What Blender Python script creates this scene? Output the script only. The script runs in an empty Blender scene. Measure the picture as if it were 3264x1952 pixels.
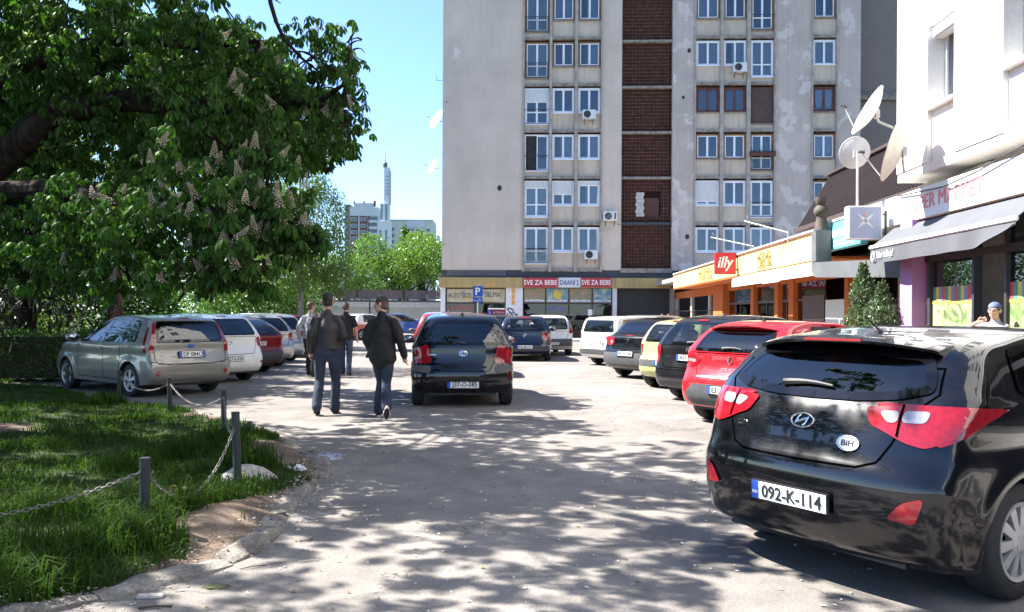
import bpy, bmesh, math, random
import numpy as np
from mathutils import Vector, Matrix
from mathutils.bvhtree import BVHTree
from mathutils.geometry import delaunay_2d_cdt

R = math.radians
scene = bpy.context.scene
col = scene.collection
random.seed(7)
NP = np.random.default_rng(11)

# ---------------------------------------------------------------- camera, sky, sun, exposure
FS, EYE, HY, CX = 2614.0, 1.536, 1000.0, 1632.0      # focal length, eye height, horizon row, centre column (photo pixels)
cam_d = bpy.data.cameras.new('camera')
cam = bpy.data.objects.new('camera', cam_d)
col.objects.link(cam)
cam.location = (0, 0, EYE)
ROLL = R(-0.33)                       # the camera was held very slightly off level
cam.rotation_mode = 'QUATERNION'
cam.rotation_quaternion = (Matrix.Rotation(ROLL, 3, 'Y') @ Matrix.Rotation(R(90), 3, 'X')).to_quaternion()
cam_d.sensor_width = 36.0
cam_d.lens = 36.0 * FS / 3264.0
cam_d.shift_y = (HY - 976.0) / 3264.0
cam_d.clip_start = 0.1
cam_d.clip_end = 4000
scene.camera = cam

SUN = Vector((-0.66, 0.17, 0.80)).normalized()
world = bpy.data.worlds.new('World')
scene.world = world
world.use_nodes = True
wn = world.node_tree
wn.nodes.clear()
w_out = wn.nodes.new('ShaderNodeOutputWorld')
w_bg = wn.nodes.new('ShaderNodeBackground')
sky = wn.nodes.new('ShaderNodeTexSky')
sky.sky_type = 'NISHITA'
sky.sun_disc = False
sky.sun_elevation = math.asin(SUN.z)
sky.sun_rotation = math.atan2(SUN.x, SUN.y)
sky.air_density = 0.75
sky.dust_density = 0.25
sky.ozone_density = 6.0
w_bg.inputs['Strength'].default_value = 0.095
wn.links.new(sky.outputs[0], w_bg.inputs['Color'])
wn.links.new(w_bg.outputs[0], w_out.inputs['Surface'])

sun_d = bpy.data.lights.new('sun', 'SUN')
sun_d.energy = 5.0
sun_d.angle = R(0.53)
sun_d.color = (1.0, 0.95, 0.88)
sun = bpy.data.objects.new('sun', sun_d)
col.objects.link(sun)
sun.rotation_euler = SUN.to_track_quat('Z', 'Y').to_euler()
sun.location = (-20, 5, 30)

scene.view_settings.view_transform = 'Standard'
scene.view_settings.look = 'None'
scene.view_settings.gamma = 1.0
scene.view_settings.use_curve_mapping = False
scene.view_settings.exposure = 2.15
scene.render.engine = 'CYCLES'
scene.cycles.use_denoising = True
scene.cycles.max_bounces = 7
scene.cycles.diffuse_bounces = 3
scene.cycles.glossy_bounces = 3
scene.cycles.transmission_bounces = 4
scene.cycles.transparent_max_bounces = 10
scene.cycles.caustics_reflective = False
scene.cycles.caustics_refractive = False
scene.cycles.sample_clamp_indirect = 6.0

# ---------------------------------------------------------------- photo pixel -> place
def level(px, py):
    a, b = px - CX, py - 976.0
    return CX + a * math.cos(ROLL) - b * math.sin(ROLL), 976.0 + a * math.sin(ROLL) + b * math.cos(ROLL)
def G(px, py, z=0.0):
    """the place on the ground (at height z) that a photo pixel looks at"""
    px, py = level(px, py)
    D = FS * (EYE - z) / (py - HY)
    return Vector(((px - CX) / FS * D, D, z))
def P(px, py, D):
    px, py = level(px, py)
    return Vector(((px - CX) / FS * D, D, EYE + (HY - py) / FS * D))

STREET = R(-2.43)                    # the street runs this much to the right of the view
SC, SS = math.cos(-STREET), math.sin(-STREET)
def S(x, y, z=0.0):
    """street coordinates (x across, y along) -> world"""
    return Vector((x * SC + y * SS, -x * SS + y * SC, z))
def across(px, ly):
    t = (px - CX) / FS
    return ly * (t * SC - SS) / (SC + t * SS)
def along(px, lx):
    t = (px - CX) / FS
    return lx * (SC + t * SS) / (t * SC - SS)
def height(py, lx, ly):
    D = -lx * SS + ly * SC
    py += math.sin(ROLL) * FS * (lx * SC + ly * SS) / D
    return EYE + (HY - py) / FS * D

WORK = bpy.data.scenes.new('work')            # a spare scene in which text and melted shapes are turned into meshes
def settle(o):
    WORK.collection.objects.link(o)
    vl = WORK.view_layers[0]; vl.update()
    dg = vl.depsgraph; dg.update()
    me = bpy.data.meshes.new_from_object(o.evaluated_get(dg))
    WORK.collection.objects.unlink(o)
    return me
# ---------------------------------------------------------------- things and parts
def tag(o, label=None, cat=None, group=None, kind=None):
    if label: o['label'] = label
    if cat: o['category'] = cat
    if group: o['group'] = group
    if kind: o['kind'] = kind
    return o
def thing(name, label, cat, loc=(0, 0, 0), rz=0.0, group=None):
    o = bpy.data.objects.new(name, None)
    o.empty_display_size = 0.2
    col.objects.link(o)
    o.location = loc
    o.rotation_euler = (0, 0, rz)
    return tag(o, label, cat, group)
def link(name, me, parent=None, loc=None, rot=None):
    o = bpy.data.objects.new(name, me)
    col.objects.link(o)
    if parent is not None: o.parent = parent
    if loc is not None: o.location = loc
    if rot is not None: o.rotation_euler = rot
    return o
def mesh(name, verts, faces, mats, smooth=False, idx=None):
    me = bpy.data.meshes.new(name)
    me.from_pydata([tuple(v) for v in verts], [], [tuple(f) for f in faces])
    if not isinstance(mats, (list, tuple)): mats = [mats]
    for m in mats: me.materials.append(m)
    if idx is not None: me.polygons.foreach_set('material_index', np.asarray(idx, dtype=np.int32))
    if smooth: me.polygons.foreach_set('use_smooth', np.ones(len(me.polygons), dtype=bool))
    me.update()
    return me
def np_mesh(name, V, Fq, mats, smooth=False, idx=None):
    """fast mesh from numpy arrays, all faces with the same corner count"""
    V = np.asarray(V, dtype=np.float32); Fq = np.asarray(Fq, dtype=np.int32)
    n = Fq.shape[1]
    me = bpy.data.meshes.new(name)
    me.vertices.add(len(V)); me.vertices.foreach_set('co', V.ravel())
    me.loops.add(Fq.size); me.loops.foreach_set('vertex_index', Fq.ravel())
    me.polygons.add(len(Fq))
    me.polygons.foreach_set('loop_start', np.arange(0, Fq.size, n, dtype=np.int32))
    me.polygons.foreach_set('loop_total', np.full(len(Fq), n, dtype=np.int32))
    if not isinstance(mats, (list, tuple)): mats = [mats]
    for m in mats: me.materials.append(m)
    if idx is not None: me.polygons.foreach_set('material_index', np.asarray(idx, dtype=np.int32))
    me.polygons.foreach_set('use_smooth', np.full(len(Fq), smooth, dtype=bool))
    me.update(calc_edges=True)
    return me

class MB:
    """collects simple shapes for ONE mesh"""
    def __init__(s): s.v = []; s.f = []
    def add(s, vs, fs):
        b = len(s.v); s.v += [Vector(v) for v in vs]; s.f += [tuple(i + b for i in f) for f in fs]; return s
    def box(s, x0, x1, y0, y1, z0, z1, bev=0.0):
        if bev <= 0:
            vs = [(x, y, z) for z in (z0, z1) for y in (y0, y1) for x in (x0, x1)]
            return s.add(vs, [(0, 2, 3, 1), (4, 5, 7, 6), (0, 1, 5, 4), (2, 6, 7, 3), (0, 4, 6, 2), (1, 3, 7, 5)])
        bm = bmesh.new()
        bmesh.ops.create_cube(bm, size=1)
        for v in bm.verts:
            v.co = Vector(((x0 + x1) / 2 + v.co.x * (x1 - x0), (y0 + y1) / 2 + v.co.y * (y1 - y0), (z0 + z1) / 2 + v.co.z * (z1 - z0)))
        bmesh.ops.bevel(bm, geom=bm.edges[:], offset=bev, segments=2, affect='EDGES')
        bm.verts.index_update()
        s.add([v.co.copy() for v in bm.verts], [[v.index for v in f.verts] for f in bm.faces])
        bm.free(); return s
    def obox(s, c, size, rot):
        M = Matrix.Translation(c) @ rot.to_4x4()
        h = [k / 2 for k in size]
        vs = [M @ Vector((x * h[0], y * h[1], z * h[2])) for z in (-1, 1) for y in (-1, 1) for x in (-1, 1)]
        return s.add(vs, [(0, 2, 3, 1), (4, 5, 7, 6), (0, 1, 5, 4), (2, 6, 7, 3), (0, 4, 6, 2), (1, 3, 7, 5)])
    def tube(s, path, rad, n=8, cap=True):
        path = [Vector(p) for p in path]
        m = len(path)
        rads = rad if isinstance(rad, (list, tuple)) else [rad] * m
        b = len(s.v)
        up = None
        for i, p in enumerate(path):
            t = (path[min(i + 1, m - 1)] - path[max(i - 1, 0)])
            t = t.normalized() if t.length > 1e-9 else Vector((0, 0, 1))
            if up is None:
                up = t.orthogonal().normalized()
            else:
                up = (up - t * up.dot(t)); up = up.normalized() if up.length > 1e-6 else t.orthogonal().normalized()
            q = t.cross(up)
            for k in range(n):
                a = 2 * math.pi * k / n
                s.v.append(p + (up * math.cos(a) + q * math.sin(a)) * rads[i])
        for i in range(m - 1):
            for k in range(n):
                a0 = b + i * n + k; a1 = b + i * n + (k + 1) % n
                s.f.append((a0, a1, a1 + n, a0 + n))
        if cap:
            s.f.append(tuple(b + k for k in reversed(range(n))))
            s.f.append(tuple(b + (m - 1) * n + k for k in range(n)))
        return s
    def lathe(s, prof, n=16, M=None, cap=True):
        """profile [(radius, z)] turned about z, then moved by M"""
        M = M or Matrix.Identity(4)
        b = len(s.v)
        for r, z in prof:
            for k in range(n):
                a = 2 * math.pi * k / n
                s.v.append(M @ Vector((r * math.cos(a), r * math.sin(a), z)))
        for i in range(len(prof) - 1):
            for k in range(n):
                a0 = b + i * n + k; a1 = b + i * n + (k + 1) % n
                s.f.append((a0, a1, a1 + n, a0 + n))
        if cap:
            s.f.append(tuple(b + k for k in reversed(range(n))))
            s.f.append(tuple(b + (len(prof) - 1) * n + k for k in range(n)))
        return s
    def prism(s, poly, d0, d1, axis='y'):
        """2-D polygon pushed along an axis: y -> (x,z), x -> (y,z), z -> (x,y)"""
        def pt(p, d):
            return {'y': (p[0], d, p[1]), 'x': (d, p[0], p[1]), 'z': (p[0], p[1], d)}[axis]
        n = len(poly)
        vs = [pt(p, d0) for p in poly] + [pt(p, d1) for p in poly]
        fs = [tuple(range(n)), tuple(reversed(range(n, 2 * n)))]
        for k in range(n): fs.append((k, k + n, (k + 1) % n + n, (k + 1) % n))
        return s.add(vs, fs)
    def build(s, name, mat, parent=None, off=None, smooth=False, loc=None, fix=False):
        vs = s.v
        if off is not None: vs = [v - Vector(off) for v in vs]
        me = mesh(name, vs, s.f, mat, smooth)
        if fix:
            bm = bmesh.new(); bm.from_mesh(me); bmesh.ops.recalc_face_normals(bm, faces=bm.faces[:]); bm.to_mesh(me); bm.free()
        if smooth:
            try: me.set_sharp_from_angle(angle=R(38))
            except Exception: pass
        return link(name, me, parent, loc)

def lettering(text, size, depth=0.004, width=None, shear=0.0, space=1.0, bold=0.0):
    """text as a mesh: returns (verts, faces) in its own plane x,y centred on the origin"""
    cu = bpy.data.curves.new('t', 'FONT')
    cu.body = text; cu.size = size; cu.extrude = depth / 2; cu.align_x = 'CENTER'; cu.align_y = 'CENTER'
    cu.shear = shear; cu.space_character = space; cu.offset = bold; cu.resolution_u = 2
    o = bpy.data.objects.new('t', cu)
    me = settle(o)
    vs = [v.co.copy() for v in me.vertices]; fs = [tuple(p.vertices) for p in me.polygons]
    bpy.data.objects.remove(o); bpy.data.curves.remove(cu); bpy.data.meshes.remove(me)
    if vs:
        x0 = min(v.x for v in vs); x1 = max(v.x for v in vs); y0 = min(v.y for v in vs); y1 = max(v.y for v in vs)
        k = (width / (x1 - x0)) if width else 1.0
        for v in vs: v.x = (v.x - (x0 + x1) / 2) * k; v.y -= (y0 + y1) / 2
    return vs, fs
def put_text(name, text, size, mat, parent, M, **kw):
    vs, fs = lettering(text, size, **kw)
    return link(name, mesh(name, [M @ v for v in vs], fs, mat), parent)
# text frame matrices: facing -y (towards the camera) and facing -x
def facing_my(x, y, z): return Matrix.Translation((x, y, z)) @ Matrix.Rotation(R(90), 4, 'X')
def facing_mx(x, y, z): return Matrix.Translation((x, y, z)) @ Matrix.Rotation(R(-90), 4, 'Z') @ Matrix.Rotation(R(90), 4, 'X')
# ---------------------------------------------------------------- materials
_M = {}
def _new(name):
    m = bpy.data.materials.new(name); m.use_nodes = True
    nt = m.node_tree; nt.nodes.clear()
    out = nt.nodes.new('ShaderNodeOutputMaterial')
    return m, nt, out
def _noise(nt, scale, detail=4, rough=0.6, coord='Object'):
    tc = nt.nodes.new('ShaderNodeTexCoord'); n = nt.nodes.new('ShaderNodeTexNoise')
    n.inputs['Scale'].default_value = scale; n.inputs['Detail'].default_value = detail; n.inputs['Roughness'].default_value = rough
    nt.links.new(tc.outputs[coord], n.inputs['Vector']); return n
def _ramp(nt, src, stops):
    r = nt.nodes.new('ShaderNodeValToRGB')
    el = r.color_ramp.elements
    while len(el) < len(stops): el.new(0.5)
    for e, (p, c) in zip(el, stops):
        e.position = p; e.color = (*c, 1) if len(c) == 3 else c
    nt.links.new(src, r.inputs['Fac']); return r
def _mix(nt, fac, a, b, mode='MIX'):
    m = nt.nodes.new('ShaderNodeMix'); m.data_type = 'RGBA'; m.blend_type = mode
    for s, v in ((m.inputs[0], fac), (m.inputs[6], a), (m.inputs[7], b)):
        if isinstance(v, (int, float)): s.default_value = v
        elif isinstance(v, tuple): s.default_value = (*v, 1) if len(v) == 3 else v
        else: nt.links.new(v, s)
    return m.outputs[2]
def _bump(nt, src, strength, dist=0.01):
    b = nt.nodes.new('ShaderNodeBump'); b.inputs['Strength'].default_value = strength; b.inputs['Distance'].default_value = dist
    nt.links.new(src, b.inputs['Height']); return b.outputs['Normal']
def plain(name, c, rough=0.6, metal=0.0, vary=0.12, scale=6.0, bump=0.0, coat=0.0, spec=0.5, emit=None):
    """a surface colour with soft uneven tone"""
    if name in _M: return _M[name]
    m, nt, out = _new(name)
    b = nt.nodes.new('ShaderNodeBsdfPrincipled')
    b.inputs['Roughness'].default_value = rough; b.inputs['Metallic'].default_value = metal
    b.inputs['Coat Weight'].default_value = coat; b.inputs['Coat Roughness'].default_value = 0.04
    b.inputs['Specular IOR Level'].default_value = spec
    n = _noise(nt, scale)
    lo = tuple(max(0, k * (1 - vary)) for k in c); hi = tuple(min(1, k * (1 + vary)) for k in c)
    r = _ramp(nt, n.outputs['Fac'], [(0.3, lo), (0.7, hi)])
    nt.links.new(r.outputs[0], b.inputs['Base Color'])
    if bump > 0:
        n2 = _noise(nt, scale * 9, 3); nt.links.new(_bump(nt, n2.outputs['Fac'], bump), b.inputs['Normal'])
    nt.links.new(b.outputs[0], out.inputs['Surface'])
    _M[name] = m; return m
def paint(name, c, metal=0.0, rough=0.28, flake=0.0, dirt=0.25):
    """car paint under clear coat with a little road dust"""
    if name in _M: return _M[name]
    m, nt, out = _new(name)
    b = nt.nodes.new('ShaderNodeBsdfPrincipled')
    n = _noise(nt, 3.0, 6, 0.65)
    r = _ramp(nt, n.outputs['Fac'], [(0.45, (0, 0, 0)), (0.8, (dirt, dirt, dirt))])
    nt.links.new(_mix(nt, r.outputs[0], c, (0.16, 0.14, 0.12)), b.inputs['Base Color'])
    rr = _ramp(nt, n.outputs['Fac'], [(0.4, (rough, rough, rough)), (0.8, (rough + 0.18,) * 3)])
    nt.links.new(rr.outputs[0], b.inputs['Roughness'])
    b.inputs['Metallic'].default_value = metal
    b.inputs['Specular IOR Level'].default_value = 0.15
    b.inputs['Coat Weight'].default_value = 1.0; b.inputs['Coat Roughness'].default_value = 0.02
    nt.links.new(b.outputs[0], out.inputs['Surface'])
    _M[name] = m; return m
def glass(name, tint=(0.35, 0.4, 0.42), ior=1.5, rough=0.0):
    """thin pane: tinted see-through with a mirror share that grows at grazing angles"""
    if name in _M: return _M[name]
    m, nt, out = _new(name)
    t = nt.nodes.new('ShaderNodeBsdfTransparent'); t.inputs['Color'].default_value = (*tint, 1)
    g = nt.nodes.new('ShaderNodeBsdfGlossy'); g.inputs['Roughness'].default_value = rough; g.inputs['Color'].default_value = (0.95, 0.97, 1, 1)
    fr = nt.nodes.new('ShaderNodeFresnel'); fr.inputs['IOR'].default_value = ior
    ge = nt.nodes.new('ShaderNodeNewGeometry'); mi = nt.nodes.new('ShaderNodeMix'); mi.inputs[2].default_value = ior; mi.inputs[3].default_value = 1 / ior
    nt.links.new(ge.outputs['Backfacing'], mi.inputs[0]); nt.links.new(mi.outputs[0], fr.inputs['IOR'])   # both sides of a thin pane mirror alike
    mx = nt.nodes.new('ShaderNodeMixShader')
    nt.links.new(fr.outputs[0], mx.inputs[0]); nt.links.new(t.outputs[0], mx.inputs[1]); nt.links.new(g.outputs[0], mx.inputs[2])
    nt.links.new(mx.outputs[0], out.inputs['Surface'])
    _M[name] = m; return m
def leafmat(name, c, c2, trans=0.45, gloss=0.12, rough=0.45):
    if name in _M: return _M[name]
    m, nt, out = _new(name)
    n = _noise(nt, 1.3, 3, coord='Object')
    n2 = _noise(nt, 9.0, 2, coord='Object')
    base = _mix(nt, n.outputs['Fac'], c, c2)
    base = _mix(nt, 0.35, base, _ramp(nt, n2.outputs['Fac'], [(0.3, tuple(k * 0.6 for k in c)), (0.7, tuple(min(1, k * 1.3) for k in c2))]).outputs[0])
    d = nt.nodes.new('ShaderNodeBsdfDiffuse'); nt.links.new(base, d.inputs['Color'])
    t = nt.nodes.new('ShaderNodeBsdfTranslucent')
    nt.links.new(_mix(nt, 1.0, base, (1.25, 1.5, 0.45), 'MULTIPLY'), t.inputs['Color'])
    g = nt.nodes.new('ShaderNodeBsdfGlossy'); g.inputs['Roughness'].default_value = rough
    m1 = nt.nodes.new('ShaderNodeMixShader'); m1.inputs[0].default_value = trans
    nt.links.new(d.outputs[0], m1.inputs[1]); nt.links.new(t.outputs[0], m1.inputs[2])
    m2 = nt.nodes.new('ShaderNodeMixShader')
    fr = nt.nodes.new('ShaderNodeFresnel'); fr.inputs['IOR'].default_value = 1.35
    mm = nt.nodes.new('ShaderNodeMath'); mm.operation = 'MULTIPLY'; mm.inputs[1].default_value = gloss * 8
    nt.links.new(fr.outputs[0], mm.inputs[0]); nt.links.new(mm.outputs[0], m2.inputs[0])
    nt.links.new(m1.outputs[0], m2.inputs[1]); nt.links.new(g.outputs[0], m2.inputs[2])
    nt.links.new(m2.outputs[0], out.inputs['Surface'])
    _M[name] = m; return m

def asphalt_mat():
    m, nt, out = _new('old_asphalt')
    b = nt.nodes.new('ShaderNodeBsdfPrincipled'); b.inputs['Roughness'].default_value = 0.92; b.inputs['Specular IOR Level'].default_value = 0.25
    big = _noise(nt, 0.35, 5, 0.6); mid = _noise(nt, 2.2, 6, 0.7); fine = _noise(nt, 55, 3, 0.8); grit = _noise(nt, 160, 2, 0.7)
    c = _ramp(nt, big.outputs['Fac'], [(0.3, (0.135, 0.122, 0.112)), (0.7, (0.235, 0.215, 0.196))]).outputs[0]
    c = _mix(nt, 0.6, c, _ramp(nt, mid.outputs['Fac'], [(0.3, (0.30, 0.30, 0.31)), (0.5, (0.5, 0.5, 0.5)), (0.72, (0.72, 0.70, 0.66))]).outputs[0], 'OVERLAY')
    c = _mix(nt, 0.55, c, _ramp(nt, fine.outputs['Fac'], [(0.32, (0.25, 0.25, 0.26)), (0.55, (0.5, 0.5, 0.5)), (0.78, (0.85, 0.84, 0.8))]).outputs[0], 'OVERLAY')
    # cracks and tar seams: thin lines of a stretched cell pattern
    tc = nt.nodes.new('ShaderNodeTexCoord'); vo = nt.nodes.new('ShaderNodeTexVoronoi'); vo.feature = 'DISTANCE_TO_EDGE'; vo.inputs['Scale'].default_value = 0.33
    wv = nt.nodes.new('ShaderNodeVectorMath'); wv.operation = 'ADD'
    nz = _noise(nt, 1.4, 5, 0.7); sc = nt.nodes.new('ShaderNodeVectorMath'); sc.operation = 'SCALE'; sc.inputs['Scale'].default_value = 1.1
    nt.links.new(nz.outputs['Color'], sc.inputs[0]); nt.links.new(tc.outputs['Object'], wv.inputs[0]); nt.links.new(sc.outputs[0], wv.inputs[1])
    nt.links.new(wv.outputs[0], vo.inputs['Vector'])
    cr = _ramp(nt, vo.outputs['Distance'], [(0.0, (1, 1, 1)), (0.008, (0, 0, 0))])
    brk = _ramp(nt, _noise(nt, 0.8, 2).outputs['Fac'], [(0.52, (0, 0, 0)), (0.6, (0.75, 0.75, 0.75))])
    fac = _mix(nt, 1.0, cr.outputs[0], brk.outputs[0], 'MULTIPLY')
    c = _mix(nt, fac, c, (0.05, 0.045, 0.04))
    nt.links.new(c, b.inputs['Base Color'])
    nt.links.new(_bump(nt, fine.outputs['Fac'], 0.55, 0.012), b.inputs['Normal'])
    nt.links.new(b.outputs[0], out.inputs['Surface']); return m
def soil_mat(name, a, c2, scale=2.0):
    m, nt, out = _new(name)
    b = nt.nodes.new('ShaderNodeBsdfPrincipled'); b.inputs['Roughness'].default_value = 0.95; b.inputs['Specular IOR Level'].default_value = 0.2
    n = _noise(nt, scale, 6, 0.7); f = _noise(nt, 45, 3, 0.7)
    c = _ramp(nt, n.outputs['Fac'], [(0.35, a), (0.65, c2)]).outputs[0]
    c = _mix(nt, 0.5, c, _ramp(nt, f.outputs['Fac'], [(0.3, (0.2, 0.2, 0.2)), (0.7, (0.8, 0.8, 0.8))]).outputs[0], 'OVERLAY')
    nt.links.new(c, b.inputs['Base Color']); nt.links.new(_bump(nt, f.outputs['Fac'], 0.7, 0.02), b.inputs['Normal'])
    nt.links.new(b.outputs[0], out.inputs['Surface']); return m
def plaster(name, c, patch, amount=0.62, scale=0.9, streak=0.25):
    """old render: blotches, flaked paler patches, rain streaks"""
    if name in _M: return _M[name]
    m, nt, out = _new(name)
    b = nt.nodes.new('ShaderNodeBsdfPrincipled'); b.inputs['Roughness'].default_value = 0.9; b.inputs['Specular IOR Level'].default_value = 0.25
    n = _noise(nt, 0.45, 5, 0.6); n2 = _noise(nt, scale, 7, 0.62); f = _noise(nt, 22, 4, 0.7)
    base = _ramp(nt, n.outputs['Fac'], [(0.3, tuple(k * 0.86 for k in c)), (0.7, tuple(k * 1.1 for k in c))]).outputs[0]
    fl = _ramp(nt, n2.outputs['Fac'], [(amount, (0, 0, 0)), (amount + 0.015, (1, 1, 1))]).outputs[0]
    base = _mix(nt, fl, base, patch)
    base = _mix(nt, 0.35, base, _ramp(nt, f.outputs['Fac'], [(0.3, (0.3, 0.3, 0.3)), (0.7, (0.7, 0.7, 0.7))]).outputs[0], 'OVERLAY')
    tc = nt.nodes.new('ShaderNodeTexCoord'); mp = nt.nodes.new('ShaderNodeMapping'); mp.inputs['Scale'].default_value = (5, 5, 0.35)
    s = nt.nodes.new('ShaderNodeTexNoise'); s.inputs['Scale'].default_value = 1.0; s.inputs['Detail'].default_value = 5
    nt.links.new(tc.outputs['Object'], mp.inputs['Vector']); nt.links.new(mp.outputs[0], s.inputs['Vector'])
    st = _ramp(nt, s.outputs['Fac'], [(0.45, (0, 0, 0)), (0.75, (streak, streak, streak))]).outputs[0]
    base = _mix(nt, st, base, tuple(k * 0.45 for k in c))
    nt.links.new(base, b.inputs['Base Color'])
    nt.links.new(_bump(nt, f.outputs['Fac'], 0.25, 0.01), b.inputs['Normal'])
    nt.links.new(b.outputs[0], out.inputs['Surface']); _M[name] = m; return m
def bark(name, a, c2):
    m, nt, out = _new(name)
    b = nt.nodes.new('ShaderNodeBsdfPrincipled'); b.inputs['Roughness'].default_value = 0.95; b.inputs['Specular IOR Level'].default_value = 0.08
    tc = nt.nodes.new('ShaderNodeTexCoord'); mp = nt.nodes.new('ShaderNodeMapping'); mp.inputs['Scale'].default_value = (14, 14, 3)
    s = nt.nodes.new('ShaderNodeTexNoise'); s.inputs['Scale'].default_value = 1.0; s.inputs['Detail'].default_value = 6
    nt.links.new(tc.outputs['Object'], mp.inputs['Vector']); nt.links.new(mp.outputs[0], s.inputs['Vector'])
    nt.links.new(_ramp(nt, s.outputs['Fac'], [(0.35, a), (0.7, c2)]).outputs[0], b.inputs['Base Color'])
    nt.links.new(_bump(nt, s.outputs['Fac'], 0.8, 0.03), b.inputs['Normal'])
    nt.links.new(b.outputs[0], out.inputs['Surface']); return m

ASPHALT = asphalt_mat()
SOIL = soil_mat('bare_soil', (0.085, 0.062, 0.046), (0.17, 0.13, 0.10))
LAWN = soil_mat('lawn_ground', (0.012, 0.024, 0.007), (0.04, 0.055, 0.02), 1.3)
KERB = soil_mat('pebbly_concrete', (0.10, 0.09, 0.08), (0.25, 0.23, 0.205), 5.0)
BARK = bark('dark_bark', (0.009, 0.007, 0.006), (0.034, 0.026, 0.021))
BIRCH = bark('birch_bark', (0.10, 0.09, 0.08), (0.42, 0.40, 0.37))
RUBBER = plain('rubber', (0.016, 0.016, 0.017), 0.75, vary=0.3, scale=20)
BLACKPL = plain('black_plastic', (0.022, 0.022, 0.024), 0.55, vary=0.25, scale=9)
GREYPL = plain('dark_grey_plastic', (0.060, 0.062, 0.066), 0.6, vary=0.2, scale=9)
GLOSSBLK = plain('gloss_black', (0.004, 0.004, 0.005), 0.03, vary=0.2, spec=0.5)
CHROME = plain('chrome', (0.72, 0.72, 0.74), 0.12, 1.0, vary=0.05)
ALLOY = plain('wheel_silver', (0.48, 0.47, 0.46), 0.42, 0.55, vary=0.15, scale=12)
REDLENS = plain('red_lens', (0.23, 0.006, 0.012), 0.12, vary=0.25, scale=30, coat=1.0)
CLEARLENS = plain('clear_lens', (0.30, 0.29, 0.31), 0.2, 0.3, vary=0.2, scale=40, coat=1.0)
AMBER = plain('amber_lens', (0.65, 0.22, 0.03), 0.15, vary=0.2, coat=1.0)
WHITE = plain('white_enamel', (0.78, 0.78, 0.76), 0.45, vary=0.06)
PLATEWHITE = plain('plate_white', (0.80, 0.80, 0.78), 0.4, vary=0.05)
PLATEBLUE = plain('plate_blue', (0.02, 0.08, 0.42), 0.4)
INK = plain('black_ink', (0.012, 0.012, 0.014), 0.5)
INTERIOR = plain('interior_cloth', (0.035, 0.035, 0.038), 0.9, vary=0.3)
INTERIORG = plain('interior_grey', (0.20, 0.20, 0.20), 0.9, vary=0.2)
SEAM = plain('panel_gap', (0.0008, 0.0008, 0.0008), 0.9, spec=0.0)
CARGLASS = glass('car_glass', (0.34, 0.38, 0.40))
CARGLASSD = glass('car_glass_dark', (0.08, 0.09, 0.10), 1.8)
CARGLASSC = glass('car_glass_clear', (0.62, 0.68, 0.68))
PANE = glass('window_pane', (0.62, 0.66, 0.70), 1.75)
SHOPPANE = glass('shop_pane', (0.45, 0.47, 0.48), 1.6)
MIRR = plain('mirror_dark', (.22, .23, .25), .08, 1.0, vary=.05)
# ---------------------------------------------------------------- cars
def spline(pts, step):
    Q = [Vector((p[0], p[1])) for p in pts]
    n = len(Q); out = []
    T = []
    for i in range(n):
        if i == 0: T.append((Q[1] - Q[0]).normalized())
        elif i == n - 1: T.append((Q[-1] - Q[-2]).normalized())
        else:
            a = (Q[i] - Q[i - 1]).normalized(); b = (Q[i + 1] - Q[i]).normalized()
            T.append((a + b) / 2)
    for i in range(n - 1):
        L = (Q[i + 1] - Q[i]).length
        m = max(2, int(L / step))
        for k in range(m):
            t = k / m
            h0 = 2 * t**3 - 3 * t**2 + 1; h1 = t**3 - 2 * t**2 + t; h2 = -2 * t**3 + 3 * t**2; h3 = t**3 - t**2
            out.append(Q[i] * h0 + T[i] * (h1 * L) + Q[i + 1] * h2 + T[i + 1] * (h3 * L))
    out.append(Q[-1]); return out
def resample(pts, n):
    d = [0.0]
    for a, b in zip(pts, pts[1:]): d.append(d[-1] + (b - a).length)
    out = []; j = 0
    for k in range(n + 1):
        t = d[-1] * k / n
        while j < len(d) - 2 and d[j + 1] < t: j += 1
        u = (t - d[j]) / max(1e-9, d[j + 1] - d[j]); out.append(pts[j].lerp(pts[j + 1], min(1, max(0, u))))
    return out
def inside(p, poly):
    x, y = p; c = False; n = len(poly)
    for i in range(n):
        x0, y0 = poly[i]; x1, y1 = poly[i - 1]
        if (y0 > y) != (y1 > y) and x < (x1 - x0) * (y - y0) / (y1 - y0) + x0: c = not c
    return c
def rounded(poly, r, n=4):
    out = []; N = len(poly)
    for i in range(N):
        p = Vector(poly[i]); a = Vector(poly[i - 1]); b = Vector(poly[(i + 1) % N])
        da = (a - p); db = (b - p); rr = min(r, da.length * 0.45, db.length * 0.45)
        s = p + da.normalized() * rr; e = p + db.normalized() * rr
        for k in range(n + 1):
            t = k / n; out.append(tuple(s * (1 - t)**2 + p * (2 * t * (1 - t)) + e * t * t))
    return out
def dense(poly, step, closed=True):
    out = []; N = len(poly)
    for i in range(N if closed else N - 1):
        a = Vector(poly[i]); b = Vector(poly[(i + 1) % N]); m = max(1, int((b - a).length / step))
        for k in range(m): out.append(tuple(a.lerp(b, k / m)))
    if not closed: out.append(tuple(poly[-1]))
    return out
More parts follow.
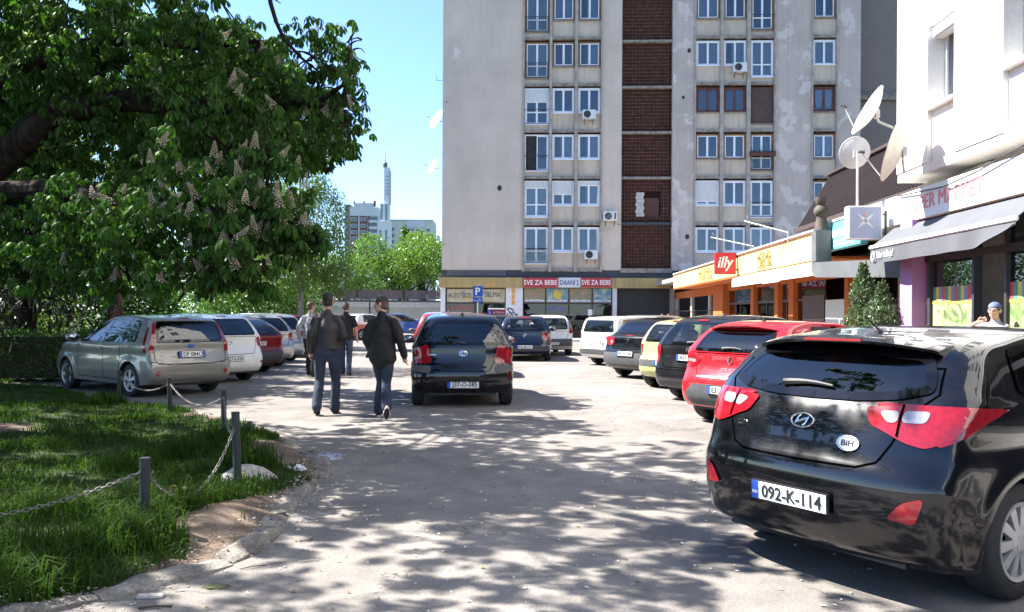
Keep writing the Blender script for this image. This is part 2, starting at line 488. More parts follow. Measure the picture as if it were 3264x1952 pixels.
def inset(poly, d):
    N = len(poly)
    A = sum(poly[i - 1][0] * poly[i][1] - poly[i][0] * poly[i - 1][1] for i in range(N))
    sg = 1 if A > 0 else -1
    out = []
    for i in range(N):
        a = Vector(poly[i - 1]); p = Vector(poly[i]); b = Vector(poly[(i + 1) % N])
        t1 = (p - a); t2 = (b - p)
        if t1.length < 1e-9: t1 = t2
        if t2.length < 1e-9: t2 = t1
        t1.normalize(); t2.normalize()
        n1 = Vector((-t1.y, t1.x)) * sg; n2 = Vector((-t2.y, t2.x)) * sg
        n = n1 + n2; n = n.normalized() if n.length > 1e-6 else n1
        k = 1 / max(0.5, n.dot(n1)); out.append(tuple(p + n * d * k))
    return out

_AX = {'rear': Vector((1, 0, 0)), 'front': Vector((-1, 0, 0)), 'left': Vector((0, -1, 0)), 'right': Vector((0, 1, 0)), 'top': Vector((0, 0, -1))}
class Skin:
    """the outer skin of one car; patches are laid on it by projection"""
    def __init__(s, V, F): s.V = V; s.F = F; s.b = BVHTree.FromPolygons(V, F); s.cuts = []
    def hit(s, axis, p, off):
        d = _AX[axis]
        o = {'rear': Vector((-4, p[0], p[1])), 'front': Vector((8, p[0], p[1])), 'left': Vector((p[0], 3, p[1])), 'right': Vector((p[0], -3, p[1])), 'top': Vector((p[0], p[1], 4))}[axis]
        h, n, i, _ = s.b.ray_cast(o, d)
        if h is None and axis in ('rear', 'front'):
            for k in range(40):
                o.y *= 0.975
                h, n, i, _ = s.b.ray_cast(o, d)
                if h is not None: break
        if h is None and axis in ('left', 'right'):
            for k in range(60):
                o.x += (1.2 - o.x) * 0.02
                h, n, i, _ = s.b.ray_cast(o, d)
                if h is not None: break
        if h is None:
            o2 = o + d * (3.3 if axis in ('rear',) else (4.7 if axis == 'front' else 2.2))
            h, n, i, _ = s.b.find_nearest(o2)
        if n.dot(d) > 0: n = -n
        return h + n * off
    def out(s, axis, V, F):
        """turn faces so that they look outwards"""
        d = _AX[axis]; t = 0.0
        for f in F: t += (V[f[1]] - V[f[0]]).cross(V[f[2]] - V[f[0]]).dot(d)
        return F if t < 0 else [tuple(reversed(f)) for f in F]
    fine = 1.0
    def patch(s, name, poly, axis, mat, parent, off=0.004, step=0.06):
        step *= s.fine; off += 0.003 if s.fine < 1 else 0
        bnd = dense(poly, step); n = len(bnd)
        xs = [p[0] for p in bnd]; ys = [p[1] for p in bnd]
        inn = []
        x = min(xs) + step
        sh = inset(bnd, step * 0.45)
        while x < max(xs):
            y = min(ys) + step
            while y < max(ys):
                if inside((x, y), sh): inn.append((x, y))
                y += step
            x += step
        pts = [Vector(p) for p in bnd + inn]
        v, e, f, *_ = delaunay_2d_cdt(pts, [], [list(range(n))], 1, 1e-5)
        top = [s.hit(axis, p, off) for p in v]
        return link(name, mesh(name, top, s.out(axis, top, f), mat, True), parent)
    def ring(s, name, poly, w, axis, mat, parent, off=0.006, step=0.05):
        step *= s.fine; off += 0.003 if s.fine < 1 else 0
        o = dense(poly, step); i = inset(o, w); n = len(o)
        V = [s.hit(axis, p, off) for p in o] + [s.hit(axis, p, off) for p in i]
        F = s.out(axis, V, [(k, (k + 1) % n, n + (k + 1) % n, n + k) for k in range(n)])
        return link(name, mesh(name, V, F, mat, True), parent)
    def strip(s, name, line, w, axis, mat, parent, off=0.0025, step=0.04, closed=False):
        L = [Vector(p) for p in dense(line, step, closed)]
        n = len(L); V = []
        for k in range(n):
            a = L[k - 1] if (k > 0 or closed) else L[k]; b = L[(k + 1) % n] if (k < n - 1 or closed) else L[k]
            t = (b - a).normalized(); q = Vector((-t.y, t.x)) * (w / 2)
            V += [s.hit(axis, L[k] + q, off), s.hit(axis, L[k] - q, off)]
        F = [(2 * k, 2 * k + 1, (2 * k + 3) % (2 * n), (2 * k + 2) % (2 * n)) for k in range(n if closed else n - 1)]
        return link(name, mesh(name, V, F, mat, True), parent)
    def cut(s, axis, poly): s.cuts.append((axis, poly))
    def remaining(s):
        keep = []
        for k, f in enumerate(s.F):
            c = (s.V[f[0]] + s.V[f[1]] + s.V[f[2]] + s.V[f[3]]) / 4
            n = (s.V[f[2]] - s.V[f[0]]).cross(s.V[f[3]] - s.V[f[1]])
            if n.length < 1e-12: keep.append(k); continue
            n.normalize(); dead = False
            for ax, poly in s.cuts:
                if ax in ('rear', 'front'):
                    if abs(n.x) < 0.2: continue
                    if (c.x > 1.0) == (ax == 'rear'): continue
                    q = (c.y, c.z)
                else:
                    if abs(n.y) < 0.3 or (c.y > 0) != (ax == 'left'): continue
                    q = (c.x, c.z)
                if inside(q, poly): dead = True; break
            if not dead: keep.append(k)
        return keep

_WHEEL = {}
def wheel_meshes(r, kind, rimmat):
    key = (round(r, 3), kind, rimmat.name)
    if key in _WHEEL: return _WHEEL[key]
    rot = Matrix.Rotation(R(-90), 4, 'X')      # axis z -> +y (outwards on the left side)
    w = 0.10; rr = r * 0.66
    t = MB()
    t.lathe([(rr, w * 0.75), (rr + 0.02, w * 0.98), (r - 0.035, w), (r - 0.012, w * 0.86), (r, w * 0.55), (r, -w * 0.55), (r - 0.012, -w * 0.86), (r - 0.035, -w), (rr, -w * 0.8)], 28, rot, cap=False)
    t.lathe([(rr, w * 0.15), (0.001, w * 0.15)], 28, rot, cap=False)
    tyre = mesh('wheel', t.v, t.f, RUBBER, True)
    tyre.set_sharp_from_angle(angle=R(45))
    m = MB()
    m.lathe([(rr - 0.022, w * 0.55), (rr - 0.018, w * 0.9), (rr + 0.004, w * 0.96), (rr + 0.008, w * 0.75)], 28, rot, cap=False)
    hub = 0.40 if kind == 'cap' else 0.26
    m.lathe([(rr * hub, w * 0.55), (rr * hub, w * 0.93), (rr * hub * 0.55, w * 1.02), (0.001, w * 1.02)], 20, rot, cap=False)
    N = {'cap': 10, 'five': 5, 'seven': 7, 'six': 6}[kind]
    for k in range(N):
        a = 2 * math.pi * (k + 0.5) / N
        w0, w1 = (0.042, 0.062) if kind == 'cap' else (0.05, 0.075)
        d = Vector((math.cos(a), math.sin(a), 0)); q = Vector((-d.y, d.x, 0))
        i0, i1 = rr * hub * 0.9, rr - 0.012
        z0, z1 = w * 0.93, w * 0.86
        P8 = [d * i0 - q * w0 / 2 + Vector((0, 0, z0)), d * i0 + q * w0 / 2 + Vector((0, 0, z0)), d * i1 + q * w1 / 2 + Vector((0, 0, z1)), d * i1 - q * w1 / 2 + Vector((0, 0, z1))]
        P8 += [p - Vector((0, 0, 0.03)) for p in P8]
        m.add([rot @ p for p in P8], [(0, 1, 2, 3), (0, 4, 5, 1), (1, 5, 6, 2), (2, 6, 7, 3), (3, 7, 4, 0)])
    for k in range(5):
        a = 2 * math.pi * k / 5
        m.lathe([(0.011, w * 0.9), (0.011, w * 1.06), (0.001, w * 1.07)], 6, rot @ Matrix.Translation((rr * 0.2 * math.cos(a), rr * 0.2 * math.sin(a), 0)), cap=False)
    rim = mesh('rim', m.v, m.f, rimmat, False)
    _WHEEL[key] = (tyre, rim); return tyre, rim

_SEAT = {}
def seat_mesh(kind, mat):
    if (kind, mat.name) in _SEAT: return _SEAT[(kind, mat.name)]
    m = MB()
    if kind == 'front':
        m.box(-0.26, 0.26, -0.24, 0.24, 0.36, 0.55, 0.05)
        rot = Matrix.Rotation(R(-18), 3, 'Y')
        b = MB(); b.box(-0.07, 0.07, -0.23, 0.23, 0.0, 0.60, 0.05); b.box(-0.05, 0.05, -0.13, 0.13, 0.63, 0.80, 0.045)
        m.add([rot @ v + Vector((-0.25, 0, 0.46)) for v in b.v], b.f)
    else:
        m.box(-0.22, 0.28, -0.60, 0.60, 0.36, 0.54, 0.05)
        rot = Matrix.Rotation(R(-22), 3, 'Y')
        b = MB(); b.box(-0.06, 0.06, -0.60, 0.60, 0.0, 0.52, 0.05)
        for y in (-0.38, 0.38): b.box(-0.045, 0.045, y - 0.13, y + 0.13, 0.53, 0.68, 0.04)
        m.add([rot @ v + Vector((-0.2, 0, 0.46)) for v in b.v], b.f)
    _SEAT[(kind, mat.name)] = mesh('seat', m.v, m.f, mat, True); return _SEAT[(kind, mat.name)]

def hatch(L, wb, ro, H, r, gb, gt, ws=1.45, cowl=(2.25, 0.98), nosez=0.74, bz=0.60, tz=None, bump=0.05, roofx=0.9, low=0.24):
    """side outline of a hatchback, rear bottom -> roof -> front bottom; x from the rear axle"""
    n = L - ro
    tz = tz or bz + 0.07
    return [(-ro + 0.12, low), (-ro + 0.02, low + 0.10), (-ro, low + 0.24), (-ro + 0.012, bz), (-ro + bump, tz),
            (gb[0] - 0.012, (tz + gb[1]) / 2), gb, gt, (gt[0] + 0.28, H - 0.018), (roofx, H), (ws, H - 0.045), cowl, ((cowl[0] + n) / 2 + 0.1, cowl[1] - 0.07),
            (n - 0.16, nosez), (n - 0.03, nosez - 0.14), (n, 0.48), (n - 0.03, 0.34), (n - 0.13, low)]

def car(name, label, pos, heading, sp, group=None):
    root = thing(name, label, 'car', pos, R(heading), group)
    pm = sp['paint']; W = sp['W']; wb = sp['wb']; ro = sp['ro']; r = sp['r']; H = sp['H']; L = sp['L']
    prof = sp['prof']; zbr, zbf = sp['belt']; tum = sp.get('tumble', 0.17); nose = L - ro
    step = sp.get('step', 0.06); Ra = r + sp.get('gap', 0.045)
    T = spline(prof, 0.03)
    zs = sp.get('sill', 0.22)
    be = math.asin(min(0.95, (r - zs) / Ra))
    def arc(cx):
        return [Vector((cx + Ra * math.cos(a), r + Ra * math.sin(a))) for a in [math.pi + be - (math.pi + 2 * be) * k / 24 for k in range(25)]]
    A1, A2 = arc(0), arc(wb)
    cr, crr, crf = sp.get('crown', 0.045), sp.get('rear_round', 0.13), 0.20
    B = [[T[0] + Vector((crr, 0)), A1[0]], A1, [A1[-1], A2[0]], A2, [A2[-1], T[-1] - Vector((crf, 0))]]
    imax = max(range(len(T)), key=lambda i: T[i].y)
    i1 = next(i for i in range(imax) if T[i].y >= zbr - 0.02)
    i2 = next(i for i in range(i1 + 1, len(T)) if T[i].x >= Ra + 0.25)
    i3 = next(i for i in range(i2 + 1, len(T)) if T[i].x >= wb - Ra - 0.25)
    i4 = next(i for i in range(i3 + 1, len(T)) if T[i].x >= min(wb + Ra + 0.12, nose - 0.10))
    TS = [T[:i1 + 1], T[i1:i2 + 1], T[i2:i3 + 1], T[i3:i4 + 1], T[i4:]]
    tc, bc = [], []
    for a, b in zip(TS, B):
        la = sum((q - p).length for p, q in zip(a, a[1:])); lb = sum((q - p).length for p, q in zip(b, b[1:]))
        n = max(6, int(max(la, lb) / step))
        ra, rb = resample(a, n), resample(b, n)
        if tc: ra, rb = ra[1:], rb[1:]
        tc += ra; bc += rb
    cr, crr, crf = sp.get('crown', 0.045), sp.get('rear_round', 0.13), 0.20
    tr, tf = sp.get('taper', 0.06), 0.13
    def Y(x, z):
        y = W / 2
        u = max(0.0, (-ro + 0.75 - x) / 0.75); y -= tr * u * u
        u = max(0.0, (x - (nose - 1.0)) / 1.0); y -= tf * u**2.2
        zb = zbr + (zbf - zbr) * min(1.2, max(-0.2, x / wb))
        if z > zb:
            k = (z - zb) / (H - zb); y -= 0.022 * min(1, (z - zb) / 0.05) + tum * k**1.25
        k = max(0.0, (0.50 - z) / 0.3); y -= 0.04 * k**1.5
        y -= 0.012 * math.exp(-((z - (zb - 0.20)) / 0.05)**2)
        for c in (0, wb):
            d = math.hypot(x - c, z - r); y += 0.016 * math.exp(-((d - Ra - 0.02) / 0.06)**2)
        return max(0.25, y)
    nt, ns, me_ = 9, sp.get('rows', 17), sp.get('square', 3.6)
    V = []; cols = len(tc)
    for i in range(cols):
        a = tc[max(0, i - 1)]; b = tc[min(cols - 1, i + 1)]
        t = (b - a).normalized(); n = Vector((t.y, -t.x))    # inwards
        k_ = min(1, max(0, (0.52 - tc[i].y) / 0.16))
        if k_ > 0: n = (n * (1 - k_) + Vector((1 if tc[i].x < 1 else -1, 0)) * k_).normalized()
        ox, oz = -n.x, -n.y
        c = cr * abs(oz) + crr * max(0, -ox) + crf * max(0, ox)
        E = tc[i] + n * c; ye = Y(E.x, E.y)
        half = []
        for j in range(nt + 1):
            th = math.pi / 2 * j / nt
            s_ = math.sin(th)**(2 / me_); u = math.cos(th)**(2 / me_) if j < nt else 0.0
            p = tc[i] + n * (c * (1 - u)); half.append(Vector((p.x, ye * s_, p.y)))
        for j in range(1, ns + 1):
            p = E.lerp(bc[i], j / ns); half.append(Vector((p.x, Y(p.x, p.y), p.y)))
        q = half[-1]; half.append(Vector((q.x, q.y - 0.02, q.z + 0.004))); lipd = 0.24 if (math.hypot(q.x, q.z - r) < Ra + 0.01 or math.hypot(q.x - wb, q.z - r) < Ra + 0.01) else 0.05; half.append(Vector((q.x, max(0.2, q.y - lipd), q.z + 0.012)))
        rows = [h for h in reversed(half)] + [Vector((h.x, -h.y, h.z)) for h in half[1:]]
        V += rows
    nr = len(rows)
    F = []
    for i in range(cols - 1):
        for j in range(nr - 1):
            F.append((i * nr + j, i * nr + j + 1, (i + 1) * nr + j + 1, (i + 1) * nr + j))
    sk = Skin(V, F)
    if sp.get('near'): sk.fine = 0.5
    # --- side windows, along the belt line and under the roof line
    def ztop(x):
        best = 0
        for p, q in zip(tc, tc[1:]):
            if (p.x <= x <= q.x): best = max(best, p.y + (q.y - p.y) * (x - p.x) / max(1e-6, q.x - p.x))
        return best
    def zb(x): return zbr + (zbf - zbr) * x / wb
    GL = sp.get('glass', CARGLASS)
    xa, xt0, xt1, xf = sp['side']            # rear bottom, rear top, front top, front bottom
    top = [(xt0 + (xt1 - xt0) * k / 6, ztop(xt0 + (xt1 - xt0) * k / 6) - sp.get('rail', 0.085)) for k in range(7)]
    sw = [(xa, zb(xa) + 0.035 + sp.get('kick', 0))] + top + [(xf, zb(xf) + 0.03)] + [(xa + (xf - xa) * k / 4, zb(xa + (xf - xa) * k / 4) + 0.03 + (sp.get('kick', 0) * (1 - k / 4)**2)) for k in (3, 2, 1)]
    sw = rounded(sw, 0.05, 3)
    for side in ('left', 'right'):
        g = sk.patch('side_window', sw, side, GL, root)
        sk.ring('window_trim', sw, 0.032, side, GLOSSBLK, g)
        for px in sp.get('pillars', (1.0,)):
            zt = ztop(px) - 0.07
            sk.patch('pillar_trim', [(px - 0.05, zb(px) + 0.03), (px + 0.05, zb(px) + 0.03), (px + 0.02, zt), (px - 0.07, zt)], side, GLOSSBLK, g, 0.007, 0.08)
        sk.cut(side, inset(sw, 0.02))
    # --- windscreen and rear window
    def zr(z): return z
    z0, z1, y0, y1 = sp['rearwin']
    if 'rearpoly' in sp: rw = rounded(sp['rearpoly'] + [(-y, z) for y, z in reversed(sp['rearpoly'])], 0.06, 4)
    else: rw = rounded([(y0, z0), (y1, z1), (-y1, z1), (-y0, z0)], 0.07, 4)
    g = sk.patch('rear_window', rw, 'rear', sp.get('rearglass', GL), root)
    sk.ring('window_trim', rw, 0.045, 'rear', GLOSSBLK, g)
    sk.cut('rear', inset(rw, 0.025))
    wsz0 = ztop(prof[11][0]) + 0.03
    wp = rounded([(W / 2 - 0.19, wsz0), (W / 2 - 0.30, H - 0.10), (-W / 2 + 0.30, H - 0.10), (-W / 2 + 0.19, wsz0)], 0.06, 3)
    g = sk.patch('windscreen', wp, 'front', CARGLASSC, root)
    sk.ring('window_trim', wp, 0.04, 'front', GLOSSBLK, g)
    sk.cut('front', inset(wp, 0.02))
    # --- body itself
    keep = sk.remaining()
    idx = []
    for k in keep:
        f = F[k]; j = k % (nr - 1)
        lip = j < 2 or j >= nr - 3
        idx.append(1 if lip else 0)
    body = np_mesh('body', [tuple(v) for v in V], [F[k] for k in keep], [pm, BLACKPL], True, idx)
    body.set_sharp_from_angle(angle=R(50))
    body = link('body', body, root)
    u = MB(); u.box(-ro + 0.18, nose - 0.25, -W / 2 + 0.30, W / 2 - 0.30, zs - 0.02, zs + 0.14)
    u.box(-ro + 0.30, wb - 0.5, -W / 2 + 0.34, W / 2 - 0.34, zs + 0.15, zbr - 0.22)
    u.box(-ro + 0.24, -ro + 0.40, -W / 2 + 0.42, W / 2 - 0.42, zs + 0.02, zs + 0.2)
    u.build('underbody', BLACKPL, root)
    # --- cabin
    im = sp.get('cabin', INTERIOR)
    link('rear_seat', seat_mesh('rear', im), root, (0.30, 0, zbr - 0.86 + 0.06))
    for y in (-0.36, 0.36):
        link('front_seat', seat_mesh('front', im), root, (sp.get('seatx', 1.22), y, zbr - 0.86 + 0.06))
    d = MB(); d.box(prof[11][0] - 0.55, prof[11][0] + 0.1, -W / 2 + 0.24, W / 2 - 0.24, 0.5, zbf - 0.06, 0.06); d.build('dashboard', im, root, smooth=True)
    st = MB(); c = Vector((prof[11][0] - 0.72, 0.36, zbf - 0.05))
    st.tube([c + Vector((math.sin(a) * 0.08, math.cos(a) * 0.18, math.sin(a) * 0.16)) for a in [2 * math.pi * k / 16 for k in range(17)]], 0.015, 5, False)
    st.build('steering_wheel', BLACKPL, root)
    # --- wheels
    ty, ri = wheel_meshes(r, sp.get('rim', 'five'), sp.get('rimmat', ALLOY))
    tk = W / 2 - 0.115
    for x in (0, wb):
        for s_ in (1, -1):
            w_ = link('wheel', ty, root, (x, s_ * tk, r), (0, R(random.uniform(0, 70)), 0 if s_ > 0 else math.pi))
            link('rim', ri, w_)
    # --- lights
    for pts, m_, nm in sp['lights']:
        for s_ in (1, -1):
            q = [(s_ * y, z) for y, z in pts]
            sk.patch(nm, rounded(q, sp.get('lround', 0.03), 3), 'rear', m_, root, 0.008 if m_ is REDLENS else 0.011, 0.05)
    for pts, m_, nm in sp.get('sidelights', []):
        for side in ('left', 'right'):
            sk.patch(nm, rounded(pts, 0.02, 3), side, m_, root, 0.0075, 0.05)
    hl = [(W / 2 - 0.10, nosez_ := sp.get('headz', 0.66)), (W / 2 - 0.14, nosez_ + 0.13), (W / 2 - 0.46, nosez_ + 0.06), (W / 2 - 0.42, nosez_ - 0.02)]
    for s_ in (1, -1): sk.patch('headlight', rounded([(s_ * y, z) for y, z in hl], 0.03, 3), 'front', CLEARLENS, root, 0.008)
    sk.patch('grille', rounded([(0.42, 0.34), (0.46, 0.50), (-0.46, 0.50), (-0.42, 0.34)], 0.04, 3), 'front', BLACKPL, root, 0.006)
    # --- gaps round the tailgate, bumper and doors
    if 'gate' in sp:
        gp = sp['gate']
        sk.strip('panel_gap', gp + [(-y, z) for y, z in reversed(gp)], 0.011, 'rear', SEAM, root)
    bl = sp.get('bumperline')
    if bl: sk.strip('panel_gap', [(-W / 2 + 0.02, bl[0])] + [(-W / 4, bl[1]), (0, bl[1]), (W / 4, bl[1])] + [(W / 2 - 0.02, bl[0])], 0.010, 'rear', SEAM, root)
    for pts, m_, nm in sp.get('trim', []):
        sk.patch(nm, rounded(pts, 0.025, 3), 'rear', m_, root, 0.006, 0.07)
    for side in ('left', 'right'):
        for dx in sp.get('doors', ((0.62, 1.1),)):
            pass
        dl = sp.get('doorlines', (1.0, 2.05))
        for x in dl:
            sk.strip('panel_gap', [(x, zb(x) + 0.01), (x + 0.02, 0.6), (x - 0.01, 0.30)], 0.011, side, SEAM, root)
        sk.strip('panel_gap', [(dl[0], 0.30), (dl[-1], 0.30)], 0.011, side, SEAM, root)
        s_ = 1 if side == 'left' else -1
        for x in [q + 0.14 for q in dl[:-1]]:
            hz = zb(x) - 0.10; hp = sk.hit(side, (x, hz), 0.012)
            m = MB(); m.box(hp.x - 0.08, hp.x + 0.08, hp.y - 0.02, hp.y + 0.012 if s_ > 0 else hp.y + 0.02, hz - 0.016, hz + 0.016, 0.01)
            m.build('door_handle', sp.get('handlemat', pm), root, smooth=True)
        mx = sp['side'][3] - 0.10; mz = zb(mx) + 0.10; hp = sk.hit(side, (mx, mz - 0.06), 0.0)
        m = MB(); bx = Matrix.Diagonal((0.085, 0.125, 0.085, 1))
        prof_m = [(0.001, -1), (0.55, -0.92), (0.9, -0.6), (1.0, 0), (0.9, 0.6), (0.55, 0.92), (0.001, 1)]
        m.lathe(prof_m, 14, Matrix.Translation((mx, hp.y + s_ * 0.15, mz)) @ bx @ Matrix.Rotation(R(90), 4, 'X'), cap=False)
        m.box(mx - 0.03, mx + 0.03, min(hp.y - s_ * 0.02, hp.y + s_ * 0.09), max(hp.y - s_ * 0.02, hp.y + s_ * 0.09), mz - 0.07, mz - 0.03)
        mo = m.build('door_mirror', sp.get('mirrormat', pm), root, smooth=True)
        g = MB(); g.lathe([(1, 0), (0.001, 0.02)], 14, Matrix.Translation((mx - 0.078, hp.y + s_ * 0.15, mz)) @ Matrix.Diagonal((1, 0.095, 0.062, 1)) @ Matrix.Rotation(R(-90), 4, 'Y'), cap=False)
        g.build('mirror_glass', MIRR, mo)
    # --- number plate
    pl = sp.get('plate')
    if pl:
        txt, pz = pl[0], pl[1]; py = pl[2] if len(pl) > 2 else 0.0
        c = sk.hit('rear', (py, pz), 0.012); c2 = sk.hit('rear', (py, pz + 0.05), 0.012); c1 = sk.hit('rear', (py, pz - 0.05), 0.012)
        ang = math.atan2(c2.x - c1.x, 0.10)
        x0 = min(c.x, c1.x, c2.x)
        M = Matrix.Translation((x0 - 0.004, py, pz)) @ Matrix.Rotation(ang * 0.6, 4, 'Y')
        m = MB(); m.box(-0.006, 0.012, -0.265, 0.265, -0.060, 0.060, 0.005)
        p_ = mesh('plate', [M @ v for v in m.v], m.f, INK); p_ = link('number_plate', p_, root)
        m = MB(); m.box(-0.010, -0.004, -0.252, 0.252, -0.050, 0.050)
        link('plate_face', mesh('plate_face', [M @ v for v in m.v], m.f, PLATEWHITE), p_)
        m = MB(); m.box(-0.012, -0.005, 0.205, 0.255, -0.052, 0.052)
        link('plate_band', mesh('plate_band', [M @ v for v in m.v], m.f, PLATEBLUE), p_)
        if sp.get('plateband2'):
            m = MB(); m.box(-0.012, -0.005, -0.255, -0.205, -0.052, 0.052)
            link('plate_band', mesh('plate_band', [M @ v for v in m.v], m.f, PLATEBLUE), p_)
        Mt = M @ Matrix.Translation((-0.0125, -0.022, 0)) @ Matrix.Rotation(R(-90), 4, 'Z') @ Matrix.Rotation(R(90), 4, 'X')
        put_text('plate_lettering', txt, 0.105, INK, p_, Mt, depth=0.004, width=0.405, bold=0.0015)
        if sp.get('near'):
            Mt = M @ Matrix.Translation((-0.0135, 0.230, -0.012)) @ Matrix.Rotation(R(-90), 4, 'Z') @ Matrix.Rotation(R(90), 4, 'X')
            put_text('plate_lettering', 'BIH', 0.026, PLATEWHITE, p_, Mt, depth=0.002)
    # --- emblem, wiper, brake light, aerial, spoiler
    if 'emblem' in sp:
        ez, kind = sp['emblem']
        c = sk.hit('rear', (0, ez), 0.008); cu = sk.hit('rear', (0, ez + 0.04), 0.008); cd = sk.hit('rear', (0, ez - 0.04), 0.008)
        zz = (cu - cd).normalized(); xx = Vector((0, -1, 0)); M = Matrix((xx.to_4d(), zz.to_4d(), xx.cross(zz).to_4d(), Vector((0, 0, 0, 1)))).transposed()
        for k in range(3): M[3][k] = 0
        M[0][3], M[1][3], M[2][3] = c.x, c.y, c.z
        m = MB()
        def loop(rx, ry, rad=0.006, cx=0, cy=0, rot=0, a0=0, a1=360, n=22):
            pts = []
            for k in range(n + 1):
                a = R(a0 + (a1 - a0) * k / n); q = Vector((rx * math.cos(a), ry * math.sin(a), 0))
                q = Vector((q.x * math.cos(rot) - q.y * math.sin(rot) + cx, q.x * math.sin(rot) + q.y * math.cos(rot) + cy, 0)); pts.append(M @ q)
            m.tube(pts, rad, 6)
        if kind == 'oval':       # two ovals inside a larger oval
            loop(0.062, 0.043); loop(0.022, 0.041, 0.005); loop(0.044, 0.016, 0.005, 0, 0.018)
        elif kind == 'slant':    # slanted letter in an oval
            loop(0.075, 0.042, 0.006)
            m.tube([M @ Vector(q) for q in ((-0.040, -0.022, 0), (-0.026, 0.020, 0), (-0.012, 0.030, 0))], 0.007, 6)
            m.tube([M @ Vector(q) for q in ((0.040, 0.022, 0), (0.026, -0.020, 0), (0.012, -0.030, 0))], 0.007, 6)
            m.tube([M @ Vector(q) for q in ((-0.03, -0.012, 0), (0, 0.0, 0), (0.03, 0.012, 0))], 0.007, 6)
        elif kind == 'diamond':
            m.tube([M @ Vector(q) for q in ((0, 0.062, 0), (0.038, 0, 0), (0, -0.062, 0), (-0.038, 0, 0), (0, 0.062, 0))], 0.010, 6)
        elif kind == 'round':
            loop(0.050, 0.050, 0.006); m.tube([M @ Vector(q) for q in ((-0.03, 0.025, 0), (-0.012, -0.03, 0), (0, 0.0, 0), (0.012, -0.03, 0), (0.03, 0.025, 0))], 0.005, 6)
        elif kind == 'bar':
            m2 = MB(); m2.box(-0.06, 0.06, -0.026, 0.026, -0.004, 0.006, 0.003); m.add([M @ v for v in m2.v], m2.f); loop(0.062, 0.03, 0.006)
        m.build('emblem', CHROME if kind != 'bar' else PLATEBLUE, root, smooth=True)
    if 'wiper' in sp:
        y0_, y1_, wz = sp['wiper']
        pts = [sk.hit('rear', (y0_ + (y1_ - y0_) * k / 6, wz + 0.012 * math.sin(math.pi * k / 6)), 0.022) for k in range(7)]
        m = MB(); m.tube(pts, [0.022, 0.020, 0.017, 0.014, 0.012, 0.010, 0.008], 6); m.build('rear_wiper', BLACKPL, root, smooth=True)
    if 'brake' in sp:
        bz_, bw = sp['brake']
        sk.patch('brake_light', [(bw, bz_ - 0.012), (bw, bz_ + 0.012), (-bw, bz_ + 0.012), (-bw, bz_ - 0.012)], 'rear', REDLENS, root, 0.012)
    if 'spoiler' in sp:
        sx, sz, sl, sw_ = sp['spoiler']
        m = MB(); n = 14
        for k in range(n + 1):
            y = -sw_ + 2 * sw_ * k / n; e = abs(y) / sw_
            dz = -0.05 * e**3; dx = 0.10 * e**4
            sec = [(sx + 0.10, sz + 0.028), (sx - sl * 0.5 + dx, sz + 0.018), (sx - sl + dx, sz - 0.002), (sx - sl + 0.01 + dx, sz - 0.020), (sx + 0.04, sz - 0.040)]
            for q in sec: m.v.append(Vector((q[0], y, q[1] + dz)))
        for k in range(n):
            for j in range(5): m.f.append((k * 5 + j, k * 5 + (j + 1) % 5, (k + 1) * 5 + (j + 1) % 5, (k + 1) * 5 + j))
        m.f += [(4, 3, 2, 1, 0), tuple(n * 5 + j for j in range(5))]
        so = m.build('roof_spoiler', pm, root, smooth=True, fix=True)
        if sp.get('spoilerlight'):
            b = MB(); bw = sp['spoilerlight']; b.box(sx - sl + 0.0, sx - sl + 0.03, -bw, bw, sz - 0.013, sz + 0.005, 0.004)
            b.build('brake_light', REDLENS, so)
    if 'aerial' in sp:
        ax_, al, tilt = sp['aerial']
        zt = ztop(ax_)
        m = MB(); m.lathe([(0.03, -0.01), (0.026, 0.015), (0.012, 0.03), (0.001, 0.032)], 10, Matrix.Translation((ax_, 0, zt)), cap=False)
        m.tube([(ax_, 0, zt + 0.02), (ax_ - al * math.sin(R(tilt)), 0, zt + 0.02 + al * math.cos(R(tilt)))], [0.006, 0.003], 6)
        m.build('roof_aerial', BLACKPL, root)
    root['_h'] = 0
    del root['_h']
    return root, sk
# ---------------------------------------------------------------- the ground
def poly_sheet(name, pts, z, mat, kind='structure', step=None):
    me = bpy.data.meshes.new(name)
    v, e, f, *_ = delaunay_2d_cdt([Vector(p) for p in pts], [], [list(range(len(pts)))], 1, 1e-6)
    me.from_pydata([(p.x, p.y, z) for p in v], [], f); me.materials.append(mat); me.update()
    bm = bmesh.new(); bm.from_mesh(me)
    for fc in bm.faces:
        if fc.normal.z < 0: fc.normal_flip()
    bm.to_mesh(me); bm.free()
    o = link(name, me); o['kind'] = kind; return o
big = [(1800 * math.cos(2 * math.pi * k / 48), 1800 * math.sin(2 * math.pi * k / 48)) for k in range(48)]
poly_sheet('ground', big, -0.03, soil_mat('distant_ground', (0.05, 0.07, 0.03), (0.10, 0.11, 0.06), 0.1))
poly_sheet('road', [(-20, -30), (40, -30), (40, 64), (-22, 64)], 0.0, ASPHALT)
poly_sheet('park_lawn', [(-21.9, 17.4), (-10.6, 18.6), (-9.4, 24), (-10.6, 31), (-11.4, 40), (-13.5, 63.8), (-60, 75), (-60, 10)], 0.06, LAWN)

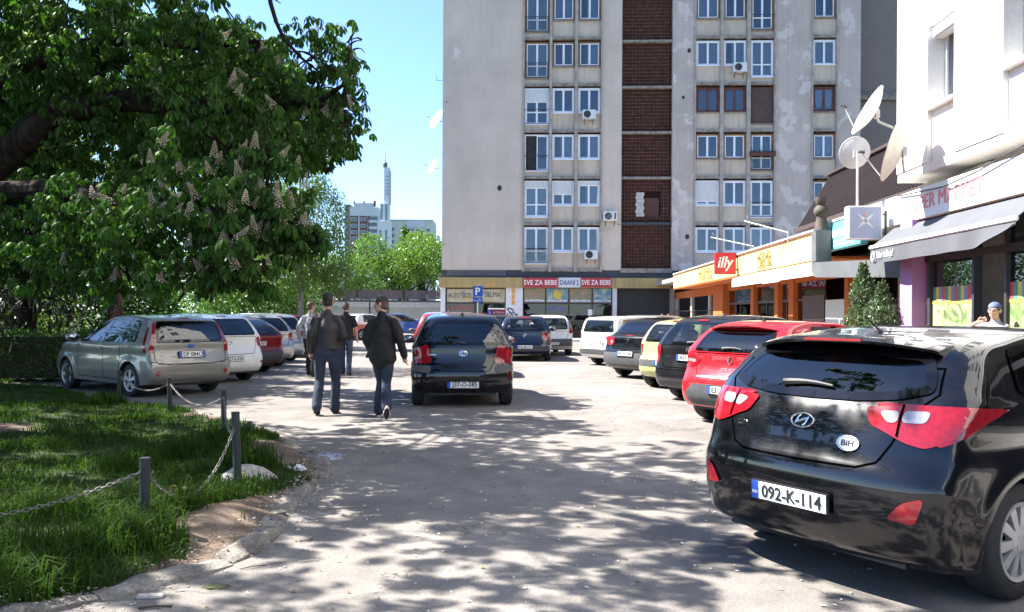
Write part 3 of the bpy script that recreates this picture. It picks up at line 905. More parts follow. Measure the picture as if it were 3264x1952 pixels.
EDGE = [(-16, 0.6), (-6.2, 1.9), (-4.5, 2.7), (-3.2, 3.55), (-2.42, 4.22), (-2.02, 4.70), (-1.83, 4.96), (-1.73, 5.57), (-1.77, 6.58), (-1.78, 7.33), (-1.97, 8.26), (-2.36, 9.08), (-3.03, 10.3), (-3.45, 11.0), (-4.4, 12.0), (-5.4, 12.9), (-6.7, 13.9), (-8.7, 15.8), (-10.2, 17.2), (-12, 18.3)]
EDGE = [tuple(p) for p in resample([Vector(p) for p in spline(EDGE, 0.1)], 260)]
LAWNPOLY = EDGE + [(-19, 18.0), (-19, 0.6)]
EDGE_NP = np.array(EDGE)
EDGE_C = np.concatenate([EDGE_NP[::4], EDGE_NP[-1:]])
def edge_dist(P2):
    P2 = np.asarray(P2); A = EDGE_C[:-1]; B = EDGE_C[1:]; out = np.full(len(P2), 1e9)
    AB = B - A; L2 = (AB**2).sum(1)
    for a, ab, l in zip(A, AB, L2):
        if l < 1e-12: continue
        t = np.clip(((P2 - a) @ ab) / l, 0, 1); d = np.linalg.norm(P2 - (a + t[:, None] * ab), axis=1); out = np.minimum(out, d)
    return out
def wob(x, y):
    return 0.02 * math.sin(1.7 * x + 0.6 * y) + 0.014 * math.sin(3.1 * y - 1.3 * x) + 0.008 * math.sin(7.3 * x + 5.1 * y)
def lawn_z(x, y, d): return 0.015 + 0.085 * min(1, d / 0.35) + wob(x, y) * min(1, d / 0.5)
pts = list(EDGE) + [(-19, 18.0), (-19, 0.6)]
inn = []
x = -18.8
while x < -1.6:
    st = 0.16 if x > -6 else 0.4
    y = 0.8
    while y < 18.2:
        if inside((x, y), LAWNPOLY): inn.append((x + random.uniform(-.04, .04), y + random.uniform(-.04, .04)))
        y += st
    x += st
dd = edge_dist(inn)
inn = [p for p, d in zip(inn, dd) if d > 0.07]
v, e, f, *_ = delaunay_2d_cdt([Vector(p) for p in pts + inn], [], [list(range(len(pts)))], 1, 1e-6)
V2 = np.array([(p.x, p.y) for p in v]); D2 = edge_dist(V2)
VV = [(p.x, p.y, lawn_z(p.x, p.y, d)) for p, d in zip(v, D2)]
idx = []
def soil_here(x, y, d): return d < 0.30 + 0.20 * math.sin(2.3 * y + 1.0) + 0.12 * math.sin(5.7 * x - 3 * y) or (math.sin(1.1 * x + 2) * math.sin(0.9 * y - 1) > 0.93)
for t in f:
    cx = sum(V2[i][0] for i in t) / 3; cy = sum(V2[i][1] for i in t) / 3; dc_ = sum(D2[i] for i in t) / 3
    idx.append(1 if soil_here(cx, cy, dc_) else 0)
me = mesh('lawn', VV, f, [LAWN, SOIL], True, idx)
bm = bmesh.new(); bm.from_mesh(me)
for fc in bm.faces:
    if fc.normal.z < 0: fc.normal_flip()
bm.to_mesh(me); bm.free()
o = link('lawn', me); o['kind'] = 'structure'
# worn pebbly kerb round the lawn
kb = link('kerb', mesh('kerb_bed', [(0, 0, -0.02), (0.02, 0, -0.02), (0, 0.02, -0.02)], [(0, 1, 2)], KERB)); kb['kind'] = 'structure'
i = 8
kr = random.Random(5)
while i < len(EDGE) - 40:
    n = kr.choice([3, 4, 5, 6])
    seg = EDGE[i:i + n + 1]
    wobble = kr.uniform(-0.05, 0.05); hgt = kr.uniform(0.012, 0.05); wid = kr.uniform(0.07, 0.13)
    m = MB(); K = 9; N = len(seg)
    for k, p in enumerate(seg):
        a = Vector(seg[max(0, k - 1)]); b = Vector(seg[min(N - 1, k + 1)]); t = (b - a).normalized(); q = Vector((-t.y, t.x))
        end = min(1.0, 0.55 + 1.2 * min(k, N - 1 - k) / N * 2)
        for j in range(K):
            th = math.pi * j / (K - 1)
            rad = wid * (1 + kr.uniform(-.12, .12)); zz = (hgt + 0.02) * math.sin(th)**0.7 * end * (1 + kr.uniform(-.35, .3)) - 0.012
            c = Vector(p) + q * (rad * math.cos(th) + wobble)
            m.v.append(Vector((c.x, c.y, zz)))
    for k in range(N - 1):
        for j in range(K - 1): m.f.append((k * K + j, k * K + j + 1, (k + 1) * K + j + 1, (k + 1) * K + j))
    m.f += [tuple(range(K)), tuple((N - 1) * K + j for j in reversed(range(K)))]
    m.build('kerb_stone', KERB, kb, smooth=True, fix=True)
    i += n
# pebbles loose on the kerb and the road edge
def pebble_mesh(n, seed, pts, smin, smax, mats):
    g = np.random.default_rng(seed)
    base = np.array([(1, 0, 0), (-1, 0, 0), (0, 1, 0), (0, -1, 0), (0, 0, 1), (0, 0, -1)], float)
    fc = np.array([(0, 2, 4), (2, 1, 4), (1, 3, 4), (3, 0, 4), (2, 0, 5), (1, 2, 5), (3, 1, 5), (0, 3, 5)])
    V = []; F = []; I = []
    for k in range(n):
        s = g.uniform(smin, smax) * g.uniform(.6, 1.3, 3); s[2] *= 0.6
        a = g.uniform(0, 6.28); c, sn = math.cos(a), math.sin(a)
        b = base * s * g.uniform(.8, 1.2, (6, 1)); b = np.stack([b[:, 0] * c - b[:, 1] * sn, b[:, 0] * sn + b[:, 1] * c, b[:, 2]], 1)
        V.append(b + pts[k]); F.append(fc + 6 * k); I += [int(g.integers(len(mats)))] * 8
    return np.concatenate(V), np.concatenate(F), I
PEB = [plain('pebble_grey', (0.30, 0.28, 0.26), 0.9), plain('pebble_pale', (0.46, 0.44, 0.41), 0.9), plain('pebble_brown', (0.17, 0.13, 0.10), 0.9)]
g = np.random.default_rng(3); pp = []
for k in range(3200):
    i = int(g.integers(20, 150)); p = np.array(EDGE[i]); q = p + g.normal(0, 0.09, 2) if g.random() < 0.7 else p + g.normal(0, 0.35, 2)
    pp.append((q[0], q[1], 0.055 - 0.5 * min(0.1, abs(np.linalg.norm(q - p))) if np.linalg.norm(q - p) < 0.11 else (0.004 if not inside(tuple(q), LAWNPOLY) else 0.07)))
Vp, Fp, Ip = pebble_mesh(3200, 4, np.array(pp), 0.004, 0.013, PEB)
o = link('gravel', np_mesh('gravel', Vp, Fp, PEB, False, Ip)); tag(o, 'small loose pebbles along the worn kerb', 'gravel', kind='stuff')
# fallen leaves, twigs and petals on the road
g = np.random.default_rng(8); V = []; F = []; I = []
LIT = [plain('dry_leaf', (0.16, 0.09, 0.035), 0.9), plain('petal', (0.60, 0.54, 0.46), 0.8), plain('twig_brown', (0.05, 0.035, 0.025), 0.9)]
for k in range(900):
    y = g.uniform(3.4, 14); x = g.uniform(-2.2, 3.5) + (-1.2 if g.random() < .5 else 0)
    if inside((x, y), LAWNPOLY): continue
    s = g.uniform(0.006, 0.022); a = g.uniform(0, 6.28); kind = 1 if g.random() < .55 else 0
    if g.random() < 0.10: kind = 2
    l, w = (s, s * .55) if kind < 2 else (g.uniform(.03, .13), .003)
    d = np.array((math.cos(a), math.sin(a), 0)); q = np.array((-d[1], d[0], 0)); c = np.array((x, y, .006))
    b = len(V); V += [c - d * l, c + q * w + (0, 0, g.uniform(0, .008)), c + d * l, c - q * w + (0, 0, g.uniform(0, .008))]; F.append((b, b + 1, b + 2, b + 3)); I.append(kind)
o = link('leaf_litter', np_mesh('leaf_litter', V, F, LIT, False, I)); tag(o, 'petals, dry leaves and twigs scattered on the road', 'litter', kind='stuff')

# ---- pavements along the shops and the tower
CONC = soil_mat('pavement_concrete', (0.30, 0.29, 0.27), (0.42, 0.40, 0.37), 1.4)
m = MB(); m.v = [S(*p, z) for p in ((5.3, 4), (40, 4), (40, 49), (5.3, 49)) for z in (0, 0)]
def street_box(name, x0, x1, y0, y1, z0, z1, mat, kind='structure'):
    vs = [S(x, y, z) for z in (z0, z1) for y in (y0, y1) for x in (x0, x1)]
    o = link(name, mesh(name, vs, [(0, 2, 3, 1), (4, 5, 7, 6), (0, 1, 5, 4), (2, 6, 7, 3), (0, 4, 6, 2), (1, 3, 7, 5)], mat)); o['kind'] = kind; return o
street_box('pavement', 5.45, 9.0, -8, 45.4, -0.02, 0.13, CONC)
street_box('pavement', -9.0, 21, 45.4, 49.9, -0.02, 0.12, CONC)
KS = plain('kerb_white', (0.62, 0.61, 0.58), 0.85, vary=0.15)
for k in range(30):
    o = street_box('kerb_stone', -9.0 + k, -9.0 + k + 0.985, 45.26, 45.398, -0.02, 0.125, KS)
# ---------------------------------------------------------------- the apartment tower
YT = 49.6
FACADE = plaster('tower_render', (0.575, 0.475, 0.395), (0.64, 0.57, 0.51), 0.66, 0.5, 0.13)
FACADE2 = plaster('tower_render_flaking', (0.47, 0.395, 0.345), (0.575, 0.505, 0.455), 0.555, 0.8, 0.22)
SPANDREL = plaster('spandrel_render', (0.54, 0.45, 0.36), (0.61, 0.53, 0.45), 0.70, 1.3, 0.35)
RIB = plain('concrete_rib', (0.34, 0.30, 0.26), 0.9, vary=0.25, scale=2.5, bump=0.3)
LEDGE = plain('weathered_ledge', (0.25, 0.215, 0.185), 0.95, vary=0.45, scale=4, bump=0.5)
PVC = plain('white_pvc', (0.74, 0.74, 0.75), 0.4, vary=0.05)
OLDWOOD = plain('brown_wood', (0.22, 0.115, 0.05), 0.75, vary=0.3, scale=5)
REDWOOD = plain('red_brown_wood', (0.105, 0.032, 0.022), 0.7, vary=0.3, scale=5)
SHUTTER = plain('roller_shutter', (0.60, 0.60, 0.58), 0.6, vary=0.08)
BROWNSH = plain('brown_shutter', (0.085, 0.048, 0.040), 0.7, vary=0.2)
CURTAIN = plain('net_curtain', (0.50, 0.52, 0.53), 0.9, vary=0.12, scale=3)
DARKROOM = plain('dark_room', (0.045, 0.045, 0.048), 0.95, vary=0.4, scale=1.5)  # dark colour stands in for the unlit rooms behind the panes
RAIL = plain('iron_railing', (0.025, 0.025, 0.028), 0.6)
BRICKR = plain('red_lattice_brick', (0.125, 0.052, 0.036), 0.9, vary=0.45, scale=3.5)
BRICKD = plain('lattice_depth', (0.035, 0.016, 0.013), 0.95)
ACW = plain('air_conditioner_white', (0.62, 0.61, 0.57), 0.5, vary=0.08)
DARKTILE = plain('dark_band', (0.045, 0.046, 0.055), 0.6, vary=0.25, scale=3)
OCHRE = plaster('ochre_fascia', (0.42, 0.31, 0.135), (0.36, 0.28, 0.17), 0.62, 2.0, 0.45)
PILLARW = plain('white_pillar', (0.60, 0.60, 0.62), 0.8, vary=0.08, scale=2)

tw0 = (across(1407, YT), YT, 0)
tower = thing('apartment_tower', 'tall grey concrete apartment tower with peeling render and brick lattice stairwell', 'building', S(tw0[0], tw0[1]), STREET)
TO = Vector(tw0)
def X(px): return across(px, YT)
def Z(py, px=1900): return height(py, X(px), YT)
def tbox(name, px0, px1, z0, z1, y0, y1, mat, parent=None, bev=0):
    m = MB(); m.box(X(px0), X(px1), YT + y0, YT + y1, z0, z1, bev)
    o = m.build(name, mat, parent or tower, off=TO if (parent is None or parent is tower) else None)
    return o
ZTOP = 34.0
ZB = Z(862)                                   # underside of the flats
FL = 2.8                                      # storey height
slabs = [ZB + FL * k for k in range(0, 8)]    # floor levels: slabs[k] is the floor of storey k
cols = {'A1': (1668, 1747), 'A2': (1756, 1828), 'A3': (1838, 1911), 'B1': (2214, 2291), 'B2': (2302, 2376), 'B3': (2388, 2463), 'C': (2587, 2661)}
# solid wall strips between the window bays
def strip(px0, px1, mat, y0=0.0, z0=None):
    return tbox('wall_strip', px0, px1, ZB if z0 is None else z0, ZTOP, y0, 1.2, mat)
strip(1407, 1663, FACADE); strip(1916, 1977, FACADE); strip(2141, 2209, FACADE2); strip(2468, 2582, FACADE2); strip(2666, 2739, FACADE2)
for a, b in ((1663, 1668), (1747, 1756), (1828, 1838), (1911, 1916), (2209, 2214), (2291, 2302), (2376, 2388), (2463, 2468), (2582, 2587), (2661, 2666)):
    tbox('concrete_rib', a, b, ZB - 0.12, ZTOP, -0.10, 0.6, RIB)
tbox('core_wall', 1410, 2735, 0.1, ZTOP - 0.02, 1.25, 14.0, DARKROOM)

def window(c, k, style, french=False, blind=0.0, inside_=CURTAIN, tied=False, bars=False, rail=None, openleaf=False, box=False):
    """one window of bay c on storey k; style white / wood / red"""
    px0, px1 = cols[c]
    x0, x1 = X(px0) + 0.02, X(px1) - 0.02
    z1 = slabs[k] + FL - 0.19; z0 = slabs[k] + (0.40 if french else 1.10)
    fm = {'white': PVC, 'wood': OLDWOOD, 'red': REDWOOD}[style]
    inner = PVC if style != 'red' else REDWOOD
    m = MB(); w = 0.075 if style == 'white' else 0.10
    yf = 0.10
    def fr(xa, xb, za, zb, mm, ya=yf, yb=yf + 0.08): mm.box(xa, xb, YT + ya, YT + yb, za, zb)
    fr(x0, x0 + w, z0, z1, m); fr(x1 - w, x1, z0, z1, m); fr(x0 + w, x1 - w, z1 - w, z1, m); fr(x0 + w, x1 - w, z0, z0 + w, m)
    win = m.build('window', fm, tower, off=TO)
    xm = (x0 + x1) / 2
    zt = z1 - w
    bh = blind * (zt - z0)
    if blind > 0:
        m = MB(); n = max(3, int(bh / 0.055)); 
        for q in range(n):
            za = zt - bh * (q + 1) / n; zb_ = zt - bh * q / n
            m.box(x0 + w, x1 - w, YT + yf - 0.015, YT + yf + 0.03, za + 0.006, zb_)
        m.box(x0 + w + 0.01, x1 - w - 0.01, YT + yf + 0.001, YT + yf + 0.025, zt - bh, zt)
        m.build('roller_shutter', BROWNSH if style == 'red' else SHUTTER, win, off=TO)
        zt -= bh
    if zt - z0 > 0.2:
        sw = 0.06
        for (xa, xb, lf) in ((x0 + w, xm, 0), (xm, x1 - w, 1)):
            m = MB()
            fr(xa, xa + sw, z0 + w, zt, m, yf + 0.02, yf + 0.07); fr(xb - sw, xb, z0 + w, zt, m, yf + 0.02, yf + 0.07)
            fr(xa + sw, xb - sw, zt - sw, zt, m, yf + 0.02, yf + 0.07); fr(xa + sw, xb - sw, z0 + w, z0 + w + sw, m, yf + 0.02, yf + 0.07)
            if bars or (french and not openleaf): fr(xa + sw, xb - sw, z0 + 0.72, z0 + 0.80, m, yf + 0.02, yf + 0.07)
            if openleaf and lf == 0: pass
            else: m.build('sash', inner, win, off=TO)
            m = MB(); fr(xa + sw - 0.005, xb - sw + 0.005, z0 + w + 0.01, zt - 0.01, m, yf + 0.04, yf + 0.048)
            if not (openleaf and lf == 0): m.build('pane', PANE, win, off=TO)
        # what stands behind the glass
        m = MB()
        if tied:
            for (xa, xb) in ((x0 + w, xm), (xm, x1 - w)):
                n = 8; c_ = (xa + xb) / 2
                for q in range(n):
                    t0, t1 = q / n, (q + 1) / n
                    h0 = (xb - xa) / 2 * (1 - 0.62 * t0**1.6); h1 = (xb - xa) / 2 * (1 - 0.62 * t1**1.6)
                    za, zb_ = zt - (zt - z0 - .3) * t0, zt - (zt - z0 - .3) * t1
                    m.add([(c_ - h0, YT + .22, za), (c_ + h0, YT + .22, za), (c_ + h1, YT + .22, zb_), (c_ - h1, YT + .22, zb_)], [(0, 1, 2, 3)])
            m.build('curtain_or_dark_room', CURTAIN, win, off=TO)
        elif inside_ is not None:
            n = 26; g = random.Random(sum(map(ord, c)) + k * 13)
            left = g.choice([0.0, 0.0, 0.35]) if inside_ is CURTAIN else 0.0
            xs = [x0 + w + (x1 - x0 - 2 * w) * (left + (1 - left) * q / n) for q in range(n + 1)]
            for q in range(n):
                ya, yb = YT + 0.25 + 0.03 * math.sin(q * 1.9), YT + 0.25 + 0.03 * math.sin((q + 1) * 1.9)
                m.add([(xs[q], ya, z0 + w), (xs[q + 1], yb, z0 + w), (xs[q + 1], yb, zt), (xs[q], ya, zt)], [(0, 1, 2, 3)])
            m.build('curtain_or_dark_room', inside_, win, off=TO)  # net curtain, else a dark sheet painted as the unlit room
    # sill and spandrel panel below
    m = MB(); m.box(x0 - 0.01, x1 + 0.01, YT - 0.05, YT + 0.12, z0 - 0.05, z0 - 0.002); m.build('sill', PVC if style == 'white' else LEDGE, win, off=TO)
    m = MB(); m.box(x0 - 0.015, x1 + 0.015, YT + 0.07, YT + 0.3, slabs[k] + 0.085, z0 - 0.052); m.build('spandrel_panel', SPANDREL, tower, off=TO)
    m = MB(); g = random.Random(k * 7 + px0)
    n = 7; xs = [X(px0) - 0.003 + (X(px1) - X(px0) + 0.006) * q / n for q in range(n + 1)]
    for q in range(n):
        m.box(xs[q], xs[q + 1] - 0.001, YT - 0.055 - g.uniform(0, .03), YT + 0.25, slabs[k] - 0.09 + g.uniform(0, .02), slabs[k] + 0.08 + g.uniform(-.015, .012))
    m.build('slab_edge', LEDGE, tower, off=TO)
    if rail:
        m = MB(); y = YT - 0.09
        zr0, zr1 = z0 + 0.02, z0 + 0.92
        m.box(x0 - 0.03, x1 + 0.03, y, y + 0.035, zr1 - 0.03, zr1); m.box(x0 - 0.03, x1 + 0.03, y, y + 0.035, zr0, zr0 + 0.03)
        nb = 2 if rail == 'frame' else 13
        for q in range(nb): 
            xx = x0 - 0.02 + (x1 - x0 + 0.04) * q / (nb - 1); m.box(xx - 0.009, xx + 0.009, y + 0.006, y + 0.028, zr0, zr1)
        m.box(x0 - 0.03, x0, y + .03, YT + .09, zr1 - .03, zr1); m.box(x1, x1 + 0.03, y + .03, YT + .09, zr1 - .03, zr1)
        m.build('railing', RAIL, win, off=TO)
    return win
DK = DARKROOM
# storey 5 is just below the top of the picture, storey 0 just above the shops
W = window
W('A1', 5, 'wood', french=True, rail='bars'); W('A2', 5, 'wood'); W('A3', 5, 'wood')
W('A1', 4, 'wood', french=True, rail='bars'); W('A2', 4, 'wood', inside_=DK); W('A3', 4, 'wood')
W('A1', 3, 'white', french=True, blind=0.34, inside_=DK, rail='frame'); W('A2', 3, 'white', inside_=DK); W('A3', 3, 'white', inside_=DK)
W('A1', 2, 'white', french=True, openleaf=True, inside_=DK, rail='frame'); W('A2', 2, 'white'); W('A3', 2, 'white')
W('A1', 1, 'white', french=True, blind=0.16, bars=True); W('A2', 1, 'white', blind=0.5, inside_=DK); W('A3', 1, 'white', blind=0.13)
W('A1', 0, 'white', french=True, inside_=DK, rail='bars'); W('A2', 0, 'white', inside_=DK); W('A3', 0, 'white', inside_=DK)
W('B1', 5, 'wood'); W('B2', 5, 'wood', inside_=DK); W('B3', 5, 'wood', french=True, inside_=DK, rail='frame')
W('B1', 4, 'white'); W('B2', 4, 'white'); W('B3', 4, 'white', french=True, bars=True)
W('B1', 3, 'red', inside_=DK); W('B2', 3, 'red', inside_=DK); W('B3', 3, 'red', french=True, blind=1.0)
W('B1', 2, 'wood', inside_=DK); W('B2', 2, 'wood', inside_=DK); W('B3', 2, 'wood', french=True, inside_=DK, rail='bars')
W('B1', 1, 'white', blind=0.80, inside_=DK); W('B2', 1, 'white', inside_=DK); W('B3', 1, 'white', french=True, inside_=DK, rail='frame')
W('B1', 0, 'white', inside_=DK); W('B2', 0, 'white'); W('B3', 0, 'white')
W('C', 5, 'wood', inside_=DK); W('C', 4, 'white'); W('C', 3, 'red', tied=True); W('C', 2, 'wood', tied=True); W('C', 1, 'wood', inside_=DK); W('C', 0, 'wood', inside_=DK)
# bays go on above the picture as closed panels
for c, (a, b) in cols.items(): tbox('spandrel_panel', a + 0.5, b - 0.5, slabs[6] - 0.05, ZTOP, 0.06, 0.5, SPANDREL)
# flower box on a balcony rail
m = MB(); a, b = cols['B3']; z = slabs[2] + 1.32; m.box(X(a) - 0.06, X(b) + 0.06, YT - 0.33, YT - 0.12, z - 0.10, z + 0.10, 0.02)
fb = thing('flower_box', 'dark red flower box with dry plants on an upper balcony rail', 'flower box', S(X(a), YT - 0.2, z - 0.1), STREET)
m.build('trough', REDWOOD, fb, off=Vector((X(a), YT - 0.2, z - 0.1)))
g = np.random.default_rng(2); V = []; F = []
for q in range(260):
    c_ = np.array((g.uniform(-.05, X(b) - X(a) + .05), g.uniform(-.12, .06), .2 + abs(g.normal(0, .07)))); d = g.normal(0, 1, 3); d /= np.linalg.norm(d); e_ = np.cross(d, g.normal(0, 1, 3)); e_ /= np.linalg.norm(e_)
    bq = len(V); V += [c_ - d * .05, c_ + e_ * .02, c_ + d * .05, c_ - e_ * .02]; F.append((bq, bq + 1, bq + 2, bq + 3))
link('plant', np_mesh('plant', V, F, plain('dull_plant', (0.05, 0.055, 0.03), 0.9, vary=.4)), fb)

# ---- brick lattice of the stairwell
lx0, lx1 = X(1979), X(2139)
tbox('wall_reveal', 1977.2, 1979, ZB, ZTOP, 0.0, 1.0, RIB); tbox('wall_reveal', 2139, 2141, ZB, ZTOP, 0.0, 1.0, RIB)
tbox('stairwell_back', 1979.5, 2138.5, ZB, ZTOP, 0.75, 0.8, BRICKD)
def lattice(z0, z1, hole=None):
    V = []; F = []
    fc = [(0, 2, 3, 1), (4, 5, 7, 6), (0, 1, 5, 4), (2, 6, 7, 3), (0, 4, 6, 2), (1, 3, 7, 5)]
    g = random.Random(int(z0 * 10))
    def bx(x0, x1, za, zb, ya, yb):
        if hole and hole[0] < (x0 + x1) / 2 < hole[1] and hole[2] < (za + zb) / 2 < hole[3]: return
        b = len(V)
        V.extend([(x, y, z) for z in (za, zb) for y in (YT + ya, YT + yb) for x in (x0, x1)]); F.extend([tuple(i + b for i in f_) for f_ in fc])
    pw, ph = 0.205, 0.20
    nx = int((lx1 - lx0) / pw); nz = int((z1 - z0) / ph); pw = (lx1 - lx0) / nx; ph = (z1 - z0) / nz
    for r_ in range(nz + 1):
        z = z0 + r_ * ph
        for c_ in range(nx):
            x = lx0 + c_ * pw; j = g.uniform(-.006, .006)
            bx(x + 0.006, x + pw - 0.006, z - 0.024, z + 0.024, 0.30 + j, 0.42)
    for r_ in range(nz):
        z = z0 + r_ * ph
        for c_ in range(nx + 1):
            x = lx0 + c_ * pw; j = g.uniform(-.006, .006)
            bx(x - 0.022, x + 0.022, z + 0.026, z + ph - 0.026, 0.315 + j, 0.42)
            if c_ < nx: bx(x + pw / 2 - 0.03, x + pw / 2 + 0.03, z + ph / 2 - 0.035, z + ph / 2 + 0.035, 0.36, 0.42)
    V = np.array(V) - np.array(TO)
    o = link('brick_lattice', np_mesh('brick_lattice', V, F, BRICKR), tower); o['kind'] = 'stuff'
zs_ = [Z(862, 2050)] + [Z(p, 2050) for p in (713, 567, 422, 277, 130, -15, -160)]
hole = (X(2040), X(2105), Z(690, 2050), Z(610, 2050))
for k in range(len(zs_) - 1):
    lattice(zs_[k] + 0.10, zs_[k + 1] - 0.08, hole if k == 1 else None)
    tbox('slab_edge', 1979, 2139, zs_[k + 1] - 0.07, zs_[k + 1] + 0.07, 0.05, 0.6, LEDGE if k else DARKTILE)
tbox('lattice_patch', 2052, 2102, hole[2], Z(628, 2050), 0.44, 0.47, plain('rust_board', (0.085, 0.032, 0.024), 0.8, vary=.2))
for q in range(7):
    for e_ in range(2):
        m = MB(); za = hole[2] + 0.02 + q * 0.21; xa = X(2028) + e_ * 0.24 - (0.05 if q % 2 else 0); m.box(xa, xa + 0.23, YT + 0.26, YT + 0.36, za, za + 0.195)
        m.build('pale_block', plain('pale_block', (0.48, 0.42, 0.38), 0.9, vary=.15), tower, off=TO)
m = MB(); m.box(lx0 - .05, lx1 + .05, YT - 0.05, YT + 0.7, Z(870, 2050), ZB + 0.12); m.build('slab_edge', LEDGE, tower, off=TO)
# ---- brick wing set back at the right
def brickwall():
    m, nt, out = _new('wing_brick'); b = nt.nodes.new('ShaderNodeBsdfPrincipled'); b.inputs['Roughness'].default_value = 0.9
    tc = nt.nodes.new('ShaderNodeTexCoord'); mp = nt.nodes.new('ShaderNodeMapping'); mp.inputs['Rotation'].default_value = (R(90), 0, 0)
    br = nt.nodes.new('ShaderNodeTexBrick'); br.inputs['Scale'].default_value = 4.0; br.inputs['Color1'].default_value = (0.20, 0.165, 0.145, 1); br.inputs['Color2'].default_value = (0.245, 0.20, 0.17, 1); br.inputs['Mortar'].default_value = (0.16, 0.145, 0.135, 1); br.inputs['Mortar Size'].default_value = 0.015
    nt.links.new(tc.outputs['Object'], mp.inputs[0]); nt.links.new(mp.outputs[0], br.inputs['Vector']); nt.links.new(br.outputs['Color'], b.inputs['Base Color']); nt.links.new(b.outputs[0], out.inputs['Surface']); return m
WING = brickwall()
tbox('brick_wing', 2740, 3150, 0.1, ZTOP, 3.2, 14.0, WING)
tbox('wing_ledge', 2740, 3150, Z(262, 2800) - 0.3, Z(262, 2800) + 0.12, 2.9, 3.19, LEDGE)
# ---- shop level
zd0, zd1 = Z(886, 1700), ZB - 0.005
tbox('dark_band', 1408, 2137, zd0, zd1 - 0.02, 0.05, 1.2, DARKTILE); tbox('dark_band', 2137.2, 2738, zd0, zd1 - 0.02, 0.06, 1.2, DARKTILE)
m = MB(); zt0, zt1 = zd0 + 0.12, zd1 - 0.14
for q in range(14):
    for e_ in range(2):
        xa = X(1424) + q * 0.255; za = zt0 + e_ * 0.20; m.box(xa, xa + 0.245, YT + 0.035, YT + 0.049, za, za + 0.19)
m.build('band_tile', plain('grey_tile', (0.10, 0.10, 0.11), 0.4, vary=.25, scale=8), tower, off=TO)
zo0, zo1 = Z(918, 1700), zd0 - 0.005
tbox('ochre_fascia', 1400, 1667.5, zo0, zo1, -0.28, 0.9, OCHRE); tbox('ochre_fascia', 1962, 2137, zo0, zo1, -0.28, 0.9, OCHRE)
tbox('ochre_fascia', 1668, 1961.5, zo0, zo1, -0.20, 0.9, OCHRE)
for a, b in ((1404, 1419), (1612, 1666), (1952, 1966)):
    tbox('pillar', a, b, 0.11, zo0 - 0.004, -0.05, 0.6, PILLARW)
tbox('dark_shutter', 1966.5, 2137, 0.11, zo0 - 0.004, 0.5, 0.55, plain('charcoal_shutter', (0.028, 0.028, 0.034), 0.6, vary=.2))
tbox('entrance_pier', 2137.5, 2150, 0.11, zo0 - 0.004, -0.05, 0.6, plain('beige_pier', (0.36, 0.30, 0.25), 0.85, vary=.2))
# left shop window
POSTER = None
def printed(name, stops, scale=2.0, dist=2.0, rough=0.5):
    m, nt, out = _new(name); b = nt.nodes.new('ShaderNodeBsdfPrincipled'); b.inputs['Roughness'].default_value = rough
    n = _noise(nt, scale, 3, 0.55); n.inputs['Distortion'].default_value = dist
    r_ = _ramp(nt, n.outputs['Fac'], stops); nt.links.new(r_.outputs[0], b.inputs['Base Color']); nt.links.new(b.outputs[0], out.inputs['Surface']); return m
ADV = printed('faded_advert', [(0.25, (0.42, 0.20, 0.13)), (0.42, (0.40, 0.33, 0.17)), (0.55, (0.46, 0.42, 0.33)), (0.72, (0.22, 0.20, 0.19))], 1.1)
zs0, zs1 = 0.5, zo0 - 0.02
m = MB(); m.box(X(1419.5), X(1423), YT + .1, YT + .2, 0.12, zs1); m.box(X(1609), X(1611.5), YT + .1, YT + .2, 0.12, zs1); m.box(X(1423), X(1609), YT + .1, YT + .2, zs1 - .06, zs1); m.box(X(1423), X(1609), YT + .1, YT + .2, Z(966, 1500) - .05, Z(966, 1500)); m.box(X(1511), X(1517), YT + .1, YT + .2, .12, Z(966, 1500) - .05)
shopw = m.build('shop_window', plain('dark_frame', (0.04, 0.035, 0.035), .6), tower, off=TO)
tbox('advert_board', 1423.5, 1608.5, Z(964, 1500), zs1 - .07, .14, .16, ADV)
tbox('shop_pane', 1423.5, 1510.5, .3, Z(966, 1500) - .06, .14, .15, SHOPPANE); tbox('shop_pane', 1517.5, 1608.5, .3, Z(966, 1500) - .06, .14, .15, SHOPPANE)
m = MB()
for q in range(26):
    xa = X(1424) + q * (X(1510) - X(1424)) / 26; m.box(xa, xa + .045, YT + .3, YT + .31, .3, Z(967, 1500))
m.build('vertical_blind', plain('blind_cream', (.46, .43, .38), .8), tower, off=TO)
tbox('shop_back', 1518, 1608, .3, Z(967, 1500), .5, .52, plain('shop_room', (.22, .21, .19), .9, vary=.3))
def ttext(name, txt, px, py, hh, mat, y=-0.01, parent=None, **kw):
    M = facing_my(X(px), YT + y, Z(py, px)); vs, fs = lettering(txt, hh, **kw)
    return link(name, mesh(name, [M @ v - TO for v in vs], fs, mat), parent or tower)
REDT = plain('red_letters', (0.40, 0.02, 0.03), .5); DKT = plain('dark_letters', (.03, .03, .03), .6)
ttext('lettering', 'AUTO ŠKOLA', 1471, 940, .42, DKT, .13, width=X(1515) - X(1428)); ttext('lettering', '"SELMA"', 1570, 939, .42, DKT, .13, width=X(1600) - X(1541))
ttext('lettering', 'AUTO ŠKOLA"', 1468, 980, .34, REDT, .13, width=X(1508) - X(1428)); ttext('lettering', '"SELMA"', 1466, 1000, .34, REDT, .13, width=X(1500) - X(1436)); ttext('lettering', '"SELMA"', 1556, 1003, .34, REDT, .13, width=X(1598) - X(1530))
for q, ch_ in enumerate('SV'): ttext('lettering', ch_, 1557 + 14 * q, 904, .42, plain('orange_letters', (.62, .26, .03), .5), -0.285, bold=.006)
for q in range(3): tbox('orange_plaque', 1631, 1641, Z(972 - q * 18, 1636), Z(957 - q * 18, 1636), -0.075, -0.05, plain('orange_plaque', (.62, .30, .05), .6, vary=.2))
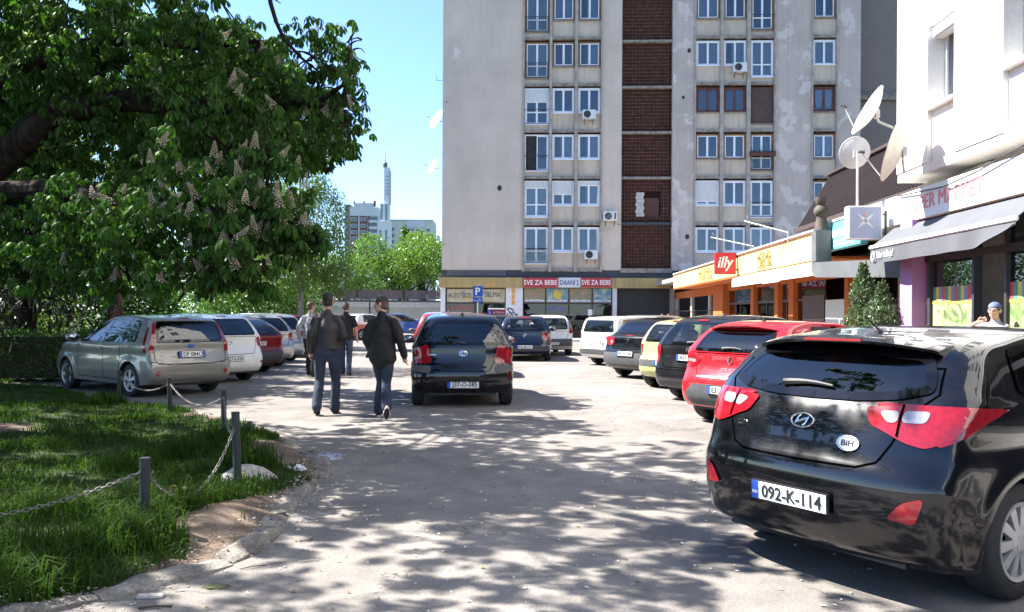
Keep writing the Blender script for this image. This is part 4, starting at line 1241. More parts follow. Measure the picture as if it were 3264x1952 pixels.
# spray-painted tag on the pillar
m = MB()
def stroke(pts, r_=.035): m.tube([(X(a), YT - .052, Z(b, 1640)) for a, b in pts], r_, 5)
stroke([(1610, 1014), (1616, 1008), (1618, 998)]); stroke([(1622, 1016), (1622, 1008)]); stroke([(1617, 985), (1627, 983), (1636, 990), (1636, 997), (1628, 999), (1617, 986)]); stroke([(1624, 997), (1636, 1006), (1635, 1014)]); stroke([(1638, 997), (1645, 1003), (1651, 1003)]); stroke([(1645, 1003), (1645, 1013)])
m.build('graffiti', INK, tower, off=TO)
# baby shop
m = MB()
for a in (1666.5, 1738, 1812, 1887, 1949): m.box(X(a), X(a + 3), YT + .05, YT + .15, .12, zs1)
m.box(X(1667), X(1951), YT + .04, YT + .14, Z(966, 1800) - .05, Z(966, 1800) + .04); m.box(X(1667), X(1951), YT + .04, YT + .14, .12, .55)
m.build('shop_window', plain('brown_frame', (.06, .04, .032), .6), tower, off=TO)
SKYP = printed('painted_sky_panel', [(.25, (.05, .13, .24)), (.45, (.10, .24, .33)), (.60, (.28, .34, .26)), (.75, (.50, .50, .46))], 1.6)
SKYQ = printed('painted_meadow_panel', [(.25, (.07, .12, .15)), (.45, (.20, .22, .12)), (.6, (.32, .18, .12)), (.75, (.45, .45, .42))], 2.2)
for q, (a, b) in enumerate(((1670, 1737), (1741.5, 1811), (1815.5, 1886), (1890.5, 1948))):
    pn = tbox('painted_panel', a, b, Z(964, 1800) + .0, zs1, .08, .10, SKYQ if q in (0, 2) else SKYP)
    tbox('shop_pane', a, b, .56, Z(967, 1800) - .05, .09, .10, SHOPPANE)
    m = MB(); xc = X((a + b) / 2); zc = Z(941, 1800)
    if q == 1:
        m.lathe([(.26, 0), (.26, .006), (.001, .006)], 20, facing_my(xc, YT + .078, zc))
        for e_ in range(12):
            an = e_ * math.pi / 6; m.add([(xc + math.cos(an + d_) * rr_, YT + .074, zc + math.sin(an + d_) * rr_) for d_, rr_ in ((-.12, .30), (.12, .30), (0, .42))], [(0, 1, 2)])
        m.build('painted_sun', plain('sun_yellow', (.55, .42, .06), .6), tower, off=TO)
    m = MB()
    for e_ in range(5):
        xa = X(a) + .1 + e_ * (X(b) - X(a) - .2) / 5; m.lathe([(1, 0), (1, .005), (.001, .005)], 14, facing_my(xa + .1, YT + .079, Z(960, 1800)) @ Matrix.Diagonal((.17, .07 + .03 * (e_ % 2), 1, 1)))
    m.build('painted_cloud', plain('cloud_white', (.55, .57, .6), .6), tower, off=TO)
tbox('shop_back', 1668, 1950, .3, Z(968, 1800), 1.0, 1.05, plain('shop_dark_room', (.035, .035, .04), .9, vary=.5, scale=1.2))
for q, (a, b, c_) in enumerate(((1690, 1712, (.10, .20, .32)), (1755, 1770, (.30, .28, .26)), (1780, 1800, (.25, .08, .10)), (1835, 1850, (.35, .33, .30)), (1858, 1872, (.12, .14, .10)))):
    tbox('display_stand', a, b, .56, 1.2 + .25 * (q % 3), .5, .7, plain('goods_%d' % q, c_, .8, vary=.4, scale=5))
ttext('lettering', 'SVE ZA', 1772, 985, .34, plain('blue_letters', (.04, .07, .45), .5), .07, shear=.2)
m = MB(); m.box(X(1874), X(1891), YT + .05, YT + .06, Z(1006, 1880), Z(987, 1880)); m.build('notice', PLATEWHITE, tower, off=TO)
# shop signs: hung on the fascia, things of their own
SR = plain('shop_sign_red', (0.36, 0.022, 0.035), .5); SW_ = plain('shop_sign_grey', (.55, .56, .60), .5)
def shop_sign(a, b, label, txt, board, ink, w):
    zc = Z(902, (a + b) / 2); org = Vector((X(a), YT - .3, Z(917, a)))
    t_ = thing('shop_sign', label, 'sign', S(org.x, org.y, org.z), STREET)
    m = MB(); m.box(X(a), X(b), YT - .30, YT - .21, Z(917, a), Z(886, a), .012); m.build('sign_board', board, t_, off=org)
    M = facing_my(X((a + b) / 2), YT - .305, Z(901.5, (a + b) / 2)); vs, fs = lettering(txt, .42, width=w * (X(b) - X(a)), bold=.004, depth=.01)
    link('lettering', mesh('lettering', [M @ v - org for v in vs], fs, ink), t_)
    m = MB()
    for xx in (a + 3, b - 3):
        for zz in (889, 914): m.lathe([(.02, 0), (.02, .008), (.001, .01)], 8, facing_my(X(xx), YT - .302, Z(zz, xx)))
    m.build('screw', CHROME, t_, off=org)
shop_sign(1666, 1779, 'red sign reading SVE ZA BEBE to the left of the grey DAANI 2 sign', 'SVE ZA BEBE', SR, WHITE, .94)
shop_sign(1779.5, 1849, 'grey sign reading DAANI 2 in dark blue letters', 'DAANI 2', SW_, plain('navy_letters', (.02, .03, .16), .5), .84)
shop_sign(1849.5, 1948, 'red sign reading SVE ZA BEBE to the right of the grey DAANI 2 sign', 'SVE ZA BEBE', SR, WHITE, .94)
# ---- air conditioners
def aircon(label, px, py, w=.80, h=.55, rust=False):
    org = Vector((X(px), YT - .12, Z(py, px) - h / 2))
    t_ = thing('air_conditioner', label, 'air conditioner', S(*org), STREET, 'air conditioners on the tower')
    m = MB(); m.box(-w / 2, w / 2, -.34, -.02, 0, h, .02); m.build('casing', ACW, t_, smooth=True)
    m = MB(); m.lathe([(.20, 0), (.215, .012), (.215, 0)], 22, facing_my(-w * .14, -.341, h / 2), cap=False)
    for q in range(1, 5): m.tube([(-w * .14 + .05 * q * math.cos(a), -.348, h / 2 + .05 * q * math.sin(a)) for a in [2 * math.pi * k / 18 for k in range(19)]], .004, 4)
    m.build('fan_grille', GREYPL, t_)
    m = MB(); m.lathe([(.20, -.002), (.001, -.002)], 20, facing_my(-w * .14, -.342, h / 2), cap=False); m.build('fan', BLACKPL, t_)
    m = MB()
    for xx in (-w * .32, w * .32): m.box(xx - .015, xx + .015, -.36, .12, -.03, 0); m.box(xx - .015, xx + .015, .08, .12, -.28, -.03)
    m.build('bracket', RAIL, t_)
    if w > .8:
        m = MB(); m.box(w * .28, w * .40, -.347, -.340, h * .2, h * .8); m.build('label_strip', GREYPL, t_)
aircon('air conditioner under a net-curtained window with a dark leaf, high left of the lattice', 1873, 370)
aircon('air conditioner with a red round logo, on the bare wall beside the lattice', 1942, 692, .84, .58)
aircon('lowest air conditioner, hung under a window just above the shops', 1882, 814)
aircon('air conditioner with dark edges under a white window right of the lattice', 2350, 221)
m = MB(); m.lathe([(.05, 0), (.05, .006), (.001, .006)], 14, facing_my(X(1957), YT - .465, Z(684, 1957))); m.build('logo_disc', SR, [o for o in bpy.data.objects if o.name == 'air_conditioner.001'][0], off=Vector((X(1942), YT - .12, Z(692, 1942) - .29)))
# stray pipe, vent pipes and holes in the wall
m = MB(); m.tube([(X(1910), YT - .08, Z(818, 1910)), (X(1911), YT - .08, Z(745, 1910)), (X(1922), YT - .08, Z(735, 1910)), (X(1950), YT - .08, Z(731, 1910))], .03, 6); m.build('hose', plain('hose_cream', (.5, .46, .4), .7), tower, off=TO)
m = MB(); m.tube([(X(1966), YT - .05, Z(716, 1966)), (X(2020), YT - .08, Z(721, 2020)), (X(2140), YT - .05, Z(726, 2140))], .012, 5); m.build('cable', GREYPL, tower, off=TO)
for px, py, rr_ in ((2192, 162, .09), (2174, 311, .07), (1590, 600, .11), (1420, 326, .03), (1413, 780, .03), (2189, 755, .10)):
    m = MB(); n = 9; m.lathe([(rr_ * 1.3, 0), (rr_, .012), (rr_ * .95, .004), (.001, .004)], n, facing_my(X(px), YT - .002, Z(py, px)) @ Matrix.Diagonal((1, 1.25, 1, 1))); m.build('vent_hole', INK, tower, off=TO)
# ---- satellite dishes
DISHW = plain('dish_white', (.72, .72, .70), .5, vary=.06); DISHG = plain('dish_grey', (.46, .46, .45), .5, vary=.1)
def dish(label, base, rz, tilt, dia, arm_from, mat=DISHW, group=None, pole=None, elong=1.08):
    """base = world position of the dish middle; faces local -y"""
    t_ = thing('satellite_dish', label, 'satellite dish', base, rz, group)
    Rt = Matrix.Rotation(R(-tilt), 4, 'X')
    r_ = dia / 2; prof = [(r_ * k / 8, .16 * dia * (k / 8)**2) for k in range(0, 9)]
    front = Rt @ Matrix.Rotation(R(90), 4, 'X') @ Matrix.Diagonal((1, elong, 1, 1))
    m = MB(); m.lathe([(max(.001, a), b) for a, b in prof] + [(r_ + .008, .16 * dia), (r_ + .006, .16 * dia - .012)] + [(max(.001, a), b - .012) for a, b in reversed(prof)], 30, front, cap=False)
    m.build('reflector', mat, t_, smooth=True)
    a0 = Rt @ Vector((0, -.16 * dia, -r_ * elong)); a1 = Rt @ Vector((0, -.62 * dia, -r_ * .30))
    m = MB(); m.tube([a0 + Vector((0, .03, .01)), a1], .011, 6); m.build('feed_arm', ALLOY, t_)
    m = MB(); d_ = (Vector((0, 0, 0)) - a1).normalized(); m.lathe([(.02, -.05), (.02, .02), (.032, .03), (.032, .06), (.001, .062)], 12, Matrix.Translation(a1) @ d_.to_track_quat('Z', 'Y').to_matrix().to_4x4()); m.box(a1.x - .06, a1.x + .06, a1.y - .02, a1.y + .02, a1.z - .015, a1.z + .015); m.build('receiver', GREYPL, t_)
    q = t_.matrix_basis.inverted() if False else (Matrix.Translation(base) @ Matrix.Rotation(rz, 4, 'Z')).inverted()
    m = MB(); b0 = Rt @ Vector((0, .03, 0))
    pts = [b0] + [q @ Vector(w_) for w_ in arm_from]; m.tube(pts, .022, 8); m.box(b0.x - .06, b0.x + .06, b0.y - .01, b0.y + .05, b0.z - .07, b0.z + .07); m.build('mount', DISHG, t_)
    return t_
ce = P(1398, 385, 50.2); dish('satellite dish on the tower corner, the upper of two, seen from the side', ce, R(-55), 25, 1.15, [ce + Vector((.45, .25, -.1))], group='dishes on the tower corner')
ce = P(1386, 535, 50.2); dish('satellite dish on the tower corner, the lower of two, with its arm reaching out', ce, R(-60), 25, .95, [ce + Vector((.48, .2, -.1))], group='dishes on the tower corner')
t_ = thing('wall_bracket', 'thin bent metal bracket sticking out of the tower corner', 'bracket', S(X(1407), YT + .3, Z(252, 1407)), STREET)
m = MB(); m.tube([(.05, 0, 0), (-.42, 0, 0), (-.42, 0, .27)], .018, 6); m.build('bar', GREYPL, t_)
# ---- parking sign
ps = P(1523, 935, 42.0); t_ = thing('parking_sign', 'blue P parking sign with a wheelchair plate on a thin pole', 'sign', (ps.x, ps.y, 0), 0)
m = MB(); m.tube([(0, .04, 0), (0, .04, ps.z + .40)], .03, 10); m.build('pole', plain('galvanised', (.45, .46, .47), .5, .3), t_)
BLUES = plain('sign_blue', (.012, .09, .42), .45)
zc = P(1523, 929, 42).z; m = MB(); m.box(-.25, .25, -.01, .01, zc - .27, zc + .27, .008); b_ = m.build('sign_board', BLUES, t_)
put_text('lettering', 'P', .52, WHITE, b_, facing_my(0, -.013, zc), depth=.006, bold=.01)
zc = P(1523, 956, 42).z; m = MB(); m.box(-.25, .25, -.01, .01, zc - .13, zc + .13, .008); b_ = m.build('plate', BLUES, t_)
m = MB(); m.tube([(.10 + .06 * math.cos(a), -.013, zc - .03 + .06 * math.sin(a)) for a in [2 * math.pi * k / 14 for k in range(15)]], .008, 5); m.tube([(.07, -.013, zc + .10), (.09, -.013, zc), (.15, -.013, zc)], .01, 5); m.box(-.20, .02, -.014, -.011, zc - .06, zc - .04); m.build('symbol', WHITE, b_)
# ---------------------------------------------------------------- the low row of shops on the right
XR = 6.4
ORG = plaster('orange_render', (0.46, 0.125, 0.035), (0.42, 0.13, 0.05), 0.75, 1.0, 0.2)
YEL = plain('yellow_fascia', (0.80, 0.60, 0.20), .5, vary=.08, scale=1.5)
COPE = plain('brown_coping', (.16, .055, .03), .6)
BRNGL = glass('brown_shop_glass', (.32, .24, .21), 1.5)
ro_ = Vector((7.2, 19.0, 0))
rest = thing('restaurant_building', 'low restaurant with yellow fascia, orange columns and brown glass front', 'building', S(*ro_), STREET)
def rb(name, x0, x1, y0, y1, z0, z1, mat, parent=None, bev=0, root=None, org=None):
    m = MB(); m.box(x0, x1, y0, y1, z0, z1, bev); return m.build(name, mat, parent or root or rest, off=org if org is not None else ro_)
y_far, y_near = along(2147, XR), along(2612, XR)
zf0 = height(919, XR, y_far); zf1 = height(879, XR, y_far)
seams = [y_far] + [along(p, XR) for p in (2335, 2385, 2496)] + [y_near]
for a, b in zip(seams, seams[1:]): rb('fascia_panel', XR, XR + .12, b + .012, a - .012, zf0, zf1, YEL)
rb('coping', XR - .04, XR + .25, y_near, y_far, zf1 + .002, zf1 + .07, COPE); rb('coping', XR - .05, XR - .042, y_near, y_far, zf1 + .05, zf1 + .085, WHITE)
rb('fascia_end', XR, XR + 1.2, y_far + .001, y_far + .15, zf0 - .06, zf1, ORG)
rb('soffit', XR + .13, 8.6, y_near - .6, y_far, zf0 - .04, zf0 + .02, ORG); rb('soffit', XR + .02, XR + .129, y_near, y_far, zf0 - .06, zf0 - .003, ORG)
rb('roof_slab', XR + .13, 16, 15.2, 49.3, zf1 - .25, zf1 - .05, CONC)
FX = 7.6
def fy(px): return along(px, FX)
zt = zf0 - .045
rb('column', FX - .25, FX + .3, fy(2322), fy(2291), .12, zt, ORG)
for a, b in ((2402, 2412), (2479, 2491), (2525, 2540), (2706, 2718)): rb('column', FX - .12, FX + .15, fy(b), fy(a), .12, zt, ORG)
rb('lintel', FX - .05, FX + .1, fy(2718), fy(2323), zt - .30, zt - .002, ORG)
glz = [2323, 2402, 2413, 2478, 2492, 2524, 2541, 2630]
BRF = plain('brown_joinery', (.05, .028, .022), .5)
for a, b in zip(glz[::2], glz[1::2]):
    ya, yb = fy(b) + .02, fy(a) - .02
    rb('shop_pane', FX + .02, FX + .03, ya, yb, .45, zt - .31, BRNGL)
    rb('pane_frame', FX - .01, FX + .07, ya, yb, 1.95, 2.03, BRF); rb('pane_frame', FX - .01, FX + .07, ya, yb, .14, .449, BRF); rb('pane_frame', FX - .01, FX + .07, (ya + yb) / 2 - .035, (ya + yb) / 2 + .035, .451, 1.949, BRF)
rb('door', FX - .02, FX + .06, fy(2629), fy(2560), .14, 2.1, BRF)
rb('menu_board', FX - .06, FX - .022, fy(2700), fy(2638), .3, 1.95, plain('pale_board', (.52, .52, .52), .5)); 
for q, c_ in enumerate(((.45, .08, .08), (.35, .38, .1), (.5, .2, .2))):
    rb('board_print', FX - .066, FX - .061, fy(2696 - q * 20), fy(2682 - q * 20), .45, .85 + .1 * (q % 2), plain('print_%d' % q, c_, .5, vary=.3))
rb('restaurant_back', 10.5, 10.6, 15.2, 49.2, .1, 3.3, plain('brown_room', (.05, .033, .026), .9, vary=.4)); rb('restaurant_floor', FX + .1, 10.5, 15.2, 49.2, .1, .14, BRF)
rb('rear_wall', 10.8, 16, 15.2, 49.2, 0, zf1 - .26, ORG)
# barred windows next to the tower
rb('wall', FX + .02, FX + .2, fy(2290), fy(2152), .12, .95, plain('mauve_wall', (.20, .145, .14), .8, vary=.1)); rb('wall', FX + .02, FX + .2, fy(2290), fy(2152), 2.45, zt, ORG)
for a, b in ((2158, 2198), (2206, 2255), (2262, 2289)): rb('shop_pane', FX + .08, FX + .09, fy(b), fy(a), .95, 2.45, BRNGL)
for a in (2152, 2200, 2257): rb('window_post', FX, FX + .15, fy(a + 5), fy(a), .95, 2.45, plain('beige_post', (.42, .37, .32), .7))
m = MB()
for q in range(15):
    y = fy(2288) + (fy(2156) - fy(2288)) * q / 14; m.box(FX - .06, FX - .045, y - .012, y + .012, .2, 1.75)
for z in (.5, 1.0, 1.72): m.box(FX - .064, FX - .041, fy(2288), fy(2156), z, z + .025)
m.build('window_bars', RAIL, rest, off=ro_)
# white folded awning under the fascia
yn, yf_ = along(2600, 6.1), along(2334, 6.1)
aw = thing('folded_awning', 'long white folded awning under the yellow restaurant fascia', 'awning', S(6.2, yn, zf0 - .3), STREET); ao = Vector((6.2, yn, zf0 - .3))
CLOTHW = plain('white_canvas', (.74, .73, .70), .85, vary=.06, scale=2)
segs = [yn, yn + (yf_ - yn) * .34, yn + (yf_ - yn) * .55, yf_]
for q, (a, b) in enumerate(zip(segs, segs[1:])):
    m = MB(); dz = .03 * (q % 2)
    m.prism([(XR - .005, zf0 - .05), (6.10, zf0 - .16 - dz), (6.08, zf0 - .20 - dz), (6.08, zf0 - .42 - dz), (6.10, zf0 - .42 - dz), (6.13, zf0 - .22 - dz), (XR - .005, zf0 - .10)], a + .02, b - .02, 'y'); m.build('canvas', CLOTHW, aw, off=ao, fix=True)
m = MB(); m.tube([(6.11, yn, zf0 - .19), (6.11, yf_, zf0 - .19)], .025, 6); m.build('front_bar', WHITE, aw, off=ao)
# lettering on the fascia
OLV = plain('olive_letters', (.13, .115, .03), .6, vary=.3)
for px, w_, h_ in ((2247, 3.6, .62), (2436, 2.0, .62)):
    M = facing_mx(XR - .006, along(px, XR), (zf0 + zf1) / 2); vs, fs = lettering('Mil&Mila', .70, width=w_ * .8, shear=.12, depth=.012)
    link('lettering', mesh('lettering', [M @ Vector((v.x, v.y * 1.0, v.z)) - ro_ for v in vs], fs, OLV), rest)
    m = MB(); g = random.Random(px)
    for q in range(9):
        yy = along(px, XR) + w_ * .4 - q * w_ * .1; zz = (zf0 + zf1) / 2 - .26; m.box(XR - .012, XR - .003, yy - .02, yy + .02, zz - g.uniform(.05, .14), zz + .06)
    m.build('letter_drips', REDT, rest, off=ro_)
# red coffee sign
yb_ = along(2333, XR - .2); isn = thing('coffee_sign', 'square red sign with white slanted illy lettering above the restaurant fascia', 'sign', S(5.6, 29.5, 3.0), STREET)
cpos = P(2311, 841, 27.6); isn.location = (cpos.x, cpos.y, cpos.z - .36); isn.scale = (1.3, 1.3, 1.3)
m = MB(); m.box(-.27, .27, -.07, .07, 0, .56, .012); m.build('sign_box', plain('coffee_red', (.52, .015, .02), .4), isn)
put_text('lettering', 'illy', .40, WHITE, isn, facing_my(0, -.073, .27), depth=.006, shear=.25, width=.42, bold=.008)
m = MB(); m.box(.26, .45, -.02, .02, .1, .14); m.box(.26, .45, -.02, .02, .42, .46); m.build('bracket', RAIL, isn)
# ---- brown ribbed metal roof set back
RIBM = plain('brown_ribbed_metal', (.055, .038, .036), .7, .2, vary=.15, scale=1.5)
zb_, zt_ = height(700, 9.0, along(2628, 9.0)), 6.55
m = MB(); y0, y1 = 17.0, along(2541, 9.0); n = 74; pr = []
for k in range(n + 1):
    y = y0 + (y1 - y0) * k / n; d = .0
    m.v += [Vector((9.0 - d, y, zb_)), Vector((10.15 - d, y, zt_))]
for k in range(n): m.f.append((2 * k, 2 * k + 1, 2 * k + 3, 2 * k + 2))
m.build('ribbed_roof', RIBM, rest, off=ro_)
rm = MB(); nn = Vector((-(zt_ - zb_), 0, 10.15 - 9.0)).normalized() * .055; a_, b_ = Vector((9.0, 0, zb_ + .01)), Vector((10.15, 0, zt_))
rm.add([a_ + Vector((0, -.025, 0)), a_ + Vector((0, .025, 0)), b_ + Vector((0, .025, 0)), b_ + Vector((0, -.025, 0))] + [p + nn for p in (a_ + Vector((0, -.018, 0)), a_ + Vector((0, .018, 0)), b_ + Vector((0, .018, 0)), b_ + Vector((0, -.018, 0)))], [(0, 1, 2, 3), (7, 6, 5, 4), (0, 4, 5, 1), (1, 5, 6, 2), (2, 6, 7, 3), (3, 7, 4, 0)])
RIBME = mesh('roof_rib', [v - ro_ for v in rm.v], rm.f, RIBM)
for k in range(int((y1 - y0) / .21)): link('roof_rib', RIBME, rest, (0, y0 + .1 + k * .21, 0))
m = MB(); m.v += [Vector(p) for p in ((9.0, y1, zb_), (10.15, y1, zt_), (14, y1 + .3, zt_), (14, y1 + .3, zb_))]; m.f.append((0, 1, 2, 3)); m.build('roof_end', RIBM, rest, off=ro_)
rb('roof_cap', 9.95, 10.35, y0, y1 + .05, zt_ - .03, zt_ + .06, RIBM); rb('roof_eaves', 8.86, 9.1, y0, y1 + .05, zb_ - .14, zb_ - .005, RIBM); rb('roof_top', 10.36, 16, y0, y1, zt_ - .1, zt_, RIBM)
rb('upper_wall', 9.25, 15.5, y0, y1 - .1, zf1 - .05, zb_ - .145, plain('ochre_wall', (.45, .30, .14), .85, vary=.15)); rb('upper_wall', 10.6, 15.5, y0, y1 - .1, zb_ - .144, zt_ - .11, BRF)
# ---- yagi aerials on the roof edge
def yagi(label, tip, foot, D0, D1):
    a, b = P(*tip, D0), P(*foot, D1)
    t_ = thing('roof_antenna', label, 'antenna', (b.x, b.y, b.z - .35), 0, 'television antennas on the restaurant roof'); o0 = Vector((b.x, b.y, b.z - .35))
    m = MB(); m.tube([b, a], .014, 6); m.build('boom', ALLOY, t_, off=o0)
    m = MB(); m.tube([b, b - Vector((0, 0, .45))], .018, 6); m.build('mast', ALLOY, t_, off=o0)
    d = (a - b).normalized(); up = Vector((0, 0, 1)); side = d.cross(up).normalized(); m = MB()
    for k in range(8):
        p = b.lerp(a, .12 + .8 * k / 7); m.tube([p - side * .09 - up * .03, p + side * .09 + up * .03], .006, 5)
    m.build('elements', ALLOY, t_, off=o0)
    m = MB(); p = b.lerp(a, .97)
    for s_ in (1, -1): m.tube([p, p + up * .10 * s_ - d * .02 + side * .08, p + up * .16 * s_ + d * .10 + side * .1], .012, 5)
    m.build('reflector', RAIL, t_, off=o0)
yagi('long thin rooftop antenna, the lower one above the coffee sign', (2266, 757), (2402, 786), 27.5, 26)
yagi('long thin rooftop antenna, the higher one nearer the brown ribbed roof', (2372, 705), (2512, 742), 23, 21.6)
# ---- metal kitchen duct
DUCT = plain('duct_steel', (.13, .135, .14), .6, .3, vary=.15, scale=2); RUST = plain('rusty_cowl', (.075, .064, .050), .8, .2, vary=.5, scale=6)
do = S(6.15, 18.7, 2.6); duct = thing('kitchen_duct', 'grey square metal duct with a rusty cowl turning along under the teal sign', 'duct', do, STREET); dof = Vector((6.15, 18.7, 2.6))
m = MB(); zc = height(735, 6.15, 18.7); m.box(5.98, 6.32, 18.52, 18.88, 2.72, zc, .02); m.prism([(18.88, 2.72), (18.86, 2.55), (18.7, 2.42), (18.52, 2.38), (18.52, 2.72)], 5.98, 6.32, 'x'); m.build('riser', DUCT, duct, off=dof, fix=True)
m = MB(); m.add([(5.98, 18.519, 2.38), (6.32, 18.519, 2.38), (6.32, 18.519, 2.719), (5.98, 18.519, 2.719), (6.36, 14.9, 2.22), (6.7, 14.9, 2.22), (6.7, 14.9, 2.56), (6.36, 14.9, 2.56)], [(0, 1, 2, 3), (7, 6, 5, 4), (0, 4, 5, 1), (1, 5, 6, 2), (2, 6, 7, 3), (3, 7, 4, 0)]); m.build('run', DUCT, duct, off=dof)
m = MB(); m.lathe([(.17, 0), (.11, .25), (.11, .31), (.15, .36), (.17, .43), (.15, .50), (.10, .56), (.13, .60), (.13, .74), (.001, .75)], 18, Matrix.Translation((6.15, 18.7, zc))); m.build('cowl', RUST, duct, off=dof, smooth=True)

# ---------------------------------------------------------------- the white supermarket block
so_ = Vector((XR, 14.5, 0))
sup = thing('supermarket_building', 'white rendered block with a supermarket under a long grey awning', 'building', S(*so_), STREET)
def sb(name, x0, x1, y0, y1, z0, z1, mat, parent=None, bev=0): return rb(name, x0, x1, y0, y1, z0, z1, mat, parent, bev, sup, so_)
WR = plaster('white_render', (.70, .68, .64), (.62, .59, .55), .72, .8, .12)
WRT = plain('white_trim', (.66, .64, .60), .85, vary=.08)
yc = along(2855, XR); ZW = height(585, XR, yc)
bays = [(along(3036, XR), along(2952, XR)), (along(3420, XR), along(3192, XR)), (5.6, 6.9), (3.2, 4.4)]
prev = yc
for q, (a, b) in enumerate(bays):
    sb('wall_pier', XR, XR + .5, b, prev, ZW + .16, 17, WR); prev = a
    for k in range(4):
        zb0 = ZW + 2.8 * k
        z_s = zb0 + 1.08; z_h = zb0 + 2.35
        sb('parapet_panel', XR + .08, XR + .5, a + .002, b - .002, zb0 + .16, z_s - .06, WR)
        sb('sill', XR - .03, XR + .3, a + .003, b - .003, z_s - .055, z_s, WRT)
        sb('wall_panel', XR + .05, XR + .5, a + .002, b - .002, z_h + .1, zb0 + 2.8 + .155, WR)
        m = MB(); x = XR + .28
        m.box(x, x + .08, a + .01, a + .08, z_s + .002, z_h); m.box(x, x + .08, b - .08, b - .01, z_s + .002, z_h); m.box(x, x + .08, a + .08, b - .08, z_h - .08, z_h); m.box(x, x + .08, a + .08, b - .08, z_s + .002, z_s + .08); m.box(x, x + .08, (a + b) / 2 - .05, (a + b) / 2 + .05, z_s + .08, z_h - .08)
        w_ = m.build('window', PVC, sup, off=so_)
        sb('pane', x + .03, x + .038, a + .05, b - .05, z_s + .05, z_h - .05, PANE, w_) if False else link('pane', mesh('pane', [Vector(v) - so_ for v in MB().box(x + .03, x + .038, a + .075, b - .075, z_s + .075, z_h - .075).v], MB().box(0, 1, 0, 1, 0, 1).f, PANE), w_)
        mm = MB(); mm.box(XR + .06, x - .01, a + .02, b - .02, z_h - .12, z_h + .09, .03); mm.build('shutter_box', WRT, w_, off=so_)
        mm = MB(); mm.box(x + .3, x + .31, a + .02, b - .02, z_s, z_h); mm.build('curtain_or_dark_room', CURTAIN if k % 2 == 0 else DARKROOM, w_, off=so_)
sb('wall_pier', XR, XR + .5, -8, prev, ZW + .16, 17, WR)
sb('wall_core', XR + .75, 15, -8, yc - .02, ZW + .161, 16.9, WR); sb('wall_end', XR + .501, 15, yc - .2, yc, ZW + .16, 17, WR)
sb('wall_base', XR + .02, 15, -8, yc - .01, ZW, ZW + .155, WRT)
# clerestory strip of glass blocks between the fascia and the flats
zs2, zs3 = ZW - .34, ZW - .004
sb('clerestory_wall', XR + .5, XR + .7, -8, yc - .1, zs2 - .1, zs3, plain('grey_render', (.40, .37, .34), .9, vary=.15))
GBL = plain('glass_block', (.50, .52, .46), .25, vary=.15, scale=7)
for ya in (13.75, 11.2, 8.2):
    for q in range(5):
        for e_ in range(2): sb('glass_block', XR + .44, XR + .499, ya - q * .19, ya - q * .19 + .18, zs2 - .04 + e_ * .18, zs2 + .13 + e_ * .18, GBL)
# fascia and ground floor
yl = along(2750, XR)
zfa, zfb = height(719, XR, along(2850, XR)), height(719, XR, along(2850, XR)) + .52
SGN = plain('white_fascia', (.70, .70, .68), .6, vary=.05)
sb('fascia_board', XR - .02, XR + .12, -8, yl, zfa, zfb, SGN); sb('canopy_slab', XR + .121, XR + 1.0, -8, yl, zfb - .12, zfb - .02, CONC)
REDF = plain('faded_overexposed_red_letters', (.66, .20, .20), .6)  # faded red, paled further so the colour holds the overexposed wash
ys, ye = along(2893, XR), along(3142, XR)
M = facing_mx(XR - .026, (ys + ye) / 2, zfa + .27); vs, fs = lettering('SUPER MARKET', .34, width=(ys - ye) * .96, depth=.008)
link('lettering', mesh('lettering', [M @ v - so_ for v in vs], fs, REDF), sup)
tl = thing('pharmacy_sign', 'teal sign with white star cross on the shop fascia beyond the grey awning', 'sign', S(XR - .05, yl, zfa - .2), STREET); tlo = Vector((XR - .05, yl, zfa - .2))
y0, y1 = yl + .0, along(2622, XR)
TEAL = plain('teal_sign', (.12, .45, .46), .45, vary=.05); zq0 = height(806, XR, y1); zq1 = height(722, XR, y1)
m = MB(); m.box(XR - .06, XR + .1, y0, y1, zq0, zq1, .01); m.build('sign_board', TEAL, tl, off=tlo)
m = MB(); cy, cz = y1 - .42, (zq0 + zq1) / 2 - .02
for a in (52, -52, 128, -128):
    d = Vector((0, math.cos(R(a)), math.sin(R(a)))); q_ = Vector((0, -d.z, d.y)); c_ = Vector((XR - .066, cy, cz)); m.add([c_ + q_ * .05, c_ - q_ * .05, c_ + d * .26], [(0, 1, 2)])
m.build('star_cross', WHITE, tl, off=tlo)
m = MB(); m.box(XR - .068, XR - .061, y0 + .35, cy - .32, cz - .02, cz + .12); m.box(XR - .068, XR - .061, y0 + .35, cy - .5, cz - .14, cz - .10); m.box(XR - .068, XR - .061, y0 + .35, cy - .5, cz - .22, cz - .18); m.build('print_bar', WHITE, tl, off=tlo)
m = MB(); m.box(XR - .08, XR - .03, y0, y1, zq1 + .004, zq1 + .05); m.build('top_rail', WHITE, tl, off=tlo)
